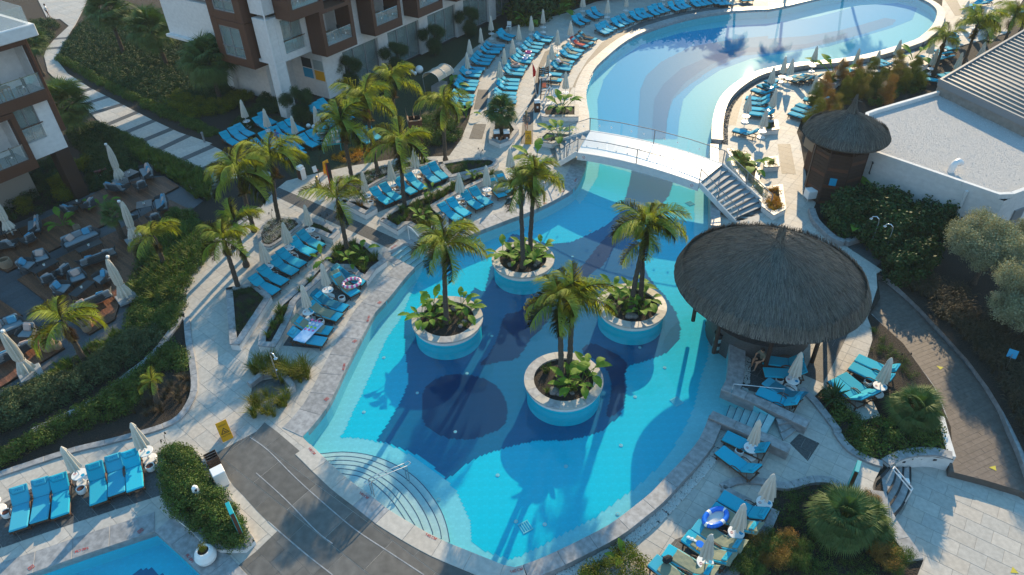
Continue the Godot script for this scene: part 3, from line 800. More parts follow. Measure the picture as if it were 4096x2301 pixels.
	var rings := [pv([-9.16,-20.28,-8.83,-20.15,-7.82,-20.22,-6.73,-20.05,-5.81,-19.69,-4.87,-19.12,-4.22,-18.53,-3.66,-17.81,-3.19,-17.03,-2.91,-16.28,-2.76,-15.59]), pv([-8.89,-19.93,-8.52,-19.85,-7.7,-19.89,-6.75,-19.73,-5.93,-19.39,-5.13,-18.88,-4.48,-18.3,-3.92,-17.59,-3.45,-16.81,-3.17,-16.12,-3.08,-15.68]), pv([-8.63,-19.61,-8.31,-19.55,-7.62,-19.57,-6.82,-19.43,-6.04,-19.09,-5.3,-18.59,-4.69,-18.02,-4.18,-17.37,-3.75,-16.65,-3.46,-15.96,-3.42,-15.79]), pv([-8.33,-19.29,-8.04,-19.26,-7.5,-19.23,-6.84,-19.12,-6.15,-18.79,-5.5,-18.31,-4.94,-17.79,-4.43,-17.15,-4.05,-16.53,-3.81,-15.99,-3.77,-15.9]), pv([-7.99,-18.97,-7.77,-18.95,-7.34,-18.91,-6.81,-18.78,-6.23,-18.51,-5.67,-18.09,-5.15,-17.58,-4.68,-16.94,-4.35,-16.43,-4.12,-16.08]), pv([-7.69,-18.59,-7.46,-18.59,-7.05,-18.51,-6.66,-18.41,-6.11,-18.12,-5.65,-17.71,-5.18,-17.21,-4.8,-16.69,-4.52,-16.27])]
	var y := -0.8
	var edge := low.duplicate()
	var outer := grown(POOL, 0.0)
	for k in rings.size():
		var arc := curve(rings[k], false, 3)
		var poly := PackedVector2Array(arc)
		poly.push_back(arc[-1] + (hub - arc[-1]) * 0.7)
		poly.push_back(hub + Vector2(-1.2, 1.2))
		poly.push_back(arc[0] + (hub - arc[0]) * 0.5 + Vector2(-0.6, 0.2))
		for q in Geometry2D.intersect_polygons(poly, POOL):
			if Geometry2D.is_polygon_clockwise(q): continue
			var sm := MB.new()
			sm.prism(q, -1.0, y)
			part(sm.mesh(), "step", M.pool_step, st)
		var line := MB.new()
		line.prism(strip(arc, -0.02, 0.02), y - 0.02, y + 0.004)
		part(line.mesh(), "nosing", M.nosing, st)
		y += 0.118
	# straight steps in the two recesses
	flight("pool_entry_steps", pv([-7.35,-34.3,-6.41,-35.57]), pv([-5.81,-33.82,-4.89,-35.11]), 5, -0.16, -0.72)
	flight("pool_entry_steps", pv([10.76,-19.72,11.53,-20.77]), pv([9.5,-21.29,10.12,-22.42]), 6, -0.05, -0.8)
	# underwater lamps and drain grates
	var lamps := [-6.74,-26.42,-4.78,-23.85,-7.22,-22.71,-2.39,-25.09,-1.15,-27.83,6.54,-26.59,5.75,-23.15,7.54,-25.06,-0.87,-18.84,-3.34,-17.7,-2.81,-21.33,4.66,-20.25,2.11,-19.2,1.03,-16.37,4.03,-16.75,6.08,-18.35,-0.13,-16.54,3.75,-34.86,5.14,-37.65,7.26,-40.27]
	for i in range(0, lamps.size(), 2):
		var o := thing("pool_floor_lamp", "small round floor lamp set in the pool floor", "pool lamp", Vector3(lamps[i], -0.985, lamps[i + 1]), 0, "round lamps in the pool floor")
		part(K_floor_lamp(), "rim", M.pool_step, o)
		part(K_floor_lens(), "lens", M.pool_pale, o, Vector3(0, 0.004, 0))
	var grates := [0.25,-16.28,7.67,-22.77,12.23,-40.63]
	for i in range(0, grates.size(), 2):
		var gm := MB.new()
		for k in 5: gm.box(Vector3(-0.2 + k * 0.1, 0.012, 0), Vector3(0.03, 0.02, 0.46))
		for k in 2: gm.box(Vector3(0, 0.0125, -0.22 + k * 0.44), Vector3(0.46, 0.024, 0.04))
		solo(gm.mesh(), "drain_grate", M.pool_pale, ["pale square drain grate on the pool floor near the bottom rim", "pale square drain grate inside the shadow of the thatched bar", "pale square drain grate below the bridge"][i / 2], "drain", Vector3(grates[i], -0.985, grates[i + 1]), 0.5, "drain grates")
	# depth marks and no-diving marks on the coping
	var marks := [-7.67,-28.41,-8.36,-24.82,-8.87,-19.66,-6.28,-17.31,-3.41,-15.34,-16.73,-15.23,-12.42,-14.72,-0.17,-13.83,-7.05,-35.08,4.62,-42.53,5.84,-16.39]
	var dirs := [-7.65,-28.7,-8.37,-25.12,-8.71,-19.49,-6.15,-17.21,-3.28,-15.27,-16.62,-15.27,-12.53,-14.82,-0.02,-13.87,-7.18,-34.92,4.54,-42.29,5.96,-16.5]
	for i in range(0, marks.size(), 2):
		var d := Vector2(dirs[i] - marks[i], dirs[i + 1] - marks[i + 1]).normalized()
		if i in [0, 2, 10]: d = -d
		var lv: float = -0.34 if i == 20 else 0.03
		var o := thing("depth_marking", "red painted depth lettering 140 CM " + DEPTH_AT[i / 2], "lettering", Vector3(marks[i], lv, marks[i + 1]), -atan2(d.y, d.x), "depth letterings on the coping")
		part(words("140", 0.11), "number", M.red_paint, o, Vector3(-0.11, 0, 0), Basis(Vector3.RIGHT, -PI / 2))
		part(words("CM", 0.11), "unit", M.red_paint, o, Vector3(0.155, 0, 0), Basis(Vector3.RIGHT, -PI / 2))
	var nod := [-7.25,-29.71,-8.12,-26.63,-8.8,-22.67,-14.8,-15.97,-18.33,-14.55,3.64,-41.03,2.32,-39.57]
	for i in range(0, nod.size(), 2):
		var nm := MB.new()
		for s in 4: nm.box(Vector3([-0.09, 0.09, 0, 0][s], 0.002, [0, 0, -0.07, 0.07][s]), Vector3([0.014, 0.014, 0.19, 0.19][s], 0.004, [0.154, 0.154, 0.014, 0.014][s]))
		nm.box(Vector3(0, 0.003, 0), Vector3(0.17, 0.004, 0.014), Basis(Vector3.UP, 0.7)); nm.box(Vector3(0, 0.0035, 0), Vector3(0.17, 0.004, 0.014), Basis(Vector3.UP, -0.7))
		solo(nm.mesh(), "no_diving_mark", M.red_paint, "small red no-diving square painted on the coping", "floor mark", Vector3(nod[i], 0.03, nod[i + 1]), 0.9, "no-diving marks on the coping")

const DEPTH_AT := ["on the left coping beside the air mattress", "on the left coping below the papyrus shower", "at the top of the curved pool steps", "at the foot of the double handrail", "right of the curved pool steps", "on the upper coping of the children's pool", "on the right coping of the children's pool", "at the bottom edge by the red flowers", "at the recessed entry steps", "on the left coping near the bridge", "on the lower right deck slabs"]
func words(text: String, height: float) -> Mesh:
	var key := "w" + text + str(height)
	if not K.has(key):
		var t := TextMesh.new()
		var f := SystemFont.new()
		f.font_names = PackedStringArray(["Droid Sans"])
		t.font = f
		t.text = text
		t.font_size = 64
		t.pixel_size = height / 46.0
		t.depth = 0.006
		t.curve_step = 3.0
		K[key] = t
	return K[key]
func K_floor_lamp() -> Mesh:
	if not K.has("fl"):
		var m := MB.new()
		m.lathe([Vector2(0.08, 0), Vector2(0.08, 0.012), Vector2(0.062, 0.015), Vector2(0.062, 0.0)], 14)
		K.fl = m.mesh()
	return K.fl
func K_floor_lens() -> Mesh:
	if not K.has("fn"):
		var m := MB.new()
		m.lathe([Vector2(0.06, 0), Vector2(0.04, 0.008), Vector2(0.0, 0.012)], 12)
		K.fn = m.mesh()
	return K.fn
func pebble_mesh() -> Mesh:
	if not K.has("pb"):
		var m := MB.new()
		m.lathe([Vector2(0, -0.022), Vector2(0.035, -0.012), Vector2(0.042, 0.004), Vector2(0.02, 0.022), Vector2(0, 0.024)], 5)
		K.pb = m.mesh()
	return K.pb
func flight(called: String, top: PackedVector2Array, foot: PackedVector2Array, n: int, y0: float, y1: float):
	var root := thing_ground(called)
	for k in n:
		var a := float(k) / n; var b := float(k + 1) / n
		var q := PackedVector2Array([top[0].lerp(foot[0], a), top[1].lerp(foot[1], a), top[1].lerp(foot[1], b), top[0].lerp(foot[0], b)])
		var y := lerpf(y0, y1, float(k) / (n - 1))
		var m := MB.new()
		m.prism(q, minf(y0, y1) - 0.3 if y1 > -0.9 else -1.0, y)
		part(m.mesh(), "step", M.pool_step, root)
		var l := MB.new()
		var w := (q[3] - q[0]).normalized() * 0.035
		l.prism(PackedVector2Array([q[3] - w, q[2] - w, q[2], q[3]]), y - 0.02, y + 0.004)
		part(l.mesh(), "nosing", M.nosing, root)

# ---------- buildings
func lb(root: Node3D, called: String, m: Material, x0: float, x1: float, y0: float, y1: float, z0: float, z1: float, bev := 0.0) -> MeshInstance3D:
	var mb := MB.new()
	mb.cbox(Vector3.ZERO, Vector3(x1 - x0, y1 - y0, z1 - z0), bev)
	return part(mb.mesh(), called, m, root, Vector3(x0 + x1, y0 + y1, z0 + z1) * 0.5)
func wood_box(root: Node3D, x0: float, x1: float, y0: float, y1: float, out: float, fr := 0.38, low := 0.75, curtain := true):
	# projecting balcony framed in wood: floor, side cheeks, lintel, glass front, room behind
	lb(root, "balcony_floor", M.wood, x0, x1, y0, y0 + low, 0.02, out, 0.02)
	lb(root, "balcony_cheek", M.wood, x0, x0 + fr, y0 + low, y1 - 0.3, 0.02, out - 0.003, 0.02)
	lb(root, "balcony_cheek", M.wood, x1 - fr, x1, y0 + low, y1 - 0.3, 0.02, out - 0.003, 0.02)
	lb(root, "balcony_lintel", M.wood, x0, x1, y1 - 0.3, y1, 0.02, out, 0.02)
	lb(root, "balcony_paving", M.slab_grey, x0 + fr, x1 - fr, y0 + low, y0 + low + 0.02, -1.2, out - 0.12)
	var xm := (x0 + x1) / 2
	for k in 2:
		var a: float = [x0 + fr + 0.03, xm + 0.02][k]; var b: float = [xm - 0.02, x1 - fr - 0.03][k]
		lb(root, "balcony_glass", M.glass, a, b, y0 + low + 0.05, y0 + low + 1.0, out - 0.09, out - 0.075)
	lb(root, "balcony_rail", M.steel, x0 + fr, x1 - fr, y0 + low + 1.0, y0 + low + 1.04, out - 0.1, out - 0.06)
	for k in 2: etched_star(root, Vector3(lerpf(x0, x1, 0.3 + 0.4 * k), y0 + low + 0.5, out - 0.068), 0.12)
	# white room: cheeks, back wall with a dark sliding door
	lb(root, "balcony_inner_wall", M.white_wall, x0 + fr - 0.02, x0 + fr + 0.06, y0 + low + 0.02, y1 - 0.3, -1.2, 0.0)
	lb(root, "balcony_inner_wall", M.white_wall, x1 - fr - 0.06, x1 - fr + 0.02, y0 + low + 0.02, y1 - 0.3, -1.2, 0.0)
	lb(root, "balcony_ceiling", M.white_wall, x0 + fr, x1 - fr, y1 - 0.3, y1 - 0.22, -1.2, 0.0)
	lb(root, "room_wall", M.white_wall, xm + 0.3, x1 - fr, y0 + low, y1 - 0.3, -1.3, -1.2)
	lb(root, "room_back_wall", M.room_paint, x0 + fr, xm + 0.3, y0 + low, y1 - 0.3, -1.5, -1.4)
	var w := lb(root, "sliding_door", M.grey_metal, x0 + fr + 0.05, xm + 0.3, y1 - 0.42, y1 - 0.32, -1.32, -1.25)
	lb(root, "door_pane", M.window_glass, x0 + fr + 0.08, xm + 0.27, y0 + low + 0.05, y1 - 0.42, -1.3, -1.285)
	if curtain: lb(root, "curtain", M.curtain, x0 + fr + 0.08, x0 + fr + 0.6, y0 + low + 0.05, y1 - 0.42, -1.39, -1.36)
	# table and two chairs
	var t := MB.new()
	t.cbox(Vector3(0, 0.72, 0), Vector3(0.6, 0.03, 0.6), 0.01)
	for s in 4: t.box(Vector3([-0.24, 0.24, -0.24, 0.24][s], 0.35, [-0.24, -0.24, 0.24, 0.24][s]), Vector3(0.03, 0.7, 0.03))
	part(t.mesh(), "balcony_table", M.rattan, root, Vector3(lerpf(x0, x1, 0.45), y0 + low + 0.02, out * 0.45))
	for s in 2:
		var c := MB.new()
		c.cbox(Vector3(0, 0.44, 0), Vector3(0.46, 0.04, 0.46), 0.01); c.cbox(Vector3(0.22, 0.68, 0), Vector3(0.04, 0.45, 0.46), 0.01)
		for q in 4: c.box(Vector3([-0.2, 0.2, -0.2, 0.2][q], 0.22, [-0.2, -0.2, 0.2, 0.2][q]), Vector3(0.03, 0.44, 0.03))
		part(c.mesh(), "balcony_chair", M.black, root, Vector3(lerpf(x0, x1, 0.28 + 0.42 * s), y0 + low + 0.02, out * 0.4), Basis(Vector3.UP, PI * (1 - s)))
func etched_star(root: Node3D, at: Vector3, r: float, b := Basis()):
	if not K.has("star"):
		var m := MB.new()
		for k in 5:
			var a := TAU * k / 5 + PI / 2
			var tip := Vector3(cos(a), sin(a), 0); var l := Vector3(cos(a + 0.63), sin(a + 0.63), 0) * 0.22; var q := Vector3(cos(a - 0.63), sin(a - 0.63), 0) * 0.22
			m.tri(q, tip, l); m.tri(Vector3.ZERO, q, l)
		K.star = m.mesh()
	part(K.star, "etched_star", M.white_plastic, root, at, b.scaled(Vector3.ONE * r))
func window(root: Node3D, x0: float, x1: float, y0: float, y1: float, z: float, rail := true):
	lb(root, "room_back_wall", M.room_paint, x0, x1, y0, y1, z - 0.5, z - 0.42)
	var f := MB.new()
	for a in [[x0, x1, y0, y0 + 0.07], [x0, x1, y1 - 0.07, y1], [x0, x0 + 0.07, y0 + 0.07, y1 - 0.07], [x1 - 0.07, x1, y0 + 0.07, y1 - 0.07], [(x0 + x1) / 2 - 0.035, (x0 + x1) / 2 + 0.035, y0 + 0.07, y1 - 0.07]]:
		f.box(Vector3((a[0] + a[1]) / 2, (a[2] + a[3]) / 2, z - 0.12), Vector3(a[1] - a[0], a[3] - a[2], 0.08))
	var w := part(f.mesh(), "window", M.grey_metal, root)
	for k in 2:
		var a: float = x0 + 0.075 if k == 0 else (x0 + x1) / 2 + 0.04
		var b: float = (x0 + x1) / 2 - 0.04 if k == 0 else x1 - 0.075
		var g := MB.new()
		g.box(Vector3((a + b) / 2, (y0 + y1) / 2, z - 0.13), Vector3(b - a, y1 - y0 - 0.15, 0.012))
		part(g.mesh(), "pane", M.window_glass, w)
	lb(root, "curtain", M.curtain, x0 + 0.1, lerpf(x0, x1, 0.45), y0 + 0.05, y1 - 0.05, z - 0.36, z - 0.33)
	if rail:
		lb(root, "window_rail", M.wood, x0 - 0.1, x1 + 0.1, y0 + 1.0, y0 + 1.06, z + 0.08, z + 0.14, 0.01)
		lb(root, "rail_glass", M.glass, x0 - 0.05, x1 + 0.05, y0 + 0.08, y0 + 0.98, z + 0.1, z + 0.115)

func buildings():
	var at := Vector3(-17.7, 0, -54.5)
	var h := thing("hotel", "large white hotel block with projecting wooden balcony boxes and tall ground-floor glass doors", "hotel", at, 0.9643)
	var L := 46.0
	# ground floor: corner column, recess, piers between glass doors
	lb(h, "column", M.white_wall, -0.42, 0.62, -0.1, 4.4, -0.9, 0.0, 0.03)
	lb(h, "column", M.white_wall, 1.1, 2.0, -0.1, 3.8, -9.3, -8.4, 0.03)
	var pipe := MB.new()
	pipe.tube([Vector3(-0.5, 0, 0.08), Vector3(-0.5, 11.4, 0.08)], [0.06, 0.06], 8)
	part(pipe.mesh(), "downpipe", M.white_metal, h)
	lb(h, "recess_wall", M.white_wall, 1.5, 4.3, -0.1, 4.4, -8.4, -4.0)
	lb(h, "side_wall", M.white_wall, 4.3, 6.6, -0.1, 4.4, -8.0, 0.0)
	for k in 4: # framed pictures on the wall in the recess
		lb(h, "poster", [M.teal_blue, M.black, M.yellow, M.curtain][k], 4.24, 4.296, 1.5 + 0.9 * (k % 2), 2.3 + 0.9 * (k % 2), -2.6 + 1.4 * (k / 2), -1.5 + 1.4 * (k / 2))
	var x := 6.6
	for k in 6:
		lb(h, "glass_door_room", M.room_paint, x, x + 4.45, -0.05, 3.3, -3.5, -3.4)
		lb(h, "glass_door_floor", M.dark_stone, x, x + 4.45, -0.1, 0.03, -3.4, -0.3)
		var fm := MB.new()
		for s in 4: fm.box(Vector3(x + 0.05 + 1.45 * s, 1.65, -0.3), Vector3(0.1, 3.24, 0.12))
		fm.box(Vector3(x + 2.22, 3.23, -0.3), Vector3(4.35, 0.1, 0.12)); fm.box(Vector3(x + 2.22, 0.05, -0.3), Vector3(4.35, 0.08, 0.12))
		var fr := part(fm.mesh(), "glass_door_frame", M.grey_metal, h)
		for s in 3:
			var pm := MB.new()
			pm.box(Vector3(x + 0.78 + 1.45 * s, 1.64, -0.3), Vector3(1.34, 3.08, 0.015))
			part(pm.mesh(), "pane", M.window_glass, fr)
			lb(h, "blind", M.curtain, x + 0.12 + 1.45 * s, x + 1.43 + 1.45 * s, 2.2 if s < 2 else 1.3, 3.2, -0.62, -0.6)
		lb(h, "pier", M.white_wall, x + 4.45, x + 5.75, -0.1, 3.3, -3.4, 0.0)
		x += 5.75
	lb(h, "spandrel", M.white_wall, 6.6, L, 3.3, 4.4, -3.4, 0.0)
	lb(h, "first_floor_slab", M.white_wall, -0.42, L, 4.4, 4.62, -14.0, -0.003)
	# upper floors
	var top := 11.45
	var floors := [4.3, 7.85]
	for fi in 2:
		var y0: float = floors[fi]
		var y1: float = y0 + 3.55
		var xs := []
		if fi == 0: xs = [[3.35, 6.9], [9.1, 12.7], [14.85, 18.5], [20.6, 24.25], [26.4, 30.0], [32.2, 35.8]]
		else: xs = [[0.55, 4.0], [6.2, 9.8], [12.0, 15.6], [17.8, 21.4], [23.6, 27.2], [29.4, 33.0], [35.2, 38.8]]
		var last := 0.35
		for e in xs:
			if e[0] - last > 2.3 and last < 1.0:
				lb(h, "wall_panel", M.white_wall, last, 0.85, y0 + 0.32, y1, -0.5, 0.0)
				lb(h, "wall_panel", M.white_wall, 2.85, e[0], y0 + 0.32, y1, -0.5, 0.0)
				lb(h, "wall_panel", M.white_wall, 0.85, 2.85, y0 + 0.32, y0 + 0.62, -0.5, 0.0)
				lb(h, "wall_panel", M.white_wall, 0.85, 2.85, y0 + 3.2, y1, -0.5, 0.0)
				window(h, 0.85, 2.85, y0 + 0.62, y0 + 3.2, 0.0)
			else:
				lb(h, "wall_panel", M.white_wall, last, e[0], y0 + 0.32, y1, -0.5, 0.0)
			wood_box(h, e[0], e[1], y0 - 0.1 + 0.0, y1 + 0.0 - 0.05, 1.75)
			last = e[1]
		lb(h, "wall_panel", M.white_wall, last, L, y0 + 0.32, y1, -0.5, 0.0)
		lb(h, "floor_core", M.white_wall, 0.4, L, y0 + 0.33, y1 - 0.02, -14.0, -1.56)
		lb(h, "corner_strip", M.white_wall, -0.42, 0.348, y0 + 0.32, y1, -1.6, 0.0, 0.02)
		# left face: wood-clad window boxes
		lb(h, "wood_bay", M.wood, -1.0, 0.39, y0 - 0.4, y1 - 0.42, -6.0, -5.2, 0.02)
		lb(h, "wood_bay", M.wood, -1.0, 0.39, y0 - 0.4, y1 - 0.42, -2.7, -1.9, 0.02)
		lb(h, "wood_bay", M.wood, -1.0, 0.39, y0 - 0.4, y0 + 0.25, -5.2, -2.7, 0.02)
		lb(h, "wood_bay", M.wood, -1.0, 0.39, y1 - 0.9, y1 - 0.42, -5.2, -2.7, 0.02)
		var wr := Node3D.new()
		wr.name = "bay_window"
		h.add_child(wr, true)
		wr.position = Vector3(-0.96, 0, -3.95)
		wr.rotation.y = -PI / 2
		var f := MB.new()
		for s in 3: f.box(Vector3(-1.2 + 1.2 * s, y0 + 1.45, -0.05), Vector3(0.08, 2.38, 0.08))
		f.box(Vector3(0, y0 + 0.3, -0.05), Vector3(2.48, 0.08, 0.08)); f.box(Vector3(0, y0 + 2.6, -0.05), Vector3(2.48, 0.08, 0.08)); f.box(Vector3(0, y0 + 1.1, 0.04), Vector3(2.48, 0.07, 0.05))
		part(f.mesh(), "frame", M.grey_metal, wr)
		for s in 2:
			var g := MB.new()
			g.box(Vector3(-0.6 + 1.2 * s, y0 + 1.45, -0.06), Vector3(1.1, 2.2, 0.012))
			part(g.mesh(), "pane", M.window_glass, wr)
		lb(h, "bay_room", M.curtain, -0.5, 0.39, y0 + 0.25, y1 - 0.9, -5.2, -2.7)
		lb(h, "side_face_wall", M.white_wall, 0.0, 0.39, y0 + 0.33, y1, -14.0, -6.0)
	lb(h, "roof_slab", M.white_wall, -0.5, L, top, top + 0.35, -14.3, 0.5, 0.03)
	# building at the left edge
	var l := thing("hotel_wing", "hotel wing at the left edge with wooden balcony frames and white roof slab", "hotel", Vector3(-29.2, 0, -42.3), 0.9643)
	lb(l, "column", M.wood_dark, -0.52, 0.4, -0.1, 3.6, -0.9, 0.0, 0.02)
	lb(l, "ground_wall", M.room_paint, -14, -1.5, -0.1, 3.58, -9.0, -3.0)
	lb(l, "first_floor_slab", M.white_wall, -14, 0.4, 3.6, 3.8, -9.0, -0.003)
	lb(l, "wall_panel", M.white_wall, -0.5, 0.4, 3.8, 7.0, -1.5, 0.0)
	lb(l, "wall_panel", M.white_wall, -2.0, -1.85, 3.8, 7.0, -0.5, 0.0)
	lb(l, "wall_panel", M.white_wall, -1.85, -0.5, 3.8, 4.7, -0.5, 0.0)
	window(l, -1.85, -0.5, 4.7, 7.0, 0.0)
	lb(l, "wood_strip", M.wood, 0.402, 0.75, 4.7, 10.7, -1.0, 0.05, 0.02)
	wood_box(l, -5.9, -1.9, 3.3, 7.0, 0.55, 0.32, 0.7)
	wood_box(l, -3.4, 0.4, 7.05, 10.75, 0.6, 0.01, 0.65)
	wood_box(l, -9.8, -3.5, 7.05, 10.75, 0.6, 0.3, 0.65)
	lb(l, "floor_core", M.white_wall, -14, 0.3, 3.82, 10.7, -9.0, -1.58)
	lb(l, "side_wall", M.white_wall, 0.302, 0.4, 3.82, 10.7, -9.0, -1.5)
	lb(l, "roof_slab", M.white_wall, -14, 1.2, 10.8, 11.5, -9.3, 0.9, 0.04)
	lb(l, "terrace_paving", M.slab_grey, -14, 0.9, 11.5, 11.52, -9.0, 0.6)
	lb(l, "terrace_glass", M.glass, -8, 0.95, 11.52, 12.5, 0.7, 0.72)
	lb(l, "terrace_glass", M.glass, 0.97, 0.99, 11.52, 12.5, -8, 0.7)
	var tv := MB.new()
	tv.cbox(Vector3.ZERO, Vector3(0.5, 0.35, 0.12), 0.05)
	# white service building with gravel roof
	var w := thing("service_building", "low white service building with a flat white gravel roof", "building")
	var rp := pv([28.24, -34.0, 22.6, -40.7, 25.2, -45.8, 32.2, -49.2, 40.0, -45.0, 37.0, -38.05])
	var wm := MB.new()
	wm.sides(rp, -0.6, 2.62)
	part(wm.mesh(), "wall", M.white_wall, w)
	part(sheet(grown(rp, -0.15), [], 2.62, 3.0), "gravel_roof", M.gravel, w)
	kerb(w, PackedVector2Array([rp[5], rp[0], rp[1], rp[2], rp[3]]), -0.02, 0.22, 2.6, 2.9, 3.0, [M.white_wall], "parapet_cap")
	var spots := []
	for k in 12000:
		var q := Vector2(R.randf_range(22.6, 38), R.randf_range(-49.2, -34))
		if has_point(rp, q): spots.push_back(Transform3D(Basis.from_euler(Vector3(R.randf() * 6, R.randf() * 6, 0)).scaled(Vector3.ONE * R.randf_range(0.3, 0.65)), Vector3(q.x, 2.622, q.y)))
	many(pebble_mesh(), "roof_pebbles", M.white_wall, w, spots)
	var d := Vector2(0.908, -0.419)
	var dr := Basis(Vector3.UP, atan2(0.419, 0.908))
	var p0 := Vector2(28.21, -33.94) + d * 1.62
	var dm := MB.new()
	dm.cbox(Vector3(0.45, 1.02, 0.0), Vector3(0.9, 2.04, 0.1), 0.01)
	var door := part(dm.mesh(), "door", M.grey_metal, w, Vector3(p0.x, -0.5, p0.y), dr)
	var dh := MB.new()
	dh.cbox(Vector3(0.8, 1.0, 0.08), Vector3(0.12, 0.03, 0.03), 0.01)
	part(dh.mesh(), "handle", M.steel, door)
	var dp := MB.new()
	dp.tube([Vector3(26.9, -0.4, -35.4), Vector3(26.9, 2.5, -35.4)], [0.09, 0.09], 8)
	part(dp.mesh(), "downpipe", M.white_wall, w)
	var cowl := MB.new()
	cowl.tube([Vector3(-0.25, 0, 0), Vector3(-0.25, 0.35, 0), Vector3(-0.1, 0.55, 0), Vector3(0.15, 0.6, 0), Vector3(0.35, 0.45, 0)], [0.2, 0.2, 0.2, 0.21, 0.22], 10)
	part(cowl.mesh(), "vent_cowl", M.white_metal, w, Vector3(27.2, 2.62, -37.6), dr)
	# ribbed metal roof behind it
	var mr := thing("metal_roof_building", "building with a dark sloping ribbed metal roof behind the gravel roof", "building")
	var A := Vector3(31.8, 3.5, -49.2); var B := Vector3(34.1, 3.5, -41.4); var C := Vector3(44.0, 4.9, -45.0); var D := Vector3(42.2, 4.9, -56.2)
	var m := MB.new()
	m.quad(A, B, C, D)
	m.quad(Vector3(A.x, -0.5, A.z), Vector3(B.x, -0.5, B.z), B - Vector3(0, 0.05, 0), A - Vector3(0, 0.05, 0))
	m.quad(Vector3(D.x, -0.5, D.z), Vector3(A.x, -0.5, A.z), A - Vector3(0, 0.05, 0), D - Vector3(0, 0.05, 0))
	part(m.mesh(), "roof", M.roof_metal, mr)
	m = MB.new()
	for e in [[B, C], [C, D], [D, A]]: m.quad(Vector3(e[0].x, -0.5, e[0].z), Vector3(e[1].x, -0.5, e[1].z), e[1] - Vector3(0, 0.05, 0), e[0] - Vector3(0, 0.05, 0))
	part(m.mesh(), "wall", M.white_wall, mr)
	for k in 24:
		var t := (k + 0.5) / 24.0
		var p := A.lerp(D, t); var q := B.lerp(C, t)
		var s := MB.new()
		var xx := (q - p).normalized(); var up := (D - A).cross(B - A).normalized()
		if up.y < 0: up = -up
		s.box((p + q) / 2 + up * 0.05, Vector3(p.distance_to(q), 0.1, 0.1), Basis(xx, up, xx.cross(up)))
		part(s.mesh(), "rib", M.grey_metal, mr)
	var fa := MB.new()
	fa.box((A + B) / 2, Vector3(0.16, 0.5, A.distance_to(B)), Basis(Vector3.UP, atan2(B.x - A.x, B.z - A.z)))
	fa.box((A + D) / 2, Vector3(0.16, 0.35, A.distance_to(D)), Basis.looking_at(D - A, Vector3.UP))
	part(fa.mesh(), "fascia", M.grey_metal, mr)

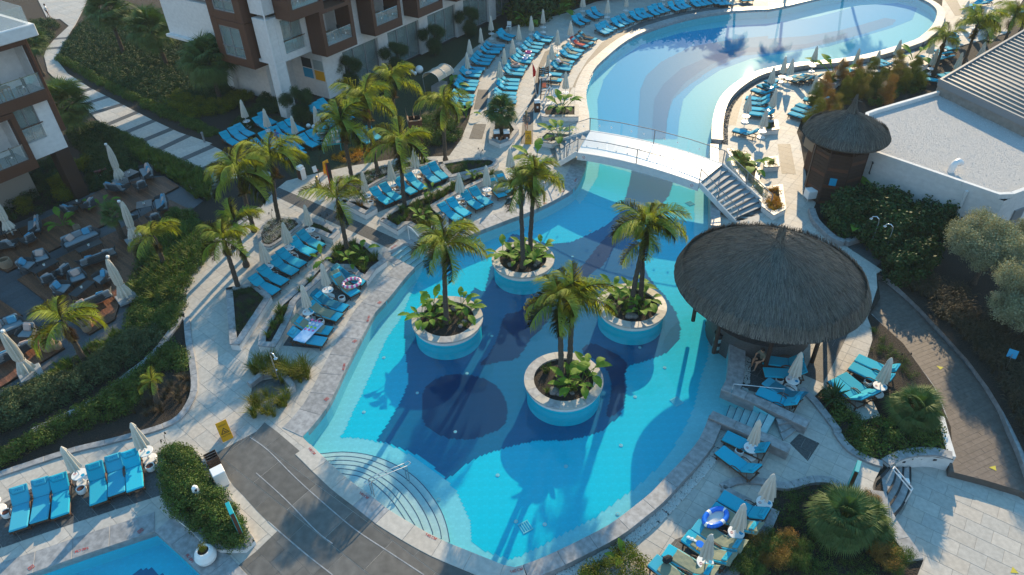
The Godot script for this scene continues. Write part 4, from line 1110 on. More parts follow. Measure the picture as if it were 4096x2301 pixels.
# ---------- bridge
func bridge():
	var b := thing("footbridge", "white arched footbridge with glass sides and steel rails over the pool", "bridge")
	var n0 := Vector2(4.88,-44.34); var n1 := Vector2(12.28,-39.51)
	var f0 := Vector2(6.08,-47.6); var f1 := Vector2(14.41,-41.94)
	var seg := 14
	var up := []
	for k in seg + 1:
		var t := float(k) / seg
		up.push_back(1.2 + 0.28 * (1.0 - pow(2 * t - 1, 2)))
	var deck := MB.new()
	for k in seg:
		var t := float(k) / seg; var u := float(k + 1) / seg
		var a := n0.lerp(n1, t); var c := n0.lerp(n1, u); var d := f0.lerp(f1, t); var e := f0.lerp(f1, u)
		var y: float = up[k]; var z: float = up[k + 1]
		deck.quad(Vector3(a.x, y, a.y), Vector3(c.x, z, c.y), Vector3(e.x, z, e.y), Vector3(d.x, y, d.y))
	part(deck.mesh(), "deck", M.bridge_tile, b)
	for s in 2:
		var p: Vector2 = [n0, f0][s]; var q: Vector2 = [n1, f1][s]
		var g := MB.new()
		var out := (n0 - f0).normalized() * (0.12 if s == 0 else -0.12)
		for k in seg:
			var t := float(k) / seg; var u := float(k + 1) / seg
			var a := p.lerp(q, t); var c := p.lerp(q, u)
			var o3 := Vector3(out.x, 0, out.y)
			var A := Vector3(a.x, up[k] + 0.02, a.y); var C := Vector3(c.x, up[k + 1] + 0.02, c.y)
			var dn := Vector3(0, -0.55, 0)
			if s == 0:
				g.quad(A + o3 + dn, C + o3 + dn, C + o3, A + o3); g.quad(A + o3, C + o3, C, A); g.quad(A + dn, A, C, C + dn)
			else:
				g.quad(C + o3 + dn, A + o3 + dn, A + o3, C + o3); g.quad(C + o3, A + o3, A, C); g.quad(C + dn, C, A, A + dn)
			g.quad(A + dn, C + dn, C + o3 + dn, A + o3 + dn)
		part(g.mesh(), "girder", M.white_wall, b)
	var un := MB.new()
	for k in seg:
		var t := float(k) / seg; var u := float(k + 1) / seg
		var a := n0.lerp(n1, t); var c := n0.lerp(n1, u); var d := f0.lerp(f1, t); var e := f0.lerp(f1, u)
		un.quad(Vector3(d.x, up[k] - 0.4, d.y), Vector3(e.x, up[k + 1] - 0.4, e.y), Vector3(c.x, up[k + 1] - 0.4, c.y), Vector3(a.x, up[k] - 0.4, a.y))
	part(un.mesh(), "underside", M.white_wall, b)
	# stairs at both ends
	var ends := [[n0, f0, Vector2(3.4,-44.75), Vector2(3.12,-48.13), 7, 0.0], [n1, f1, Vector2(14.28,-37.14), Vector2(16.89,-38.66), 10, -0.35]]
	for e in ends:
		var cnt: int = e[4]
		for k in cnt:
			var t := float(k) / cnt; var u := float(k + 1) / cnt
			var q := PackedVector2Array([e[0].lerp(e[2], t), e[1].lerp(e[3], t), e[1].lerp(e[3], u + 0.02), e[0].lerp(e[2], u + 0.02)])
			var o := centre(q)
			for i in 4: q[i] -= o
			var y: float = lerpf(1.2, e[5], u)
			var m := MB.new()
			m.prism(q, -0.06, 0.0)
			m.flat(q, -0.06)
			part(m.mesh(), "tread", M.slab_grey, b, Vector3(o.x, y, o.y))
		for s in 2:
			var p: Vector2 = e[s]; var q: Vector2 = e[2 + s]
			var m := MB.new()
			var dir := Vector3(q.x - p.x, e[5] - 1.2, q.y - p.y)
			var bb := Basis.looking_at(dir, Vector3.UP)
			m.box(Vector3((p.x + q.x) / 2, (1.2 + e[5]) / 2 - 0.06, (p.y + q.y) / 2), Vector3(0.1, 0.34, dir.length()), bb)
			part(m.mesh(), "stringer", M.white_wall, b)
	# rails: steel posts, glass panels, handrail
	for s in 2:
		var p: Vector2 = [n0, f0][s]; var q: Vector2 = [n1, f1][s]
		var lo0: Vector2 = [ends[0][2], ends[0][3]][s]; var lo1: Vector2 = [ends[1][2], ends[1][3]][s]
		var pts := [Vector3(lo0.x, 0.0, lo0.y), Vector3(lo0.x, 0, lo0.y).lerp(Vector3(p.x, 1.2, p.y), 0.5), Vector3(p.x, 1.2, p.y)]
		for t in [0.25, 0.5, 0.75]:
			var a := p.lerp(q, t)
			pts.push_back(Vector3(a.x, 1.2 + 0.28 * (1.0 - pow(2 * t - 1, 2)), a.y))
		pts.append_array([Vector3(q.x, 1.2, q.y), Vector3(q.x, 1.2, q.y).lerp(Vector3(lo1.x, -0.35, lo1.y), 0.5), Vector3(lo1.x, -0.35, lo1.y)])
		var rail := []
		for k in pts.size():
			rail.push_back(pts[k] + Vector3(0, 1.02, 0))
			var pm := MB.new()
			pm.cbox(Vector3(0, 0.5, 0), Vector3(0.06, 1.04, 0.06), 0.008)
			if k in [0, 2, 4, 6, 8, 1, 7]: part(pm.mesh(), "post", M.grey_metal, b, pts[k])
			if k < pts.size() - 1:
				var A: Vector3 = pts[k].lerp(pts[k + 1], 0.03); var C: Vector3 = pts[k].lerp(pts[k + 1], 0.97)
				var g := MB.new()
				var u0 := Vector3(0, 0.08, 0); var u1 := Vector3(0, 0.94, 0)
				g.quad(A + u0, C + u0, C + u1, A + u1)
				part(g.mesh(), "glass_panel", M.glass, b)
				var dd: Vector3 = C - A
				for w in [0.3, 0.7]: etched_star(b, A.lerp(C, w) + Vector3(0, 0.55, 0) + Vector3(-dd.z, 0, dd.x).normalized() * 0.006, 0.13, Basis(Vector3.UP, -atan2(dd.z, dd.x)))
		var rm := MB.new()
		var rr := []
		for k in rail.size(): rr.push_back(0.03)
		rm.tube(rail, rr, 6)
		part(rm.mesh(), "handrail", M.grey_metal, b)
	# no-diving plates on the near girder
	for t in [0.06, 0.95]:
		var a := n0.lerp(n1, t)
		var o := (n0 - f0).normalized() * 0.125
		var dd := (n1 - n0).normalized()
		var bb := Basis(Vector3.UP, -atan2(dd.y, dd.x))
		var m := MB.new()
		m.box(Vector3(0, 0, 0), Vector3(0.3, 0.3, 0.006))
		var y: float = 1.2 + 0.28 * (1.0 - pow(2 * t - 1, 2)) - 0.27
		var pl := part(m.mesh(), "warning_plate", M.white_plastic, b, Vector3(a.x + o.x, y, a.y + o.y), bb)
		var r := MB.new()
		var ring := []; var rad := []
		for k in 15:
			ring.push_back(Vector3(cos(TAU * k / 14) * 0.1, sin(TAU * k / 14) * 0.1, 0.006)); rad.push_back(0.012)
		r.tube(ring, rad, 4)
		r.box(Vector3(0, 0, 0.006), Vector3(0.2, 0.02, 0.008), Basis(Vector3.BACK, 0.7))
		part(r.mesh(), "prohibition_sign", M.red_paint, pl)

# ---------- thatched roofs
func thatch(root: Node3D, prof: Array, strands: int, seed_n: int, scale := 1.0):
	var m := MB.new()
	var seg := 40
	m.lathe(prof, seg)
	part(m.mesh(), "thatch_base", M.thatch, root)
	var s := MB.new()
	s.colored = false
	var w := 0.012 * scale
	s.quad(Vector3(-w, 0, 0.0), Vector3(w, 0, 0.0), Vector3(w * 0.6, 0.004, -0.5), Vector3(-w * 0.6, 0.004, -0.5))
	s.quad(Vector3(0, -w, 0), Vector3(0, w, 0), Vector3(0, w * 0.6, -0.5), Vector3(0, -w * 0.6, -0.5))
	var rr := RandomNumberGenerator.new()
	rr.seed = seed_n
	var spots := []
	var tints := []
	for k in 64:
		var g := rr.randf_range(0.55, 1.7)
		tints.push_back(Color(g * rr.randf_range(0.98, 1.1), g, g * rr.randf_range(0.85, 1.0)))
	var lens := []
	var total := 0.0
	for i in prof.size() - 1:
		var l: float = prof[i].distance_to(prof[i + 1]) * (prof[i].x + prof[i + 1].x) * (0.0 if i < 2 else 1.0)
		lens.push_back(l); total += l
	for k in strands:
		var pick := rr.randf() * total
		var i := 0
		while i < lens.size() - 1 and pick > lens[i]:
			pick -= lens[i]; i += 1
		var t := rr.randf()
		var p: Vector2 = prof[i].lerp(prof[i + 1], t)
		var sl: Vector2 = (prof[i + 1] - prof[i]).normalized()
		var a := rr.randf() * TAU
		var d := Vector3(cos(a), 0, -sin(a))
		# runs up the slope
		var z := -(d * sl.x + Vector3.UP * sl.y)
		var side := Vector3(sin(a), 0, cos(a))
		z = (z + side * rr.randf_range(-0.16, 0.16) - (d * sl.y - Vector3.UP * sl.x) * rr.randf_range(-0.01, 0.05)).normalized()
		var x := z.cross(d * sl.y - Vector3.UP * sl.x).normalized()
		var bb := Basis(x, z.cross(x), z) if true else Basis()
		var out := (d * sl.y - Vector3.UP * sl.x) * rr.randf_range(0.0, 0.035)
		spots.push_back(Transform3D(bb.scaled_local(Vector3(1, 1, rr.randf_range(0.5, 1.3) * scale)), d * p.x + Vector3.UP * p.y + out))
	many(s.mesh(), "straw", M.straw, root, spots, tints)

func huts():
	var hc := Vector3(12.75, 0, -27.25)
	var h := thing("pool_bar", "large round pool bar under a wide dark thatched roof", "thatched bar", hc)
	thatch(h, [Vector2(4.0, 2.55), Vector2(4.5, 2.5), Vector2(4.64, 2.62), Vector2(4.5, 2.9), Vector2(3.75, 3.42), Vector2(2.8, 3.92), Vector2(1.8, 4.32), Vector2(0.9, 4.58), Vector2(0.34, 4.74), Vector2(0.19, 4.95), Vector2(0.15, 5.3), Vector2(0.0, 5.32)], 42000, 11)
	var cone := MB.new()
	cone.lathe([Vector2(0.1, 4.4), Vector2(4.2, 2.54)], 24)
	part(cone.mesh(), "roof_lining", M.wood_dark, h)
	for k in 8:
		var a := TAU * k / 8 + 0.2
		var m := MB.new()
		m.tube([Vector3(cos(a) * 3.3, -0.4, sin(a) * 3.3), Vector3(cos(a) * 3.3, 2.95, sin(a) * 3.3)], [0.11, 0.1], 8)
		part(m.mesh(), "post", M.wood_dark, h)
	var cm := MB.new()
	cm.lathe([Vector2(2.6, -1.0), Vector2(2.6, 0.72), Vector2(2.85, 0.74), Vector2(2.85, 0.8), Vector2(2.2, 0.81), Vector2(2.15, 0.7), Vector2(2.2, -0.4)], 28)
	part(cm.mesh(), "counter", M.dark_stone, h)
	var fl := MB.new()
	fl.lathe([Vector2(2.58, -0.9), Vector2(2.58, -0.3), Vector2(0, -0.295)], 28)
	part(fl.mesh(), "floor", M.dark_stone, h)
	var core := MB.new()
	core.lathe([Vector2(0.9, -0.3), Vector2(0.9, 1.6), Vector2(1.0, 1.62), Vector2(1.0, 1.7), Vector2(0, 1.71)], 16)
	part(core.mesh(), "back_bar", M.wood, h)
	for k in 14:
		var bm := MB.new()
		bm.lathe([Vector2(0.04, 0), Vector2(0.04, 0.2), Vector2(0.014, 0.26), Vector2(0.014, 0.34), Vector2(0, 0.342)], 8)
		solo(bm.mesh(), "bottle", [M.teal, M.coffee, M.glass, M.yellow][k % 4], "bottle standing on the back bar under the thatched roof", "bottle", hc + Vector3(cos(k * 0.45) * 0.8, 1.7, sin(k * 0.45) * 0.8), 0, "bottles on the back bar")
	var st := [10.37,-26.16,10.53,-27.31,10.53,-28.27]
	for i in range(0, st.size(), 2):
		var s := thing("swim_up_stool", ["striped black and white swim-up bar stool nearest the bar corner", "striped black and white swim-up bar stool, second from the bar corner", "striped swim-up bar stool half hidden under the thatch"][i / 2], "bar stool", Vector3(st[i], -1.0, st[i + 1]), 0, "stools standing in the pool by the bar")
		var y := 0.0
		for k in 5:
			var m := MB.new()
			m.lathe([Vector2(0.2, y), Vector2(0.2, y + 0.24)], 16)
			part(m.mesh(), "tile_band", M.black if k % 2 == 0 else M.pool_step, s)
			y += 0.24
		var m2 := MB.new()
		m2.lathe([Vector2(0.2, y), Vector2(0.25, y + 0.01), Vector2(0.25, y + 0.06), Vector2(0.22, y + 0.07), Vector2(0, y + 0.07)], 16)
		part(m2.mesh(), "seat", M.black, s)
	# small tower hut
	var tc := Vector3(21.35, -0.4, -40.35)
	var t := thing("tower_hut", "octagonal wooden tower hut with a small grey thatched roof", "hut", tc)
	thatch(t, [Vector2(2.1, 4.35), Vector2(2.52, 4.25), Vector2(2.6, 4.36), Vector2(2.48, 4.56), Vector2(1.85, 5.0), Vector2(1.0, 5.45), Vector2(0.36, 5.75), Vector2(0.16, 6.2), Vector2(0.1, 6.5), Vector2(0, 6.52)], 16000, 12, 0.85)
	for k in 8:
		var a0 := TAU * k / 8; var a1 := TAU * (k + 1) / 8
		var p := Vector3(cos(a0), 0, -sin(a0)) * 1.65; var q := Vector3(cos(a1), 0, -sin(a1)) * 1.65
		var bd := MB.new()
		bd.cbox(Vector3(0, 0.12, 0), Vector3(p.distance_to(q) - 0.05, 0.235, 0.07), 0.015)
		var me := bd.mesh()
		var bb := Basis(Vector3.UP, atan2(-(q - p).z, (q - p).x))
		for j in 15:
			part(me, "board", [M.wood_dark, M.wood_dark, M.wood][0 if (j * 7 + k) % 5 else 2], t, (p + q) / 2 + Vector3(0, 0.02 + j * 0.24, 0), bb)
		var lv := MB.new()
		for j in 8: lv.box(Vector3(0, 3.68 + j * 0.09, 0), Vector3(p.distance_to(q) - 0.05, 0.05, 0.05), Basis(Vector3.RIGHT, 0.5))
		part(lv.mesh(), "louvre", M.wood_dark, t, (p + q) / 2, bb)
		var cp := MB.new()
		cp.box(p + Vector3(0, 2.2, 0), Vector3(0.1, 4.4, 0.1), Basis(Vector3.UP, a0))
		part(cp.mesh(), "corner_post", M.wood_dark, t)
	var sg := MB.new()
	var face := Vector3(cos(deg_to_rad(247.5)), 0, -sin(deg_to_rad(247.5)))
	sg.cbox(Vector3(0, 0, 0), Vector3(0.42, 0.52, 0.03), 0.005)
	part(sg.mesh(), "blue_notice", M.teal_blue, t, face * 1.6 + Vector3(-0.1, 1.75, 0), Basis(Vector3.UP, atan2(face.x, face.z)))
	# stair with balusters beside it
	var sr := thing("stair_railing", "dark wooden stair railing with balusters behind the tower hut", "railing", Vector3(23.2, -0.4, -39.6), 0.87)
	for s in 2:
		var m := MB.new()
		m.tube([Vector3(0, 2.7 - s * 0.75, 0), Vector3(1.3, 1.7 - s * 0.75, 0.0), Vector3(2.6, 1.7 - s * 0.75, 0)], [0.05, 0.05, 0.05], 4)
		part(m.mesh(), "rail", M.black, sr)
	for k in 10:
		var x := 0.05 + k * 0.28
		var yt := 2.7 - minf(x / 1.3, 1.0)
		var m := MB.new()
		m.box(Vector3(x, yt - 0.4, 0), Vector3(0.05, 0.82, 0.05))
		part(m.mesh(), "baluster", M.black, sr)
	for k in 3:
		var m := MB.new()
		m.box(Vector3(0.02 + k * 1.28, 0.6, 0), Vector3(0.1, 1.4, 0.1))
		part(m.mesh(), "post", M.black, sr)

# ---------- plants
func frond_mesh(v: int) -> ArrayMesh:
	# feather frond: grows along -z from its root, arches over and hangs
	var key := "frond%d" % v
	if K.has(key): return K[key]
	var rr := RandomNumberGenerator.new()
	rr.seed = 100 + v
	var m := MB.new()
	m.colored = true
	var pts := []; var rad := []
	var p := Vector3.ZERO
	var pitch: float = [0.45, 0.6, 0.35, 0.3, 0.7, 0.5, 0.2, 0.1][v]
	var n := 12
	var L := 1.0
	for i in n + 1:
		pts.push_back(p); rad.push_back(0.014 * (1.0 - 0.8 * i / n))
		var a := pitch - pow(float(i) / n, 1.3) * ([1.9, 2.3, 1.6, 2.1, 2.5, 2.0, 1.5, 2.2][v] as float)
		p += Vector3(rr.randf_range(-0.004, 0.004), sin(a), -cos(a)) * L / n
	m.col = Color(1.3, 1.2, 0.8)
	m.tube(pts, rad, 4, false)
	for k in 84:
		var t := 0.07 + 0.93 * k / 84.0
		var fi := t * n
		var i := mini(int(fi), n - 1)
		var o: Vector3 = pts[i].lerp(pts[i + 1], fi - i)
		var d: Vector3 = (pts[i + 1] - pts[i]).normalized()
		for s in [-1.0, 1.0]:
			var l := 0.33 * sin(PI * clampf(0.16 + 0.84 * t, 0, 0.95)) + 0.08
			l *= rr.randf_range(0.8, 1.2)
			var out: Vector3 = (Vector3(s, 0, 0) * rr.randf_range(0.5, 0.9) + d * rr.randf_range(0.35, 0.9) + Vector3(0, rr.randf_range(-0.35, 0.5), 0)).normalized()
			var mid := o + out * l * 0.5 + Vector3(0, -0.02, 0)
			var tip := mid + (out * 0.45 + Vector3(0, -rr.randf_range(0.5, 1.1), 0)).normalized() * l * 0.62
			var w := d * 0.0068
			var g := rr.randf_range(0.75, 1.25)
			var yel := rr.randf_range(0.0, 0.2) if v != 3 and v != 7 else rr.randf_range(0.6, 1.5)
			m.col = Color(g * (1 + yel), g * (1 + yel * 0.55), g * (1 - yel * 0.4))
			var up := out.cross(d).normalized()
			if up.y < 0: up = -up
			var A := o - w; var B := o + w; var C := mid + w; var D := mid - w
			m.squad([A, B, C, D], [up, up, up, up], [Vector2.ZERO, Vector2.ZERO, Vector2.ZERO, Vector2.ZERO])
			m.put(D, up); m.put(tip, up); m.put(C, up)
	K[key] = m.mesh()
	return K[key]
func trunk_mesh(h: float, r0: float, r1: float, lean: Vector3, seed_n: int) -> ArrayMesh:
	var rr := RandomNumberGenerator.new()
	rr.seed = seed_n
	var m := MB.new()
	var pts := []; var rad := []
	var n := maxi(8, int(h * 5))
	for i in n + 1:
		var t := float(i) / n
		pts.push_back(Vector3(0, h * t, 0) + lean * (t * t) + Vector3(rr.randf_range(-0.01, 0.01), 0, rr.randf_range(-0.01, 0.01)))
		var r := lerpf(r0, r1, pow(t, 0.7)) * (1.0 + (0.09 if i % 2 else -0.05))
		if t < 0.08: r *= 1.35
		rad.push_back(r)
	m.tube(pts, rad, 9)
	return m.mesh()
func palm(base: Vector3, top: Vector3, label: String, size := 1.9, n := 20, r0 := 0.14, yellow := 0.15, group := "feather palms", up_bias := 0.0):
	var t := thing("feather_palm", label, "palm", base, 0, group)
	var h := top.y - base.y
	var lean := Vector3(top.x - base.x, 0, top.z - base.z).limit_length(h * 0.3)
	part(trunk_mesh(h, r0, r0 * 0.72, lean, R.randi()), "trunk", M.bark, t)
	for k in 3: # dead fronds hanging against the trunk
		part(frond_mesh(7), "dead_frond", M.dead_leaf, t, Vector3(0, h + 0.1, 0) + lean, Basis(Vector3.UP, R.randf() * TAU) * Basis(Vector3.RIGHT, -1.15 + R.randf_range(-0.15, 0.2)).scaled(Vector3.ONE * size * 0.5))
	var cs := MB.new()
	var dir := (Vector3(0, h, 0) + lean * 1.6).normalized()
	cs.tube([Vector3(0, h - 0.1, 0) + lean, Vector3(0, h + 0.2, 0) + lean, Vector3(0, h + 0.5, 0) + lean], [r0 * 0.72, r0 * 0.85, 0.04], 8)
	part(cs.mesh(), "crownshaft", M.bark, t)
	var root := Vector3(0, h + 0.28, 0) + lean
	n = int(n * R.randf_range(0.85, 1.1))
	for k in n:
		var yaw := k * 2.4 + R.randf_range(-0.5, 0.5)
		var level := float(k) / n
		var pitch := lerpf(1.15, -0.35, pow(level, 0.8)) + R.randf_range(-0.12, 0.12) + up_bias
		var b := Basis(Vector3.UP, yaw) * Basis(Vector3.RIGHT, pitch) * Basis(Vector3.BACK, R.randf_range(-0.25, 0.25))
		var v: int = [3, 7][R.randi() % 2] if R.randf() < yellow and level > 0.4 else [0, 1, 2, 4, 5, 6][R.randi() % 6]
		var s := size * R.randf_range(0.85, 1.1) * (0.75 if level < 0.15 else 1.0)
		part(frond_mesh(v), "frond", M.palm_leaf, t, root + Vector3(0, 0.12 * (1 - level), 0), b.scaled(Vector3.ONE * s))
func fan_mesh(v: int) -> ArrayMesh:
	var key := "fan%d" % v
	if K.has(key): return K[key]
	var rr := RandomNumberGenerator.new()
	rr.seed = 300 + v
	var m := MB.new()
	m.colored = true
	m.col = Color(1.2, 1.1, 0.8)
	m.tube([Vector3.ZERO, Vector3(0, 0.05, -0.3), Vector3(0, 0.04, -0.6)], [0.016, 0.012, 0.009], 4, false)
	var o := Vector3(0, 0.04, -0.6)
	var n := 40
	for k in n:
		var a := lerpf(-2.3, 2.3, float(k) / (n - 1))
		var d := Vector3(sin(a), 0, -cos(a))
		var l := (0.62 - 0.1 * absf(a) / 2.3) * rr.randf_range(0.88, 1.06)
		var s := Vector3(cos(a), 0, sin(a)) * 0.021
		var lift := Vector3(0, 0.05 if k % 2 else -0.0, 0)
		var mid := o + d * l * 0.55 + Vector3(0, 0.03 - 0.02 * absf(a), 0)
		var tip := o + d * l + Vector3(0, -0.14 - rr.randf() * 0.12, 0)
		var g := rr.randf_range(0.75, 1.3)
		m.col = Color(g * 1.05, g, g * 0.95)
		m.tri(o, mid + s + lift * 0.3, mid - s); m.tri(mid - s, mid + s + lift * 0.3, tip)
	K[key] = m.mesh()
	return K[key]
func fan_palm(base: Vector3, h: float, label: String, size := 1.6, n := 34, lean := Vector3.ZERO, group := "fan palms", called := "fan_palm"):
	var t := thing(called, label, "palm", base, 0, group)
	if h > 0.05: part(trunk_mesh(h, 0.2, 0.15, lean, R.randi()), "trunk", M.bark, t)
	for k in n:
		var level := float(k) / n
		var b := Basis(Vector3.UP, k * 2.4 + R.randf_range(-0.2, 0.2)) * Basis(Vector3.RIGHT, lerpf(1.35, -0.75, pow(level, 0.9)) + R.randf_range(-0.15, 0.15)) * Basis(Vector3.BACK, R.randf_range(-0.4, 0.4))
		part(fan_mesh(k % 3), "fan_leaf", M.fan_leaf, t, Vector3(0, h + 0.1, 0) + lean, b.scaled(Vector3.ONE * size * R.randf_range(0.8, 1.1)))
func paddle_mesh(v: int) -> ArrayMesh:
	var key := "paddle%d" % v
	if K.has(key): return K[key]
	var rr := RandomNumberGenerator.new()
	rr.seed = 400 + v
	var m := MB.new()
	m.colored = true
	m.col = Color(0.8, 0.9, 0.7)
	var pts := []; var rad := []
	var p := Vector3.ZERO
	for i in 13:
		pts.push_back(p); rad.push_back(0.016 - 0.001 * i)
		var a := 1.2 - 0.09 * i - (0.05 * v) * maxf(0, i - 5)
		p += Vector3(0, sin(a), -cos(a)) * 0.085
	m.tube(pts.slice(0, 6), rad.slice(0, 6), 5, false)
	for i in range(5, 12):
		for s in [-1.0, 1.0]:
			var w0 := sin(PI * clampf((i - 5) / 7.0, 0.03, 1)) * 0.13 + (0.02 if i > 5 else 0.0)
			var w1 := sin(PI * clampf((i - 4) / 7.0, 0, 0.985)) * 0.13
			var lift := Vector3(0, 0.35, 0.12)
			var g := rr.randf_range(0.85, 1.2)
			m.col = Color(g, g, g * 0.9)
			var A: Vector3 = pts[i]; var B: Vector3 = pts[i + 1]
			var C := B + (Vector3(s, 0, 0) + lift * 0.5) * w1; var D := A + (Vector3(s, 0, 0) + lift * 0.5) * w0
			if rr.randf() < 0.2: C = C.lerp(B, 0.15) + Vector3(0, -0.02, 0)
			if s > 0: m.quad(A, D, C, B)
			else: m.quad(B, C, D, A)
	K[key] = m.mesh()
	return K[key]
func paddle_plant(base: Vector3, h: float, label: String, n := 8, spread := 0.5, group := "broad-leaved paddle plants", called := "paddle_plant"):
	var t := thing(called, label, "plant", base, 0, group)
	for k in n:
		var b := Basis(Vector3.UP, k * 2.4 + R.randf_range(-0.4, 0.4)) * Basis(Vector3.RIGHT, R.randf_range(-spread, 0.12))
		part(paddle_mesh(k % 3), "leaf", M.banana_leaf, t, Vector3(R.randf_range(-0.12, 0.12), 0, R.randf_range(-0.12, 0.12)), b.scaled(Vector3(1.0, 1.0, 1.0) * h * R.randf_range(0.6, 1.05)))
func clump_mesh(kind: String) -> ArrayMesh:
	var key := "clump_" + kind
	if K.has(key): return K[key]
	var rr := RandomNumberGenerator.new()
	rr.seed = kind.hash()
	var m := MB.new()
	m.colored = true
	if kind in ["strap", "reed", "fine"]:
		for k in (34 if kind != "fine" else 60):
			var a := rr.randf() * TAU
			var d := Vector3(cos(a), 0, sin(a))
			var l := rr.randf_range(0.35, 0.6)
			var sp := rr.randf_range(0.15, 0.7)
			var w := Vector3(-d.z, 0, d.x) * (0.016 if kind == "strap" else 0.006)
			var o := d * rr.randf() * 0.1
			var p1 := o + (d * sp * 0.5 + Vector3.UP) * l * 0.55; var p2 := o + d * sp * l * 1.1 + Vector3.UP * l * rr.randf_range(0.7, 0.95)
			var g := rr.randf_range(0.7, 1.4)
			m.col = Color(g * 1.1, g, g * 0.8)
			m.quad(o - w, o + w, p1 + w, p1 - w)
			m.tri(p1 - w, p1 + w, p2)
			if kind == "reed" and k % 3 == 0:
				m.col = Color(2.2, 1.9, 1.7)
				m.tube([p2, p2 + (d * 0.5 + Vector3.UP * 0.35).normalized() * 0.09, p2 + (d + Vector3.UP * 0.0).normalized() * 0.16], [0.008, 0.016, 0.004], 4, false)
	else:
		var cnt := {"leaf": 130, "small": 200, "olive": 150, "big": 70, "needle": 220, "flower": 46}
		var size := {"leaf": 0.055, "small": 0.034, "olive": 0.05, "big": 0.11, "needle": 0.05, "flower": 0.026}
		for k in cnt[kind]:
			var d := Vector3(rr.randfn(), rr.randfn(), rr.randfn()).normalized()
			if kind == "flower": d.y = absf(d.y)
			var o := d * (0.3 * pow(rr.randf(), 0.4))
			var x := d.cross(Vector3(rr.randfn(), rr.randfn(), rr.randfn())).normalized()
			var y := (x.cross(d) + d * rr.randf_range(0.1, 0.9)).normalized()
			var s: float = size[kind] * rr.randf_range(0.7, 1.3)
			var w := s * (0.16 if kind == "needle" else 0.28 if kind == "olive" else 0.5)
			var g := rr.randf_range(0.7, 1.35)
			m.col = Color(g * rr.randf_range(0.92, 1.1), g, g * rr.randf_range(0.85, 1.0))
			m.quad(o - y * s * 0.2, o + x * w + y * s * 0.4, o + y * s, o - x * w + y * s * 0.4)
	K[key] = m.mesh()
	return K[key]
func spread(poly: PackedVector2Array, y0: float, height: float, n: int, s0: float, s1: float, dome := true) -> Array:
	var r := bounds(poly)
	var out := []
	var tries := 0
	while out.size() < n and tries < n * 30:
		tries += 1
		var q := r.position + Vector2(R.randf() * r.size.x, R.randf() * r.size.y)
		if not has_point(poly, q): continue
		var near := 9.0
		for i in poly.size():
			near = minf(near, Geometry2D.get_closest_point_to_segment(q, poly[i], poly[(i + 1) % poly.size()]).distance_to(q))
		var lim := height * (minf(1.0, 0.45 + near * 1.0) if dome else 1.0)
		var y := y0 + lim * sqrt(R.randf()) - 0.12
		out.push_back(Transform3D(Basis.from_euler(Vector3(R.randf_range(-0.4, 0.4), R.randf() * TAU, R.randf_range(-0.4, 0.4))).scaled(Vector3.ONE * R.randf_range(s0, s1)), Vector3(q.x, maxf(y0 + 0.05, y), q.y)))
	return out
func tints(n: int, warm: float, v := 0.3) -> Array:
	var o := []
	for k in n:
		var g := R.randf_range(1 - v, 1 + v)
		o.push_back(Color(g * (1 + R.randf() * warm), g, g * (1 - R.randf() * warm * 0.5)))
	return o
func hedge(called: String, label: String, category: String, poly: PackedVector2Array, y0: float, height: float, per: float, kind: String, m: Material, s0 := 0.8, s1 := 1.3, warm := 0.2, group := ""):
	var o := centre(poly)
	var t := thing(called, label, category, Vector3(o.x, y0, o.y), 0, group)
	var loc := PackedVector2Array()
	var area := 0.0
	for i in poly.size():
		loc.push_back(poly[i] - o); area += poly[i].cross(poly[(i + 1) % poly.size()]) / 2
	many(clump_mesh(kind), "foliage", m, t, spread(loc, 0.0, height, int(absf(area) * per), s0, s1), tints(40, warm))
	return t
func grass(called: String, label: String, poly: PackedVector2Array, y0: float, per: float, m: Material, s0 := 0.8, s1 := 1.3, kind := "strap", group := "", category := "grass"):
	var o := centre(poly)
	var t := thing(called, label, category, Vector3(o.x, y0, o.y), 0, group)
	var area := 0.0
	var loc := PackedVector2Array()
	for i in poly.size():
		loc.push_back(poly[i] - o); area += poly[i].cross(poly[(i + 1) % poly.size()]) / 2
	var sp := []
	for x in spread(loc, 0.0, 0.1, int(absf(area) * per), s0, s1):
		x.origin.y = -0.02
		x.basis = Basis(Vector3.UP, R.randf() * TAU).scaled(Vector3.ONE * R.randf_range(s0, s1))
		sp.push_back(x)
	many(clump_mesh(kind), "blades", m, t, sp, tints(40, 0.3))
	return t
func ball_bush(at: Vector3, r: float, label: String, m: Material, kind := "leaf", group := "round clipped shrubs", called := "round_shrub", n := 26, squash := 0.85):
	var t := thing(called, label, "shrub", at, 0, group)
	many(clump_mesh(kind), "foliage", m, t, ball_spots(Vector3(0, r * squash, 0), r, n, squash), tints(20, 0.3))
	return t
func ball_spots(c: Vector3, r: float, n: int, squash := 1.0) -> Array:
	var sp := []
	for k in n:
		var d := Vector3(R.randfn(), R.randfn(), R.randfn()).normalized()
		sp.push_back(Transform3D(Basis.from_euler(Vector3(R.randf() * 6, R.randf() * 6, 0)).scaled(Vector3.ONE * r * R.randf_range(0.9, 1.5)), c + d * Vector3(1, squash, 1) * r * 0.72 * pow(R.randf(), 0.3)))
	return sp
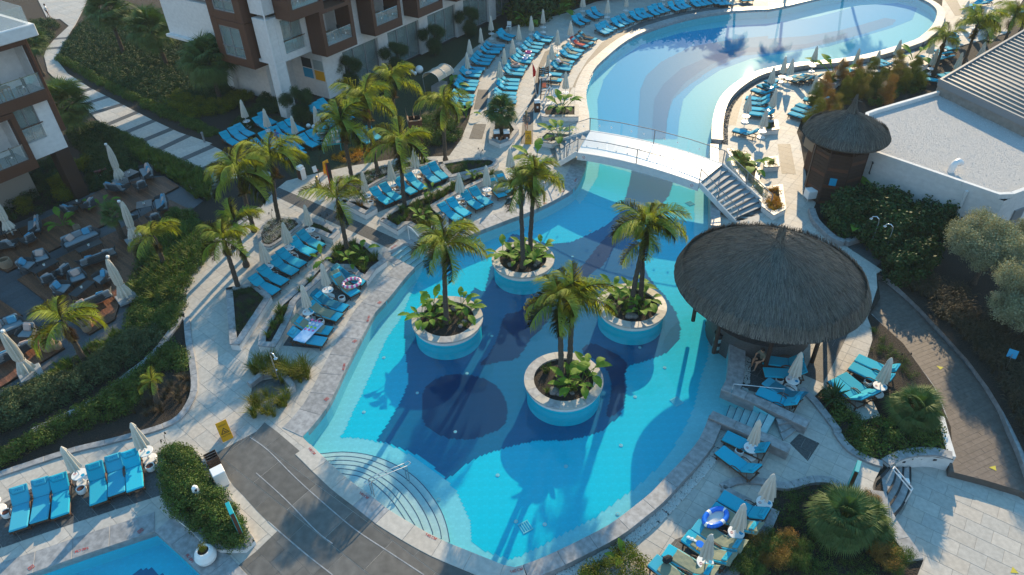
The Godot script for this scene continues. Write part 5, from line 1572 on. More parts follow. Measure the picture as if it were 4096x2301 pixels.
func planter(called: String, label: String, poly: PackedVector2Array, y0: float, h: float, cap := 0.34, mats: Array = [], cap_piece := 0.9, group := "white-walled planters with stone caps") -> Node3D:
	var t := thing(called, label, "planter", Vector3.ZERO, 0, group)
	var area := 0.0
	for i in poly.size(): area += poly[i].cross(poly[(i + 1) % poly.size()])
	if area < 0: poly.reverse()
	var w := MB.new()
	w.sides(poly, y0 - 0.05, y0 + h - 0.06)
	part(w.mesh(), "wall", M.white_wall, t)
	var closed := PackedVector2Array(poly)
	closed.push_back(poly[0])
	kerb(t, closed, -0.03, cap, y0 + h - 0.06, y0 + h, cap_piece, mats if mats else M.marbles, "cap_stone")
	var s := MB.new()
	s.flat(poly, y0 + h - 0.1)
	part(s.mesh(), "soil", M.soil, t)
	return t

func planting():
	# round planters standing in the pool
	var pots := [[Vector3(0.69, -1.0, -32.98), 1.82, "round pool planter farthest from the camera, with two palms"], [Vector3(-3.42, -1.0, -27.84), 1.86, "round pool planter nearest the left bank, with one palm"], [Vector3(6.3, -1.0, -28.5), 1.84, "round pool planter nearest the thatched bar"], [Vector3(2.29, -1.0, -23.2), 1.86, "round pool planter nearest the camera"]]
	for e in pots:
		var t := thing("pool_planter", e[2], "planter", e[0], 0, "round planters in the pool")
		var r: float = e[1]
		var w := MB.new()
		w.lathe([Vector2(r - 0.12, 0), Vector2(r - 0.13, 0.9), Vector2(r - 0.13, 1.24)], 48)
		part(w.mesh(), "wall", M.pool_cyan, t)
		var band := MB.new()
		band.lathe([Vector2(r - 0.12, 0.98), Vector2(r - 0.1, 1.24)], 48)
		part(band.mesh(), "rim_band", M.white_wall, t)
		for k in 18:
			var q := PackedVector2Array()
			for s in 3: q.push_back(Vector2.from_angle(TAU * (k + s / 2.0 * 0.985 + 0.007) / 18) * r)
			for s in 3: q.push_back(Vector2.from_angle(TAU * (k + (2 - s) / 2.0 * 0.985 + 0.007) / 18) * (r - 0.46))
			var m := MB.new()
			m.prism(q, 1.24, 1.34)
			part(m.mesh(), "cap_stone", [M.stone, M.stone_light, M.stone_warm, M.marble_c][R.randi() % 4], t)
		var inn := MB.new()
		inn.sides(PackedVector2Array(range(24).map(func(k): return Vector2.from_angle(TAU * k / 24) * (r - 0.45))), 1.0, 1.3, true)
		part(inn.mesh(), "inner_wall", M.dark_stone, t)
		var so := MB.new()
		so.lathe([Vector2(r - 0.44, 1.18), Vector2(r * 0.4, 1.24), Vector2(0, 1.26)], 24)
		part(so.mesh(), "soil", M.soil, t)
		var o: Vector3 = e[0] + Vector3(0, 1.22, 0)
		grass("planter_grass", "grass tufts on the soil of the " + e[2].split(",")[0], PackedVector2Array([Vector2(o.x - 1.0, o.z - 0.8), Vector2(o.x + 1.0, o.z - 0.8), Vector2(o.x + 1.0, o.z + 0.8), Vector2(o.x - 1.0, o.z + 0.8)]), o.y, 5, M.grass_leaf, 0.5, 0.9)
		for k in 3:
			var rm := MB.new()
			var s := R.randf_range(0.12, 0.26)
			rm.lathe([Vector2(s * 0.8, 0), Vector2(s, s * 0.4), Vector2(s * 0.7, s * 0.9), Vector2(0, s)], 7, Vector3.ZERO, 3, [0.1, 0.16, 0.14, 0.0])
			var a := R.randf() * TAU
			solo(rm.mesh(), "rock", M.rock, "grey rock on the soil of the " + e[2].split(",")[0], "rock", o + Vector3(cos(a), 0, sin(a)) * 0.9, a, "rocks in the pool planters")
	var P := [
		[[0.66,-32.24, 0.62,-34.25, 4.2], "feather palm in the farthest pool planter, left trunk", 1.7, 22], [[1.13,-33.4, 1.44,-33.9, 4.5], "feather palm in the farthest pool planter, right trunk", 1.8, 22],
		[[-3.43,-27.6, -3.28,-28.49, 3.9], "feather palm in the pool planter nearest the left bank", 2.1, 24],
		[[6.27,-28.35, 6.8,-29, 4.3], "tall feather palm in the pool planter by the thatched bar", 2.1, 22], [[6.83,-28.9, 6.72,-29.28, 3.3], "shorter feather palm in the pool planter by the thatched bar", 1.5, 14],
		[[2.16,-23.19, 2.08,-24.18, 3.6], "feather palm in the front pool planter, left trunk", 2.0, 22], [[2.6,-23.7, 2.71,-24.26, 3.7], "feather palm in the front pool planter, right trunk", 2.0, 22],
		[[-10.8,-42.84, -10.56,-41.86, 4.6], "feather palm left of the pair above the row of loungers", 2.3, 22], [[-9.25,-44.15, -9.28,-43.79, 5.2], "tall feather palm behind the blue loungers, middle of the cluster", 2.4, 24],
		[[-6.79,-39.09, -6.55,-39.19, 4.4], "slim feather palm rising between the two lounger rows", 2.2, 18], [[-4.54,-45.78, -4.25,-45.26, 4.2], "feather palm beside the wooden cabin above the deck", 2.0, 22],
		[[-8.56,-50.41, -7.68,-46.39, 4.4], "feather palm in front of the lawn, behind the cluster", 2.2, 20],
		[[-9.67,-34.16, -9.63,-34.13, 3.6], "young palm with yellowing fronds in the middle bed", 2.0, 13], [[-14.72,-38.11, -13.95,-37.42, 4.5], "feather palm standing in the white flower bed", 2.2, 22],
		[[-16.13,-37.26, -15.39,-35.73, 4.3], "large feather palm beside the striped walk", 2.3, 24], [[-15.56,-33.52, -14.74,-32.08, 3.3], "small feather palm at the bend of the walkway", 1.7, 14],
		[[-15.27,-31.08, -15.19,-31.01, 3.2], "feather palm at the tip of the triangular planter", 1.8, 16], [[-20.35,-33.57, -19.62,-32.51, 2.2], "feather palm in the grass bed beside the terrace", 1.6, 14],
		[[-21.2,-25.39, -20.82,-24.93, 3.0], "pale feather palm among the lily strip by the terrace", 2.0, 15], [[-16.66,-22.69, -16.48,-22.77, 1.1], "stubby young palm on the dry soil bed", 0.8, 16],
		[[40.5,-60.15, 36.19,-54.38, 4.4], "feather palm beside the metal roof on the far right", 2.2, 22], [[46.24,-64.16, 40.66,-56.57, 3.6], "feather palm at the right edge behind the metal roof", 2.0, 20], [[37.97,-59.88, 33.15,-53.04, 3.2], "feather palm with yellow fronds among the far umbrellas", 1.7, 16],
		[[51.75,-70.17, 44.58,-61.44, 4.4], "feather palm cut by the right edge of the far deck", 2.1, 18]]
	for e in P:
		var a: Array = e[0]
		var y0: float = 0.25 if e[1].contains("pool planter") else -0.4 if e[1].contains("far") and not e[1].contains("farthest") or e[1].contains("metal") else 0.0
		palm(Vector3(a[0], y0, a[1]), Vector3(a[2], y0 + a[4], a[3]), e[1], e[2] * 1.12, int(e[3] * 0.58), 0.15, 0.45 if e[1].contains("yellow") or e[1].contains("pale") else 0.12)
	# palms on the far shore whose crowns only show in the water
	for k in 6:
		var x: float = [2.0, 9.0, 13.0, 30.0, 35.0, 44.0][k]
		palm(Vector3(x, 0, -90.5 - absf(k - 4) * 1.5 - R.randf() * 3), Vector3(x + 0.3, 7.5 + R.randf() * 2.5, -91.0 - absf(k - 4) * 1.5), "tall feather palm on the far shore of the pool", 2.6, 20, 0.18, 0.1, "palms on the far shore")
	# fan palms
	fan_palm(v3([-32.32,-66.45]), 3.6, "shaded fan palm in the middle of the garden beside the hotel", 2.1, 40, Vector3(-0.5, 0, 0))
	fan_palm(v3([-38.19,-70.45]), 4.2, "shaded fan palm farthest along the garden by the walk", 2.2, 40)
	fan_palm(v3([-24.61,-57.89]), 3.6, "big shaded fan palm beside the white hotel column", 2.3, 44)
	fan_palm(v3([-33.62,-51.42]), 2.8, "fan palm against the left hotel wing", 2.0, 36)
	fan_palm(v3([-43.93,-65.61]), 3.0, "fan palm half hidden behind the left balcony", 1.9, 30)
	fan_palm(v3([-0.42,-49.74], 0.35), 1.6, "fan palm in the rounded planter on the upper walkway", 1.3, 34)
	fan_palm(v3([17.68,-20.7], -0.4), 0.5, "low silvery fan palm beside the brown ramp", 1.15, 50)
	fan_palm(v3([12.23,-15.11], -0.4), 0.9, "large bushy fan palm in the bottom right bed", 1.18, 56)
	fan_palm(v3([13.28,-15.24], -0.4), 0.5, "smaller fan palm tucked beside the large one, bottom right", 0.95, 30)
	fan_palm(v3([-24.2,-36.81]), 1.7, "small fan palm growing through the round hole in the terrace", 0.85, 20)
	# yucca
	var yu := thing("yucca", "dark spiky yucca beside the blue loungers", "plant", v3([14.57,-21.9], -0.42))
	for k in 40:
		var m := MB.new()
		if not K.has("blade"):
			m.colored = true
			m.quad(Vector3(-0.035, 0, 0), Vector3(0.035, 0, 0), Vector3(0.03, 0.03, -0.4), Vector3(-0.03, 0.03, -0.4)); m.tri(Vector3(-0.03, 0.03, -0.4), Vector3(0.03, 0.03, -0.4), Vector3(0, 0.0, -0.8))
			K.blade = m.mesh()
		part(K.blade, "leaf", M.dark_leaf, yu, Vector3(0, 0.35, 0), Basis(Vector3.UP, k * 2.4) * Basis(Vector3.RIGHT, lerpf(1.3, -0.3, k / 40.0)).scaled(Vector3.ONE * R.randf_range(0.9, 1.3)))
	# broad paddle-leaved plants
	var BP := [["in the front pool planter beside the palms", [3.12,-23.02,3.45,-23.47,2.81,-22.59,2.46,-22.86], .25, 1.5, 7], ["in the pool planter by the left bank", [-4.81,-28.06,-4.27,-27.79,-2.47,-28.35,-2.75,-28.95,-4.13,-28.84], .25, 1.4, 8], ["in the pool planter by the thatched bar", [5.9,-28.7,6.66,-27.84,7.07,-28.72,5.49,-29.57,6.42,-29.7], .25, 1.5, 8], ["in the farthest pool planter", [0.33,-32.84,1.36,-32.69,1.76,-33.77,0.83,-33.82,-0.36,-33.38], .25, 1.6, 8],
		["in the middle planter beside the pool entry steps", [-8.7,-33.6,-9.23,-32.94,-11,-33.13], .4, 1.3, 5], ["in the stepped planter beside the loungers", [-5.64,-37.43,-5.2,-40.86,-2.38,-42.72], .4, 1.2, 5],
		["in the planter at the left end of the bridge", [2.02,-44.2], .3, 2.4, 5], ["in the planter by the pool lift", [4.4,-53.63,4.6,-53.03], .3, 2.6, 6], ["in the round planter at the foot of the bridge", [4.1,-48.57,3.86,-48.26], .3, 2.3, 6],
		["among the evergreen shrubs by the tower hut", [23.54,-38.72,24.21,-38.93,24.99,-37.78,21.19,-35.8], -.4, 2.6, 5], ["beside the far umbrellas", [29.28,-60.24,37.81,-63.46,49.75,-74], -.4, 3.2, 6], ["by the right foot of the bridge", [16.62,-44.24,17.01,-43.63], -.3, 2.0, 5],
		["behind the upper loungers", [1.34,-78.77,2.55,-75.93,6.19,-79.35,5.66,-81.22,-0.09,-79.97,3.33,-76.85], 0, 2.6, 8], ["beside the fabric-hooded cabana", [-5.13,-58.56,-3.23,-53.31], 0, 2.4, 6], ["on the terrace deck", [-28.78,-38.54,-27.13,-40.77], 0.0, 1.5, 8], ["at the bottom right bush", [3.96,-14.19], -.35, 1.0, 4]]
	for e in BP:
		var pts: Array = e[1]
		for i in range(0, pts.size(), 2):
			var which: String = "" if pts.size() == 2 else ["first", "second", "third", "fourth", "fifth", "sixth"][i / 2] + " "
			paddle_plant(Vector3(pts[i], e[2], pts[i + 1]), e[3] * R.randf_range(0.85, 1.1), (which + "broad-leaved paddle plant " + e[0]).strip_edges(), e[4], 0.5, "broad-leaved plants " + e[0])
	# beds and hedges
	hedge("hedge", "long grey-green hedge between the terrace and the sunken lane", "hedge", pv([-26.15,-20.88,-23.72,-23.81,-22.56,-24.35,-21.37,-24.91,-20.57,-26.44,-19.88,-27.62,-18.85,-28.04,-18.19,-27.39,-18.78,-25.78,-19.51,-24.56,-20.4,-23.35,-21.64,-22.52,-22.73,-21.55,-25.09,-19.22]), -0.05, 0.95, 20, "leaf", M.olive_dark)
	grass("lily_strip", "bright green strap-leaved lily strip along the terrace edge", pv([-23.29,-24.18,-23.01,-25.05,-22.35,-25.94,-21.83,-26.65,-21.25,-27.53,-20.71,-27.97,-20.2,-27.64,-20.54,-26.74,-21.04,-25.81,-21.87,-24.93,-22.81,-24.36]), -0.05, 13, M.grass_leaf, 0.8, 1.2)
	hedge("hedge", "dark green hedge beside the kerb at the left edge", "hedge", pv([-21.46,-21.26,-20.52,-22.11,-19.57,-23.06,-18.86,-24.4,-18.03,-25.89,-17.6,-26.91,-16.66,-26.27,-16.3,-25.53,-16.38,-24.9,-17.47,-24.95,-17.76,-23.82,-17.53,-22.66,-18.16,-21.96,-19.28,-21.41,-20.07,-21.17,-20.62,-20.49,-21.26,-20.02,-21.81,-19.45,-24.27,-17.93,-24.75,-18.69,-21.91,-20.43,-21.59,-20.92]), -0.05, 0.8, 20, "leaf", M.hedge_leaf)
	grass("dry_shrub", "dry brown twiggy shrubs on the dark soil bed", pv([-17.48,-23.48,-16.84,-24.58,-15.93,-24.75,-15.58,-23.73,-15.53,-22.77,-15.96,-22.17,-16.7,-21.72,-17.45,-21.34,-17.85,-21.77,-17.48,-22.54]), -0.05, 5, M.reed, 0.7, 1.2, "fine", "", "shrub")
	grass("ornamental_grass", "tall ornamental grass bed between terrace and walkway", pv([-20.98,-31.97,-21.62,-34.33,-21.74,-36.23,-21.32,-37.09,-20.33,-37.49,-19.36,-36.88,-18.55,-35.52,-18.52,-33.97,-18.61,-32.51,-18.58,-31.6,-18.67,-31.07,-18.94,-30.29,-20.16,-30.61,-21.46,-31.75]), -0.05, 12, M.grass_leaf, 1.2, 1.9)
	hedge("hedge", "clipped hedge along the curved walkway beside the ornamental grass", "hedge", pv([-19.35,-36.65,-18.26,-35.94,-18.21,-34.46,-18.48,-32.98,-18.4,-31.6,-18.58,-31.61,-17.79,-29.21,-18.07,-27.93,-18.64,-28.03,-19.13,-28.78,-18.62,-29.42,-19.01,-31.08,-18.73,-32.05,-18.82,-33.99]), -0.05, 0.85, 22, "leaf", M.hedge_leaf)
	hedge("ground_cover", "low green cover filling the bed between terrace and walkway", "ground cover", pv([-20.92,-39.78,-19.43,-37.44,-18.32,-35.94,-18.33,-34.47,-18.54,-32.99,-18.46,-31.6,-18.5,-31.06,-17.9,-29.22,-18.16,-28.01,-18.86,-27.27,-19.65,-27.3,-20.37,-28.03,-20.82,-29.52,-21.57,-31.75,-21.35,-32.18,-21.7,-35.48,-21.48,-37.56]), -0.05, 0.5, 14, "leaf", M.hedge_leaf)
	hedge("bougainvillea", "magenta flowering shrubs along the terrace steps", "shrub", pv([-22.1,-39.97,-21.52,-40.19,-20.74,-39.65,-20.65,-38.44,-21.44,-38.48,-21.83,-38.15,-21.91,-36.68,-21.66,-34.13,-21.74,-33.15,-21.46,-31.75,-21.1,-29.79,-20.65,-29.1,-21.1,-29.53,-21.75,-32.2,-22.23,-34.67,-22.43,-37.38]), -0.05, 0.9, 16, "leaf", M.hedge_leaf)
	grass("flax_border", "tall flax border along the striped walk", pv([-28.37,-48.76,-27.08,-48.35,-23.13,-45.61,-21.06,-43.89,-20.1,-41.12,-21.45,-41.73,-24.27,-44.8,-27.24,-47.25]), -0.05, 12, M.grass_leaf, 1.2, 1.7)
	hedge("hedge", "low clipped hedge edging the striped walk near the left wing", "hedge", pv([-32.91,-53.73,-30.37,-51.73,-28.2,-50.24,-27.4,-49.19,-23.39,-46.38,-21.03,-44.46,-20.87,-43.73,-23.22,-45.47,-27.01,-48.18,-29.13,-49.3]), -0.05, 0.8, 20, "leaf", M.hedge_leaf)
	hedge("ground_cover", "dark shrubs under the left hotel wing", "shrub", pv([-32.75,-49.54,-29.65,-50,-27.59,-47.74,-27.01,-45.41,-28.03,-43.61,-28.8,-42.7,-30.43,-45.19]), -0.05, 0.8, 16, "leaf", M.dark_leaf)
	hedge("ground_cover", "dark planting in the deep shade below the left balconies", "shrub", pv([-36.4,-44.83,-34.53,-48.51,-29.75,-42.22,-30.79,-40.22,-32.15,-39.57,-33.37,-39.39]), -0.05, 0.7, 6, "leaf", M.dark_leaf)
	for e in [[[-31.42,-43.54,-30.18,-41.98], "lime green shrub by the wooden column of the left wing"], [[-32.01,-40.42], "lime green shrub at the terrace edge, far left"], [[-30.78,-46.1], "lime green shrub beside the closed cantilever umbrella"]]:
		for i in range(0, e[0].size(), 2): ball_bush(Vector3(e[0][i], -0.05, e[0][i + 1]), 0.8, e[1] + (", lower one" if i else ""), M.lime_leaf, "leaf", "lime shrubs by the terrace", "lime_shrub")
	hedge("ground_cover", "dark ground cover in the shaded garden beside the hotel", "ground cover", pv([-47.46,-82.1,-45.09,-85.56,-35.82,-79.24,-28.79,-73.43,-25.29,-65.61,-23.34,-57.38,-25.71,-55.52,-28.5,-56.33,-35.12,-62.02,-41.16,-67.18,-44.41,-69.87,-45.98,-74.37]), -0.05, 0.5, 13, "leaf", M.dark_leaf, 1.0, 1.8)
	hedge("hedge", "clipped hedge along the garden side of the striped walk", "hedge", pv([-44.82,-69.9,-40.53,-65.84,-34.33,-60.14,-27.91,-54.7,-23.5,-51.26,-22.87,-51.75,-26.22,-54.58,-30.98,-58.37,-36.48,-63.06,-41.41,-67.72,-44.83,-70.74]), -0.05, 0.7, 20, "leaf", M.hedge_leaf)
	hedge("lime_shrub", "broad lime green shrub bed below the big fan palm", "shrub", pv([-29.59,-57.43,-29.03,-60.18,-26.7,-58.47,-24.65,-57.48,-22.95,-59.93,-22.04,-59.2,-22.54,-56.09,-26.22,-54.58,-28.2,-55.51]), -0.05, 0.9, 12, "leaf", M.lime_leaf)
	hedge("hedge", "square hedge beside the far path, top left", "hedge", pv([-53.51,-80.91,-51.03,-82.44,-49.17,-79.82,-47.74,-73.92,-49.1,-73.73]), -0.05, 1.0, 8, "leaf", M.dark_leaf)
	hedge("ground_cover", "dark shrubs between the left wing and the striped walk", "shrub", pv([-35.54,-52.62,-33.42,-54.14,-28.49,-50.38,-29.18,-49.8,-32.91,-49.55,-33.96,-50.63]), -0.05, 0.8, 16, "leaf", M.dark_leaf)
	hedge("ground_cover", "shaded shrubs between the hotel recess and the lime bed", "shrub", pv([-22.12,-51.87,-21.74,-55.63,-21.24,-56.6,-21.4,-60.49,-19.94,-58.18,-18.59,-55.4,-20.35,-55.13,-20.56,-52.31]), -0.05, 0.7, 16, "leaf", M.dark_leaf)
	# topiaries by the hotel doors
	var TP := [-16.43,-53.12,-13.66,-59.89,-9.87,-63.1,-6.8,-67.89,-3.54,-72.98]
	for i in range(0, TP.size(), 2):
		var t := thing("topiary", ["cloud-cut topiary nearest the hotel corner column", "second cloud-cut topiary from the hotel corner", "third cloud-cut topiary, by the white globes", "fourth cloud-cut topiary from the hotel corner", "farthest cloud-cut topiary by the hotel doors"][i / 2], "topiary", Vector3(TP[i], -0.03, TP[i + 1]), 0, "topiaries in front of the hotel")
		part(trunk_mesh(2.0, 0.07, 0.05, Vector3(0.1, 0, 0), i), "trunk", M.bark, t)
		var sp := []
		for b in [[Vector3(0, 0.95, 0), 0.95, 110], [Vector3(-0.95, 2.1, 0.2), 0.72, 70], [Vector3(0.5, 2.2, -0.2), 0.8, 80], [Vector3(-0.1, 2.7, 0.2), 0.6, 46]]: sp.append_array(ball_spots(b[0], b[1], b[2]))
		many(clump_mesh("small"), "crown", M.dark_leaf, t, sp, tints(20, 0.2))
	# planters on the left bank
	var PL := [
		["small white planter with rusty dry grass beside the dark mat", [-11.09,-39.96,-10.62,-40.31,-9.87,-40.14,-8.57,-39,-9.2,-38.25], "rust", 4],
		["long white planter with low clipped green at the top of the deck", [-4.99,-44.94,-3.09,-45.5,-1.16,-45.45,-0.66,-44.89,-0.94,-44.09,-4.06,-42.72,-4.57,-43.74], "low", 0],
		["stepped planter with lilies between the two lounger rows", [-8.22,-37.55,-7.72,-38.59,-6.43,-39.87,-4.94,-40.94,-4,-42.09,-2.33,-43.24,-0.6,-43.63,-0.32,-42.97,-1.62,-42.22,-3.2,-40.84,-4.2,-39.74,-4.81,-39.03,-3.89,-37.54,-3.87,-37.13,-5.26,-35.8,-6.47,-37.05,-6.95,-36.28], "strap", 7],
		["small white planter with mossy green at the head of the loungers", [-12.88,-36.78,-12.59,-38.03,-11.58,-37.39,-10.52,-36.37,-10.82,-35.51,-12,-36.4], "low", 0],
		["big planter of lilies and shrubs beside the pool entry steps", [-11.07,-33.2,-10.77,-34.4,-10.26,-35.21,-9.68,-35.72,-8.53,-34.91,-7.23,-33.1,-7.77,-32.35,-8.12,-31.24,-8.88,-31.84,-9.33,-32.53,-10.43,-32.58], "strap", 8],
		["long narrow planter of lilies between the lounger rows on the left", [-11.1,-33.11,-10.43,-32.58,-10.78,-31.47,-11.25,-30.53,-11.7,-29.59,-11.7,-27.94,-11.93,-25.97,-12.81,-26.09,-13.01,-27.22,-12.71,-29.3,-11.96,-30.74], "strap", 9],
		["triangular white planter with dark shrubs on the walkway", [-15.89,-30.94,-14.41,-31.41,-13.17,-30.09,-13.8,-26.2,-14.28,-26.3], "low_dark", 0],
		["white planter with tall lilies at the left foot of the bridge", [0.74,-43.62,1.68,-44.44,3.42,-43.17,3.04,-42.62,2.43,-41.49,1.46,-42.37], "strap", 9],
		["long white planter by the pool lift", [2.73,-53.28,3.15,-54.43,5.91,-54.22,5.69,-51.93,2.79,-52.14], "none", 0],
		["round-ended white planter at the foot of the bridge stairs", [2.29,-48.62,2.88,-49.61,5.19,-49.01,4.8,-47.95,3.27,-47.39,2.48,-47.77], "none", 0],
		["rounded white planter on the upper walkway", [-1.4,-48.53,-1.22,-51.68,-0.55,-52.38,0.41,-51.75,0.89,-49.92,0.25,-48.26,-0.58,-47.65], "low_dark", 0]]
	for e in PL:
		var poly := pv(e[1])
		planter("planter", e[0], poly, 0.0, 0.42)
		var ins := grown(poly, -0.36)
		if ins == poly or e[2] == "none": continue
		var nm: String = e[0]
		if e[2] == "strap": grass("lily_bed", "strap-leaved green lilies growing in the " + nm.replace(" of lilies", "").replace(" with lilies", "").replace("with tall lilies ", ""), ins, 0.32, e[3], M.grass_leaf, 0.8, 1.25)
		elif e[2] == "rust": grass("dry_grass", "rusty dry grass in the small white planter beside the mat", ins, 0.32, 8, M.rust_leaf, 0.8, 1.2, "fine")
		else: hedge("low_planting", "low clipped planting in the " + nm.split(" with ")[0], "shrub", ins, 0.32, 0.35, 14, "small", M.hedge_leaf if e[2] == "low" else M.dark_leaf, 0.5, 0.9)
	hedge("ground_cover", "low dark cover between the rounded shrubs, bottom right", "ground cover", pv([10.23,-17.31,12.07,-17.59,12.91,-17.51,13.8,-16.8,14.12,-16.42,14.11,-15.48,14.17,-14.5,14.15,-13.65,13.59,-13.45,8.3,-13.41,8,-13.63,8.95,-14.59,9.58,-15.41,10.13,-15.97]), -0.45, 0.3, 9, "small", M.hedge_leaf, 0.7, 1.2)
	# big oval hedge with white kerb, bottom left
	var oval := pv([-15.34,-19.45,-14.94,-19.86,-14.43,-20,-13.88,-19.66,-13.5,-19.27,-12.93,-18.43,-12.29,-17.72,-11.68,-17.31,-11.06,-16.55,-10.46,-15.65,-10.08,-15.25,-10.36,-14.89,-11.34,-14.92,-12.15,-15.32,-12.78,-15.86,-13.51,-16.37,-14.13,-16.89,-14.83,-18.2])
	planter("planter", "white-kerbed planter under the large oval hedge, bottom left", oval, 0.0, 0.3, 0.3)
	hedge("hedge", "large glossy oval hedge beside the bottom left loungers", "hedge", grown(oval, -0.1), 0.15, 1.0, 46, "leaf", M.hedge_leaf, 0.7, 1.1)
	# flower beds on the deck, top of the lounger rows
	for e in [[[-11.77,-43.46,-9.25,-45.03,-6.06,-46.19,-5.08,-45.74,-5.97,-45.05,-7.35,-44.54,-8.93,-43.07,-9.8,-41.89,-10.04,-41.24,-11.18,-40.86], "flower bed of dark soil behind the upper lounger row"], [[-15.74,-36.68,-15.63,-38.16,-14.94,-38.71,-13.64,-38.4,-13.16,-37.67,-13.9,-36.24,-14.56,-35.2,-15.3,-35.46], "white flower bed at the head of the left loungers"]]:
		var poly := pv(e[0])
		planter("flower_bed", e[1], poly, 0.0, 0.2, 0.2)
		var ins := grown(poly, -0.2)
		hedge("flowers", "white blossoms in the " + e[1], "flowers", ins, 0.12, 0.25, 10, "leaf", M.hedge_leaf, 0.45, 0.7)
		var fl := get_child(get_child_count() - 1) as Node3D
		var sub := PackedVector2Array()
		var cc := Vector2(fl.position.x, fl.position.z)
		for q in ins: sub.push_back(q - cc)
		many(clump_mesh("flower"), "blossoms", M.flower_white, fl, spread(sub, 0.12, 0.22, 120, 0.5, 0.8))
	hedge("yellow_flowers", "yellow flowering bed along the upper walkway kerb", "flowers", pv([-13.19,-46.96,-12.22,-48.18,-10.8,-48.74,-9.95,-48.03,-9.96,-47.07,-11.16,-46.21,-12.13,-45.97]), -0.05, 0.4, 10, "leaf", M.flower_yellow, 0.6, 0.9)
	hedge("shrub", "green shrubs around the wooden cabin", "shrub", pv([-6.93,-53.2,-5.01,-53.44,-3.63,-51.12,-3.55,-49.03,-4.74,-48.66,-6.23,-48.44,-6.72,-48.8]), -0.05, 1.0, 10, "leaf", M.hedge_leaf)
	# shower planter with papyrus
	var sp1 := pv([-12.48,-23.39,-12.09,-24.03,-11.33,-24.27,-10.31,-23.11,-10.8,-22.44,-11.48,-21.73,-12.4,-22.44])
	for e in [[-12.17,-24.59, "left of the arched shower pipe"], [-10.7,-24.32, "right of the arched shower pipe"], [-11.3,-22.29, "below the arched shower, nearest the worn paving"]]:
		grass("papyrus", "feathery green papyrus clump " + e[2], PackedVector2Array([Vector2(e[0] - 0.8, e[1] - 0.7), Vector2(e[0] + 0.8, e[1] - 0.7), Vector2(e[0] + 0.8, e[1] + 0.6), Vector2(e[0] - 0.8, e[1] + 0.6)]), 0.0, 9, M.lime_leaf, 1.2, 1.9, "fine", "papyrus clumps by the shower", "plant")
	# right side
	hedge("evergreen_shrubs", "dense dark evergreen shrubs in front of the white service building", "shrub", pv([20.14,-37.94,21.61,-38.59,24.39,-38.3,25.54,-36.93,27.22,-35.8,26.73,-34.73,24.04,-33.51,22.46,-32.89,21.27,-31.49,21.44,-32.94,20.7,-34.74,19.82,-34.79,19.63,-35.89]), -0.45, 2.1, 16, "big", M.dark_leaf, 0.9, 1.5)
	hedge("evergreen_shrubs", "dark evergreen shrubs between the showers and the olive tree", "shrub", pv([22.29,-32.9,24.04,-33.51,24.85,-32.76,23.64,-30.9,22.14,-30.1,21.25,-30.56,21.1,-31.5]), -0.45, 1.7, 16, "big", M.dark_leaf, 0.8, 1.3)
	grass("fountain_grass", "dark bed of pinkish fountain grass beside the brown ramp", pv([21.6,-30.73,22.78,-30.85,23.96,-30.43,24.56,-29.98,24.46,-28.26,25.62,-26.6,26.94,-25.04,24.89,-19.74,23.03,-18.24,22.04,-18.8,22.38,-20.8,22.75,-22.63,22.79,-24.52,22.55,-26.51,22.21,-28.54,21.87,-30.11]), -0.45, 11, M.reed, 0.9, 1.4, "reed")
	for e in [[[25.64,-30.34], 2.3, "silvery olive tree in front of the service building door"], [[25.34,-25.85], 2.1, "silvery olive tree at the right edge above the ramp"], [[28.7,-30.83], 1.4, "silvery olive tree cut by the right edge"]]:
		var o := v3(e[0], -0.45)
		var t := thing("olive_tree", e[2], "olive tree", o, 0, "olive trees")
		part(trunk_mesh(1.8, 0.16, 0.1, Vector3(0.15, 0, 0.1), 5), "trunk", M.bark, t)
		for k in 5:
			var lm := MB.new()
			var a := TAU * k / 5
			lm.tube([Vector3(0.1, 1.3, 0.05), Vector3(cos(a) * 0.6, 1.9, sin(a) * 0.6), Vector3(cos(a) * 1.1, 2.4, sin(a) * 1.1)], [0.07, 0.05, 0.02], 6)
			part(lm.mesh(), "limb", M.bark, t)
		var sp := []
		for k in 9:
			var a := TAU * k / 8.0
			var rr: float = e[1] * (0.62 if k < 8 else 0.0)
			sp.append_array(ball_spots(Vector3(cos(a) * rr, 2.4 + R.randf_range(-0.4, 1.1), sin(a) * rr), e[1] * 0.46, 60, 0.9))
		many(clump_mesh("olive"), "crown", M.olive_leaf, t, sp, tints(40, 0.15))
	var RS := [23.67,-50.42,25.73,-53.06,25.31,-53.68,26.22,-52.64,27.9,-55.09,26.97,-56.41,29.03,-55.83,29.84,-55.36,31.32,-56.29,31.43,-54.62,31.46,-58.24,33.55,-58.07,33.92,-57.16,30.72,-58.97,35.27,-58.61,34.89,-60.26,35.07,-57.07,28.94,-58.44]
	for i in range(0, RS.size(), 2):
		var big: float = R.randf_range(0.75, 1.1)
		var t := thing("conifer_shrub", ("rusty orange" if i % 8 == 2 else "olive-yellow" if i % 4 else "yellow-green") + " conifer shrub in the thicket beyond the tower hut", "shrub", Vector3(RS[i], -0.45, RS[i + 1]), 0, "conifer shrubs beyond the tower hut")
		var sp := []
		for k in 4: sp.append_array(ball_spots(Vector3(R.randf_range(-0.3, 0.3), 0.5 + 0.55 * k, R.randf_range(-0.3, 0.3)) * big, (0.95 - 0.16 * k) * big, 34))
		many(clump_mesh("needle"), "foliage", M.rust_leaf if i % 8 == 2 else M.conifer_leaf if i % 4 else M.lime_leaf, t, sp, tints(20, 0.5))
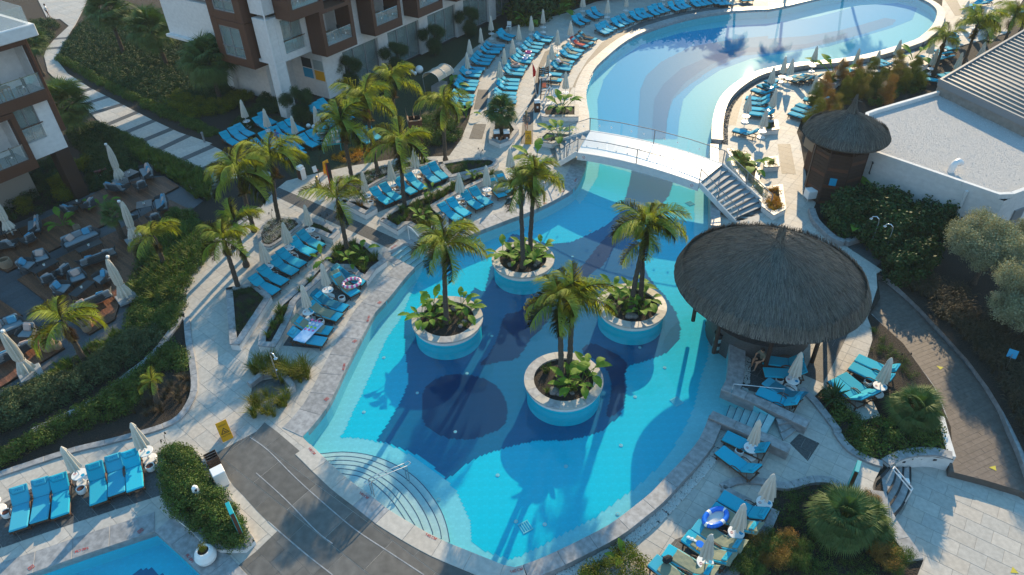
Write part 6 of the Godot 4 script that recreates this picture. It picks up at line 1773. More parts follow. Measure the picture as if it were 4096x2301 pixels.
	hedge("shrub", "green fern-like shrubs by the gravel roof parapet", "shrub", pv([28.4,-53.26,30.78,-54.07,31.85,-55.2,34.94,-56.44,35.73,-57.02,37.1,-59.15,36.47,-59.66,31.85,-55.2]), -0.45, 1.1, 10, "leaf", M.hedge_leaf)
	hedge("ground_cover", "low purple flowering cover beside the ramp kerb", "ground cover", pv([18.57,-26.93,18.89,-26.07,19.14,-24.96,19.25,-23.64,19.04,-22.98,18.73,-23.33,18.56,-24.56,17.5,-24.82]), -0.42, 0.3, 12, "small", M.hedge_leaf, 0.6, 0.9)
	hedge("ground_cover", "low green shrubs around the silvery fan palm", "shrub", pv([14.53,-22.78,15.29,-21.51,15.42,-20.73,16.4,-20.92,18.17,-21.15,18.84,-20.42,18.24,-18.99,17.55,-18.97,16.17,-18.76,15.43,-18.42,15,-18.59,14.51,-19.03,14.27,-19.52,14.23,-20.19,14.24,-21.01]), -0.42, 0.45, 12, "leaf", M.hedge_leaf)
	var BB := [14,-16.51,13.77,-14.88,13.78,-14.39,13.29,-14.12,14.01,-13.89,9.67,-14.77,10.04,-14.84,10.24,-14.67,10.48,-14.37,9.48,-14.04,9.93,-13.95,10.33,-13.93,13.52,-13.87,9.97,-14.39,13.63,-13.55,9,-14.75,8.48,-14.24,7.95,-13.81,9.02,-14.06,8.64,-13.64,9.28,-14.41]
	for i in range(0, BB.size(), 2):
		ball_bush(Vector3(BB[i], -0.42, BB[i + 1]), R.randf_range(0.38, 0.6), ("green" if i % 3 else "rusty brown") + " rounded shrub in the bottom right bed", M.hedge_leaf if i % 3 else M.rust_leaf, "small", "rounded shrubs in the bottom right bed")
	hedge("bush", "bright green bush at the bottom edge beside the pebble gutter", "shrub", pv([2.06,-13.74,2.46,-14.08,3.35,-14.38,3.71,-14.86,4.43,-14.83,4.64,-14.29,4.69,-13.71,4.36,-13.28,2.2,-13.35]), -0.4, 0.95, 22, "leaf", M.lime_leaf, 0.6, 1.0)
	hedge("red_flowers", "small red flowering plant at the bottom edge of the pool", "flowers", pv([0.45,-13.85,0.65,-14.14,0.91,-14.18,0.96,-13.83,0.75,-13.4,0.47,-13.49]), -0.3, 0.6, 14, "flower", M.flower_pink, 0.8, 1.2)
	for e in [["yellow-green shrubs in the bed right of the bridge stairs", [16.29,-46.19,17.13,-45.51,17.34,-43.27,16.72,-41.64,16.95,-40.82,16.96,-39.27,16.61,-38.8,16.33,-40.99,16.04,-43.64]], ["yellow flowering shrubs in the rounded planter below the tower hut", [17.26,-40.5,18.06,-40.72,17.41,-38.1,16.76,-37.65,16.48,-38.39]], ["yellow-green shrub by the small white planter on the right deck", [18.56,-44.64,19.02,-44.76,18.79,-43.8,18.29,-43.76]]]:
		var q := pv(e[1])
		planter("planter", "white planter holding the " + e[0], grown(q, 0.25), -0.35, 0.4, 0.3)
		hedge("yellow_shrub", e[0], "shrub", q, -0.05, 0.5, 16, "leaf", M.flower_yellow if e[0].contains("flowering") else M.lime_leaf, 0.6, 0.9)
	for e in [[27.94,-59.07,28.96,-59.91,29.13,-58.97,28.21,-57.92], [36.51,-61.68,37.95,-62.8,38.01,-61.8,36.51,-60.71], [47.94,-71.45,50.59,-74.42,51.39,-74.34,48.77,-70.75,47.59,-70.25], [20.19,-50.56,20.86,-50.69,20.61,-49.65,19.95,-49.52]]:
		var q := pv(e)
		planter("planter", "white planter among the umbrellas of the far right deck", grown(q, 0.3), -0.35, 0.4, 0.3)
		hedge("shrub", "green planting in a white planter of the far right deck", "shrub", q, 0.0, 0.5, 12, "leaf", M.hedge_leaf, 0.7, 1.0, 0.2, "plantings of the far right deck")
	hedge("hedge", "dark hedge and shrubs behind the far lounger row", "hedge", pv([6.88,-82.59,11.33,-83.68,17.52,-86.24,27,-86.46,27.44,-88.12,7.2,-89.91,1.08,-88,1.5,-76.36,4.03,-75.78]), -0.05, 5.6, 13, "big", M.dark_leaf, 1.8, 3.0)
	hedge("banana_thicket", "sunlit leafy thicket behind the upper loungers", "shrub", pv([0.67,-78.13,1.48,-75.7,3.38,-75.52,3.73,-78.53,7.04,-80.34,8.01,-82.48,4.52,-85.18,1.03,-85.54]), -0.05, 1.2, 6, "big", M.lime_leaf, 1.0, 1.8)
func v3(a: Array, y := -0.03) -> Vector3:
	return Vector3(a[0], y, a[1])

# ---------- loungers, umbrellas
func lounger_parts() -> Dictionary:
	if K.has("lounger"): return K.lounger
	var k := {}
	# local: foot at +z 1.0, hinge at z -0.25, head beyond; cushion top of the seat at 0.4
	var back := Basis(Vector3.RIGHT, 0.62)
	var m := MB.new()
	m.cbox(Vector3(0, 0.35, 0.375), Vector3(0.66, 0.1, 1.25), 0.035); k.seat = m.mesh()
	m = MB.new()
	m.cbox(Vector3(0, 0.0, -0.38), Vector3(0.66, 0.1, 0.76), 0.035); k.back = m.mesh()
	m = MB.new()
	m.cbox(Vector3(0, 0.075, -0.6), Vector3(0.46, 0.06, 0.24), 0.028); k.pillow = m.mesh()
	m = MB.new()
	for s in 2: m.box(Vector3(-0.07 + 0.14 * s, 0.1075, -0.6), Vector3(0.09, 0.004, 0.018), Basis(Vector3.UP, 0.5 - s))
	m.box(Vector3(0, 0.1077, -0.585), Vector3(0.02, 0.004, 0.07)); k.emblem = m.mesh()
	m = MB.new()
	m.tube([Vector3(-0.3, 0.052, -0.74), Vector3(-0.3, 0.052, -0.6), Vector3(-0.2, 0.052, -0.45), Vector3(0.2, 0.052, -0.45), Vector3(0.3, 0.052, -0.6), Vector3(0.3, 0.052, -0.74)], [0.008, 0.008, 0.008, 0.008, 0.008, 0.008], 4)
	k.piping = m.mesh()
	m = MB.new()
	for s in [-1, 1]: m.cbox(Vector3(s * 0.31, 0.26, 0.1), Vector3(0.05, 0.07, 1.84), 0.012)
	for z in [-0.78, 0.4, 0.98]: m.cbox(Vector3(0, 0.26, z), Vector3(0.58, 0.05, 0.05), 0.01)
	for i in 8: m.box(Vector3(0, 0.288, -0.1 + 0.14 * i), Vector3(0.58, 0.016, 0.08))
	k.frame = m.mesh()
	m = MB.new()
	m.cbox(Vector3(0, 0.115, 0), Vector3(0.05, 0.23, 0.06), 0.01); k.leg = m.mesh()
	m = MB.new()
	m.tube([Vector3(0, 0.24, 0.28), Vector3(0, 0.44, 0.2), Vector3(0, 0.5, 0.05), Vector3(0, 0.48, -0.2), Vector3(0, 0.3, -0.36)], [0.022, 0.022, 0.024, 0.022, 0.02], 6); k.arm = m.mesh()
	m = MB.new()
	for s in [-1, 1]: m.cbox(Vector3(s * 0.28, -0.06, -0.38), Vector3(0.04, 0.04, 0.76), 0.008)
	m.box(Vector3(0, -0.06, -0.74), Vector3(0.56, 0.03, 0.04)); k.rest = m.mesh()
	m = MB.new()
	m.tube([Vector3(-0.26, 0.24, -0.62), Vector3(-0.26, 0.5, -0.56)], [0.014, 0.014], 5); m.tube([Vector3(0.26, 0.24, -0.62), Vector3(0.26, 0.5, -0.56)], [0.014, 0.014], 5)
	m.tube([Vector3(-0.26, 0.49, -0.562), Vector3(0.26, 0.49, -0.562)], [0.014, 0.014], 5)
	k.prop = m.mesh()
	# towel draped over back and seat
	m = MB.new()
	var n := 16
	var prof := []
	for i in n + 1:
		var t := float(i) / n
		var z := lerpf(-0.98, 0.62, t)
		var y := 0.41
		if z < -0.25: y = 0.41 + (-0.25 - z) * 0.71
		prof.push_back(Vector3(0, y + 0.012, z))
	for i in n:
		for j in 6:
			var x0 := -0.36 + 0.12 * j; var x1 := x0 + 0.12
			var q := []
			for e in [[x0, i], [x1, i], [x1, i + 1], [x0, i + 1]]:
				var p: Vector3 = prof[e[1]]
				var dr := -0.09 if absf(e[0]) > 0.34 else 0.005 * sin(e[0] * 31.0 + e[1] * 1.3) + 0.01
				q.push_back(Vector3(e[0], p.y + dr, p.z + 0.01 * sin(e[0] * 17)))
			m.quad(q[3], q[2], q[1], q[0])
	k.towel = m.mesh()
	K.lounger = k
	return k
func lounger(foot: Vector2, hinge: Vector2, y: float, label: String, group: String, detail := true, covered := false) -> Node3D:
	var k := lounger_parts()
	var d := (foot - hinge).normalized()
	var o := foot - d * 1.0
	var t := thing("sun_lounger", label, "sun lounger", Vector3(o.x, y, o.y), atan2(d.x, d.y), group)
	var tilt := 0.62 if covered else R.randf_range(0.5, 0.74)
	var back := Transform3D(Basis(Vector3.RIGHT, tilt), Vector3(0, 0.355, -0.25))
	var hue: Material = M.cushions[R.randi() % 5]
	part(k.frame, "frame", M.teak, t)
	for s in 4: part(k.leg, "leg", M.teak, t, Vector3([-0.3, 0.3, -0.3, 0.3][s], 0, [0.85, 0.85, -0.7, -0.7][s]))
	part(k.seat, "seat_cushion", hue, t)
	var b := part(k.back, "back_cushion", hue, t, back.origin, back.basis)
	part(k.rest, "backrest_frame", M.teak, t, back.origin, back.basis)
	part(k.prop, "backrest_prop", M.teak, t)
	var p := part(k.pillow, "pillow", hue, t, back.origin, back.basis)
	if detail:
		part(k.emblem, "emblem", M.cushion_dark, p)
		part(k.piping, "piping", M.cushion_dark, b)
	for s in [-1, 1]: part(k.arm, "armrest", M.teak, t, Vector3(s * 0.36, 0, -0.1))
	return t
func towel(l: Node3D, m: Material, label: String):
	var o := solo(lounger_parts().towel, "towel", m, label, "towel", l.position + Vector3(0, 0.008, 0), l.rotation.y, "towels draped over loungers")
	return o
func umbrella_parts() -> Dictionary:
	if K.has("umb"): return K.umb
	var k := {}
	var m := MB.new()
	m.lathe([Vector2(0.3, 0), Vector2(0.3, 0.05), Vector2(0.28, 0.07), Vector2(0.05, 0.08), Vector2(0.05, 0.16), Vector2(0.0, 0.16)], 24); k.base = m.mesh()
	m = MB.new()
	m.tube([Vector3(0, 0.05, 0), Vector3(0, 2.3, 0)], [0.025, 0.025], 8); k.pole = m.mesh()
	m = MB.new()
	m.lathe([Vector2(0.03, 0.5), Vector2(0.3, 0.505), Vector2(0.31, 0.52), Vector2(0.31, 0.535), Vector2(0.3, 0.545), Vector2(0.0, 0.545)], 24); k.table = m.mesh()
	m = MB.new()
	m.lathe([Vector2(0.075, 0.546), Vector2(0.075, 0.552), Vector2(0.0, 0.553)], 14, Vector3(0.13, 0, 0.12)); k.coaster = m.mesh()
	m = MB.new()
	var ring := []; var rad := []
	for i in 13:
		ring.push_back(Vector3(-0.16 + cos(TAU * i / 12) * 0.05, 0.549, -0.08 + sin(TAU * i / 12) * 0.05)); rad.push_back(0.007)
	m.tube(ring, rad, 4); m.box(Vector3(-0.16, 0.549, -0.08), Vector3(0.09, 0.006, 0.012), Basis(Vector3.UP, 0.7)); k.sign = m.mesh()
	for v in 3:
		m = MB.new()
		var w := [1.0, 0.88, 1.15][v] as float
		m.lathe([Vector2(0.06, 0.98), Vector2(0.235 * w, 0.9 + 0.04 * v), Vector2(0.225 * w, 1.1), Vector2(0.17 * w, 1.6), Vector2(0.1, 2.06), Vector2(0.055, 2.26)], 48, Vector3.ZERO, 8, [0.1, 0.3, 0.26, 0.2, 0.12, 0.05])
		k["canopy%d" % v] = m.mesh()
	m = MB.new()
	m.lathe([Vector2(0.115, 2.02), Vector2(0.125, 2.05), Vector2(0.07, 2.24), Vector2(0.03, 2.32), Vector2(0.0, 2.34)], 24, Vector3.ZERO, 8, [0.16, 0.14, 0.08, 0.0, 0.0]); k.cap = m.mesh()
	m = MB.new()
	m.lathe([Vector2(0.12, 0.0), Vector2(0.19, 0.08), Vector2(0.2, 0.2), Vector2(0.18, 0.3), Vector2(0.155, 0.3), Vector2(0.15, 0.25)], 20); k.pot = m.mesh()
	m = MB.new()
	m.lathe([Vector2(0.152, 0.255), Vector2(0.0, 0.26)], 16); k.fill = m.mesh()
	K.umb = k
	return k
func umbrella(at: Vector3, label: String, group: String, table := true, tall := 1.0):
	var k := umbrella_parts()
	var t := thing("closed_umbrella", label, "umbrella", at, R.randf() * 0.8, group)
	part(k.base, "base", M.white_plastic, t)
	part(k.pole, "pole", M.white_metal, t, Vector3.ZERO, Basis().scaled(Vector3(1, tall, 1)))
	if table:
		var tb := part(k.table, "table", M.white_plastic, t)
		part(k.coaster, "coaster", M.teal_blue, tb)
		part(k.sign, "no_smoking_mark", M.red_paint, tb)
	var lean := Basis(Vector3(R.randfn(), 0, R.randfn()).normalized(), R.randf_range(0, 0.02)).scaled(Vector3(1, tall, 1))
	part(k["canopy%d" % (R.randi() % 3)], "canopy", M.canvas, t, Vector3.ZERO, lean)
	part(k.cap, "vent_cap", M.canvas, t, Vector3.ZERO, lean)
func ash_pot(at: Vector3, label: String, group: String):
	var k := umbrella_parts()
	var t := thing("ash_pot", label, "pot", at, 0, group)
	part(k.pot, "pot", M.white_plastic, t)
	part(k.fill, "sand", M.coffee, t)

const NTH := ["first", "second", "third", "fourth", "fifth", "sixth", "seventh", "eighth", "ninth", "tenth", "eleventh", "twelfth", "thirteenth", "fourteenth", "fifteenth", "sixteenth", "seventeenth", "eighteenth", "nineteenth", "twentieth"]
func row(pts: Array, y: float, where: String, from: String, detail := true, under := []) -> Array:
	# foot and hinge of each lounger in turn
	var out := []
	for i in range(0, pts.size(), 4):
		var n := i / 4
		var nth: String = NTH[n] if n < 20 else "twenty-" + NTH[n - 20]
		var lab: String = "blue lounger %s, %s from %s" % [where, nth, from]
		out.push_back(lounger(Vector2(pts[i], pts[i + 1]), Vector2(pts[i + 2], pts[i + 3]), y, lab, "sun loungers " + where, detail, n in under))
	return out
func umbrellas(pts: Array, y: float, where: String, from: String, table := true, tall := 1.0):
	for i in range(0, pts.size(), 2):
		umbrella(Vector3(pts[i], y, pts[i + 1]), "closed white umbrella %s, %s from %s" % [where, NTH[i / 2], from], "closed umbrellas " + where, table, tall)
func ash_pots(pts: Array, y: float, where: String, from: String):
	for i in range(0, pts.size(), 2):
		ash_pot(Vector3(pts[i], y, pts[i + 1]), "white ash pot %s, %s from %s" % [where, NTH[i / 2], from], "ash pots " + where)
func loungers():
	# bottom left row
	row([-19.43,-15.97,-19.9,-17.11,-18.81,-16.3,-19.23,-17.43,-18.08,-16.52,-18.58,-17.67,-16.81,-17.07,-17.34,-18.23,-16.25,-17.47,-16.75,-18.59,-15.58,-17.66,-16.13,-18.84], 0.006, "by the children's pool", "the left edge")
	umbrellas([-18.11,-18.38,-15.82,-19.48,-21,-17.12], 0.01, "by the children's pool", "the first gap")
	ash_pots([-17.93,-17.87,-15.5,-18.91,-20.42,-16.84], 0.01, "by the children's pool", "the first gap")
	# left bank, inner row
	row([-11.33,-34.8,-12.39,-35.6,-11.66,-34.09,-12.72,-34.87,-12.06,-32.97,-13.16,-33.72,-12.34,-32.26,-13.42,-32.99,-12.72,-31.34,-13.79,-32.05,-12.98,-30.49,-14.08,-31.23], 0.01, "in the inner row on the left bank", "the mossy planter")
	umbrellas([-12.33,-36.42,-13.18,-34.54,-13.96,-32.64], 0.01, "in the inner row on the left bank", "the mossy planter")
	ash_pots([-11.85,-35.93,-12.81,-34.09,-13.57,-32.36], 0.01, "in the inner row on the left bank", "the mossy planter")
	# left bank, pool-side row
	var p := row([-8.2,-31.16,-9.07,-31.57,-8.56,-30.09,-9.42,-31,-8.9,-28.87,-9.95,-29.39,-9.09,-28.15,-10.12,-28.64,-9.36,-27.1,-10.31,-27.37,-9.51,-26.28,-10.47,-26.54], 0.01, "in the pool-side row on the left bank", "the entry steps", true, [0, 1, 2, 3, 4])
	towel(p[0], M.towel_teal, "teal towel on the pool-side lounger nearest the entry steps")
	towel(p[1], M.towel_green, "green towel on the lounger holding the striped float")
	towel(p[2], M.towel_teal, "crumpled teal towel on the third pool-side lounger")
	towel(p[3], M.towel_green, "green towel on the fourth pool-side lounger from the entry steps")
	towel(p[4], M.towel_green, "green towel partly under the air mattress")
	umbrellas([-10.1,-30.32,-10.77,-28.49], 0.01, "in the pool-side row on the left bank", "the entry steps")
	ash_pots([-9.32,-29.96,-10.09,-28.04], 0.01, "in the pool-side row on the left bank", "the entry steps")
	# upper rows beside the stepped planter
	row([-7.81,-39.64,-8.61,-40.52,-7.25,-40.11,-8.04,-41,-6.33,-40.83,-7.08,-41.67,-5.77,-41.39,-6.54,-42.39,-4.89,-42.22,-5.58,-43.24,-4.31,-42.73,-5.02,-43.7], 0.01, "above the stepped planter", "the dark mat")
	umbrellas([-9.43,-40.35,-7.84,-41.76,-6.43,-43.46], 0.01, "above the stepped planter", "the dark mat")
	ash_pots([-9.14,-40,-7.49,-41.38,-6.13,-42.86], 0.01, "above the stepped planter", "the dark mat")
	var u := row([-3.19,-37.33,-3.9,-38.19,-2.65,-37.88,-3.35,-38.7,-1.87,-38.68,-2.57,-39.59,-1.3,-39.14,-1.99,-40.06,-0.42,-40.03,-0.88,-41.03,0.12,-40.58,-0.34,-41.6], 0.01, "below the stepped planter", "the entry steps", true, [4, 5])
	towel(u[4], M.towel_green, "green towel under the grey inflatable boat")
	towel(u[5], M.towel_green, "green towel on the lounger nearest the bridge planter")
	umbrellas([-3.19,-39.79,-1.46,-40.71,0.15,-42.98], 0.01, "below the stepped planter", "the entry steps")
	ash_pots([-2.97,-39.32,-1.38,-40.24], 0.01, "below the stepped planter", "the entry steps")
	# shaded group in front of the hotel
	row([-20.65,-49.09,-21.57,-49.99,-20.25,-49.82,-21.17,-50.75,-19.84,-50.57,-20.76,-51.34,-18.62,-52.55,-19.57,-53.46,-18.81,-51.74,-19.75,-52.63,-17.55,-48.88,-18.54,-49.79,-16.91,-49.68,-17.82,-50.6,-16.51,-50.6,-17.49,-51.47,-16.07,-51.1,-16.98,-51.97,-14.21,-55.01,-15.2,-55.89,-14.56,-54.25,-15.57,-55.21,-14.92,-53.6,-15.76,-54.53,-13.17,-50.11,-13.99,-50.78,-12.82,-50.78,-13.58,-51.55,-13.93,-48.88,-14.78,-49.7,-14.42,-48.33,-15.17,-49.05,-15.42,-47.75,-16.21,-48.62,-12.48,-52.95,-13.17,-53.76,-10.41,-48.56,-10.99,-49.44,-9.74,-49.19,-10.3,-49.91], -0.03, "in the shade in front of the hotel", "the walk", false)
	row([-15.96,-46.26,-16.72,-47.01,-15.05,-47.06,-16.02,-47.76,-17.81,-47.8,-18.66,-48.51], -0.03, "at the lower end of the shaded hotel lawn", "the walk", false)
	umbrellas([-20.87,-52.79,-18.61,-50.92,-14.74,-51.1,-16.1,-49.46,-12.93,-55.38], -0.03, "on the shaded hotel lawn", "the walk")
	# upper walkway, left row
	row([0.96,-71.57,0.16,-72.25,0.64,-70.55,-0.15,-71.37,0.02,-69,-1.06,-69.1,-0.23,-68.03,-1.34,-68.13,-0.48,-67.22,-1.63,-67.33,-0.96,-65.92,-2,-66.27,-1.24,-65.02,-2.27,-65.37,-1.42,-64.13,-2.49,-64.48,-1.87,-62.92,-2.97,-63.13,-2.13,-62.2,-3.22,-62.41,-2.29,-61.26,-3.47,-61.59,-2.4,-59.87,-3.51,-60.19,-2.47,-59.08,-3.75,-59.41,-2.63,-58.21,-3.89,-58.52,-2.68,-56.71,-3.65,-56.89,-2.74,-55.88,-3.71,-56.05,-2.76,-55.06,-3.76,-55.24], 0.0, "in the left row of the upper walkway", "the white chair", false)
	umbrellas([-1.31,-72.16,-2.27,-68.46,-3.29,-65.19,-3.36,-61.73], 0.0, "in the left row of the upper walkway", "the white chair")
	row([4.92,-70.9,3.79,-71.31,4.61,-69.89,3.55,-70.43,3.86,-68.95,2.86,-69.47,3.62,-67.97,2.57,-68.49,3.28,-67.03,2.29,-67.53,2.81,-66.13,1.73,-66.49,2.63,-65.21,1.42,-65.58,2.4,-64.32,1.21,-64.68,1.99,-63.09,0.9,-63.43,1.78,-62.25,0.7,-62.58,1.61,-61.3,0.5,-61.63,1.22,-59.92,0.21,-60.12,1.15,-59.02,0.11,-59.21,1.04,-58.14,0.06,-58.33,0.88,-56.96,-0.09,-57.14,0.86,-56.12,-0.1,-56.3,0.84,-55.3,-0.11,-55.47], 0.0, "in the middle row of the upper walkway", "the banana plants", false)
	umbrellas([4.04,-73.68,2.77,-71.64,1.43,-68.98,0.74,-64.98,-0.06,-62.54,-0.51,-59.31], 0.0, "in the middle row of the upper walkway", "the banana plants")
	var q := row([9.17,-69.92,8.15,-70.61,8.65,-68.8,7.65,-69.62,8.08,-68,7.13,-68.8,7.51,-66.66,6.48,-67.44,7.18,-65.75,6.16,-66.51,6.83,-64.98,5.86,-65.73,6.35,-63.86,5.29,-64.46,6.08,-62.88,4.99,-63.47,5.93,-62.15,4.79,-62.61,5.02,-60.9,4.15,-61.21,4.93,-59.63,3.99,-59.93], 0.006, "in the pool-side row of the upper walkway", "the far end", false, [0, 1, 2, 4, 6, 10])
	towel(q[0], M.towel_black, "black towel on the farthest pool-side lounger of the upper walkway")
	towel(q[1], M.towel_black, "black towel on the second pool-side lounger of the upper walkway")
	towel(q[2], M.towel_red, "red towel on the third pool-side lounger of the upper walkway")
	for i in [4, 6, 10]: towel(q[i], M.towel_green, "green towel on the %s pool-side lounger of the upper walkway" % NTH[i])
	umbrellas([6.55,-69.67,5.08,-67.13,4.26,-63.17,3.78,-60.57,5.01,-56.5], 0.0, "in the pool-side row of the upper walkway", "the far end")
	# far bank
	row([8.25,-74.66,7.63,-75.88,8.97,-75.59,8.28,-76.67,10.04,-76.66,9.41,-77.76,10.62,-77.47,10.05,-78.58,10.47,-71.61,9.8,-72.75,10.95,-72.18,10.28,-73.34,11.45,-72.91,10.76,-73.94,12.27,-73.63,11.71,-74.82,12.9,-74.38,12.32,-75.43,13.52,-74.98,12.94,-76.04,14.47,-75.72,13.93,-76.97,15.11,-76.34,14.64,-77.42,15.79,-76.61,15.23,-77.71,16.6,-77.23,16.13,-78.51,17.31,-77.86,16.75,-78.98,17.94,-78.33,17.5,-79.45,19.07,-78.57,18.65,-79.7,19.82,-79.03,19.44,-80.36,20.48,-79.52,20.06,-80.67], 0.0, "along the far bank", "the upper walkway", false)
	row([21.63,-79.77,21.34,-80.91,22.36,-80.06,21.97,-81.23,23.04,-80.36,22.69,-81.46,23.9,-80.46,23.63,-81.63,24.34,-80.04,24.19,-81.19,25.04,-80.16,24.78,-81.32,27.23,-81.25,26.94,-82.25,27.93,-81.37,27.65,-82.37], 0.0, "at the top edge of the far bank", "the left", false)
	umbrellas([8.63,-78.75,11.01,-76.38,13.32,-78.47,18.04,-82.02,20.72,-83.01], 0.0, "along the far bank", "the upper walkway")
	# right bank beyond the bridge: heads turned from the pool
	row([21.91,-58.22,22.49,-57.29,21.09,-57.29,21.87,-56.37,20.04,-55.57,21.07,-55.08,19.72,-54.57,20.72,-54.19,19.75,-53.37,20.64,-53.11,19.47,-52.53,20.28,-52.18,17.42,-49.65,18.51,-48.8], -0.345, "on the right bank just beyond the bridge", "the far end", false)
	var r := row([26.23,-60.16,26.88,-59.52,25.42,-59.88,26,-59.25,24.66,-59.7,25.21,-58.97,23.71,-59.2,22.93,-58.36,23.26,-58.33,22.49,-57.51], -0.345, "under the umbrellas of the right bank", "the far end", false, [0, 1, 2])
	for i in 3: towel(r[i], M.towel_green, "pale green towel on the %s lounger under the right-bank umbrellas" % NTH[i])
	row([24.7,-55.01,25.32,-54.65,22.63,-52.39,23.23,-51.69,23.19,-53.22,23.75,-52.5,23.77,-53.96,24.28,-53.33], -0.345, "beside the conifer thicket", "the bar side", false)
	row([30.37,-61.5,30,-60.09,30.98,-61.45,30.86,-60.26,33.68,-62.71,34.23,-61.67,34.42,-63.16,34.79,-62.12,38.51,-63.84,38.86,-63.04,38.63,-63.32,38.97,-62.52,40.78,-65.24,40.89,-64.16,41.94,-66.24,42.04,-65.13,40.12,-64.1,40.34,-63.43,38.18,-59.31,38.26,-58.26,38.94,-59.6,39.04,-58.43,36.44,-58.41,36.83,-58.15,45.08,-69.71,44.02,-68.62,44.45,-68.87,43.5,-67.79,48.77,-74.79,49.82,-75.37,50.65,-78.11,51.95,-78.71,49.82,-76.76,51.1,-77.35,52.24,-79.05,53.27,-79.32,54.67,-76.63,54.98,-75.89], -0.345, "scattered on the far right deck", "the conifer thicket", false)
	umbrellas([18.9,-51.56,19.34,-48.79,24.27,-59.36,24.68,-58.87,27.77,-61.67,31.17,-60.79,35.68,-62.62], -0.345, "on the right bank beyond the bridge", "the bridge")
	umbrellas([38.74,-62.74,41.05,-64.6,47.54,-73.4,48.07,-71.13,47,-70.46,44.79,-68.72,22.51,-57.06,25.35,-54.96,21.19,-52.52,28.88,-58.54,42.61,-61.42,39.33,-59.07,37.74,-60.13,32.66,-60.08], -0.345, "on the far right deck", "the left")
	# by the thatched bar
	row([12.04,-24.43,13.04,-24.18,11.87,-23.56,12.8,-23.45], -0.345, "right beside the thatched bar", "the bar", true)
	var s := row([11.77,-23.03,12.23,-22.47,11.24,-22.42,11.84,-21.95], -0.345, "between the bar and the pool stairs", "the bar", true, [0])
	towel(s[0], M.towel_teal, "dark teal towel on the lounger above the pool stairs")
	row([16.61,-24.37,17.36,-23.65,16.11,-23.84,16.88,-23.08,15.45,-23.27,15.91,-22.31,14.91,-22.97,15.37,-21.99], -0.345, "on the pad beside the brown ramp", "the flower bed", true)
	umbrellas([12.95,-22.82,16.8,-22.28], -0.345, "by the bar and the ramp pad", "the bar")
	ash_pots([12.51,-23.15,16.58,-22.84], -0.345, "by the bar and the ramp pad", "the bar")
	# lower right bank
	var t := row([9.03,-19.84,9.85,-19.21,8.61,-19.09,9.25,-18.27,8.09,-16.8,8.83,-16.17,7.61,-16.28,8.23,-15.7,6.77,-15.53,7.46,-14.91,6.29,-15.08,6.97,-14.43,5.42,-14.48,6.18,-13.86,4.87,-14.1,5.48,-13.49], -0.345, "on the lower right bank", "the pool stairs", true, [3, 4, 5, 6, 7])
	for i in [3, 4, 5, 6, 7]: towel(t[i], M.towel_green, "olive green towel on the %s lounger of the lower right bank" % NTH[i])
	umbrellas([9.92,-18.97,9.65,-16.28,8.2,-15.01,6.75,-13.84], -0.345, "on the lower right bank", "the pool stairs")
	ash_pots([9.49,-19.05], -0.345, "on the lower right bank", "the pool stairs")

# ---------- terrace furniture
func seat_parts(w: float) -> Dictionary:
	var key := "seat%s" % w
	if K.has(key): return K[key]
	var k := {}
	var h := w / 2
	var m := MB.new()
	m.cbox(Vector3(0, 0.37, 0.03), Vector3(w - 0.14, 0.13, 0.66), 0.05); k.seat = m.mesh()
	# rounded shell of rope
	m = MB.new()
	var path := []
	for i in 15:
		var a := PI * i / 14.0
		path.push_back(Vector3(cos(a) * h, 0, 0.3 - sin(a) * 0.66 - 0.05 * sin(a)))
	for lv in 9:
		var pts := []; var rad := []
		for p in path:
			var back := clampf((0.3 - p.z) / 0.7, 0, 1)
			pts.push_back(p * Vector3(1 + 0.01 * lv, 1, 1 + 0.02 * lv) + Vector3(0, 0.28 + lv * lerpf(0.025, 0.052, back), 0)); rad.push_back(0.019)
		m.tube(pts, rad, 4, false)
	k.shell = m.mesh()
	m = MB.new()
	var rim := []; var rr := []
	for p in path:
		var back := clampf((0.3 - p.z) / 0.7, 0, 1)
		rim.push_back(p * 1.1 + Vector3(0, 0.29 + 9 * lerpf(0.025, 0.052, back), 0)); rr.push_back(0.02)
	m.tube(rim, rr, 5)
	m.box(Vector3(0, 0.28, 0.0), Vector3(w - 0.06, 0.04, 0.64)); k.frame = m.mesh()
	m = MB.new()
	m.tube([Vector3(0, 0.3, 0), Vector3(0, 0, 0.03)], [0.018, 0.014], 5); k.leg = m.mesh()
	m = MB.new()
	var nb := 1 if w < 1.0 else 2 if w < 1.7 else 3
	var bw := (w - 0.2) / nb
	m.cbox(Vector3.ZERO, Vector3(bw - 0.02, 0.38, 0.15), 0.06); k.back = m.mesh()
	k.nb = nb; k.bw = bw
	m = MB.new()
	m.cbox(Vector3.ZERO, Vector3(0.42, 0.4, 0.13), 0.055); k.pillow = m.mesh()
	K[key] = k
	return k
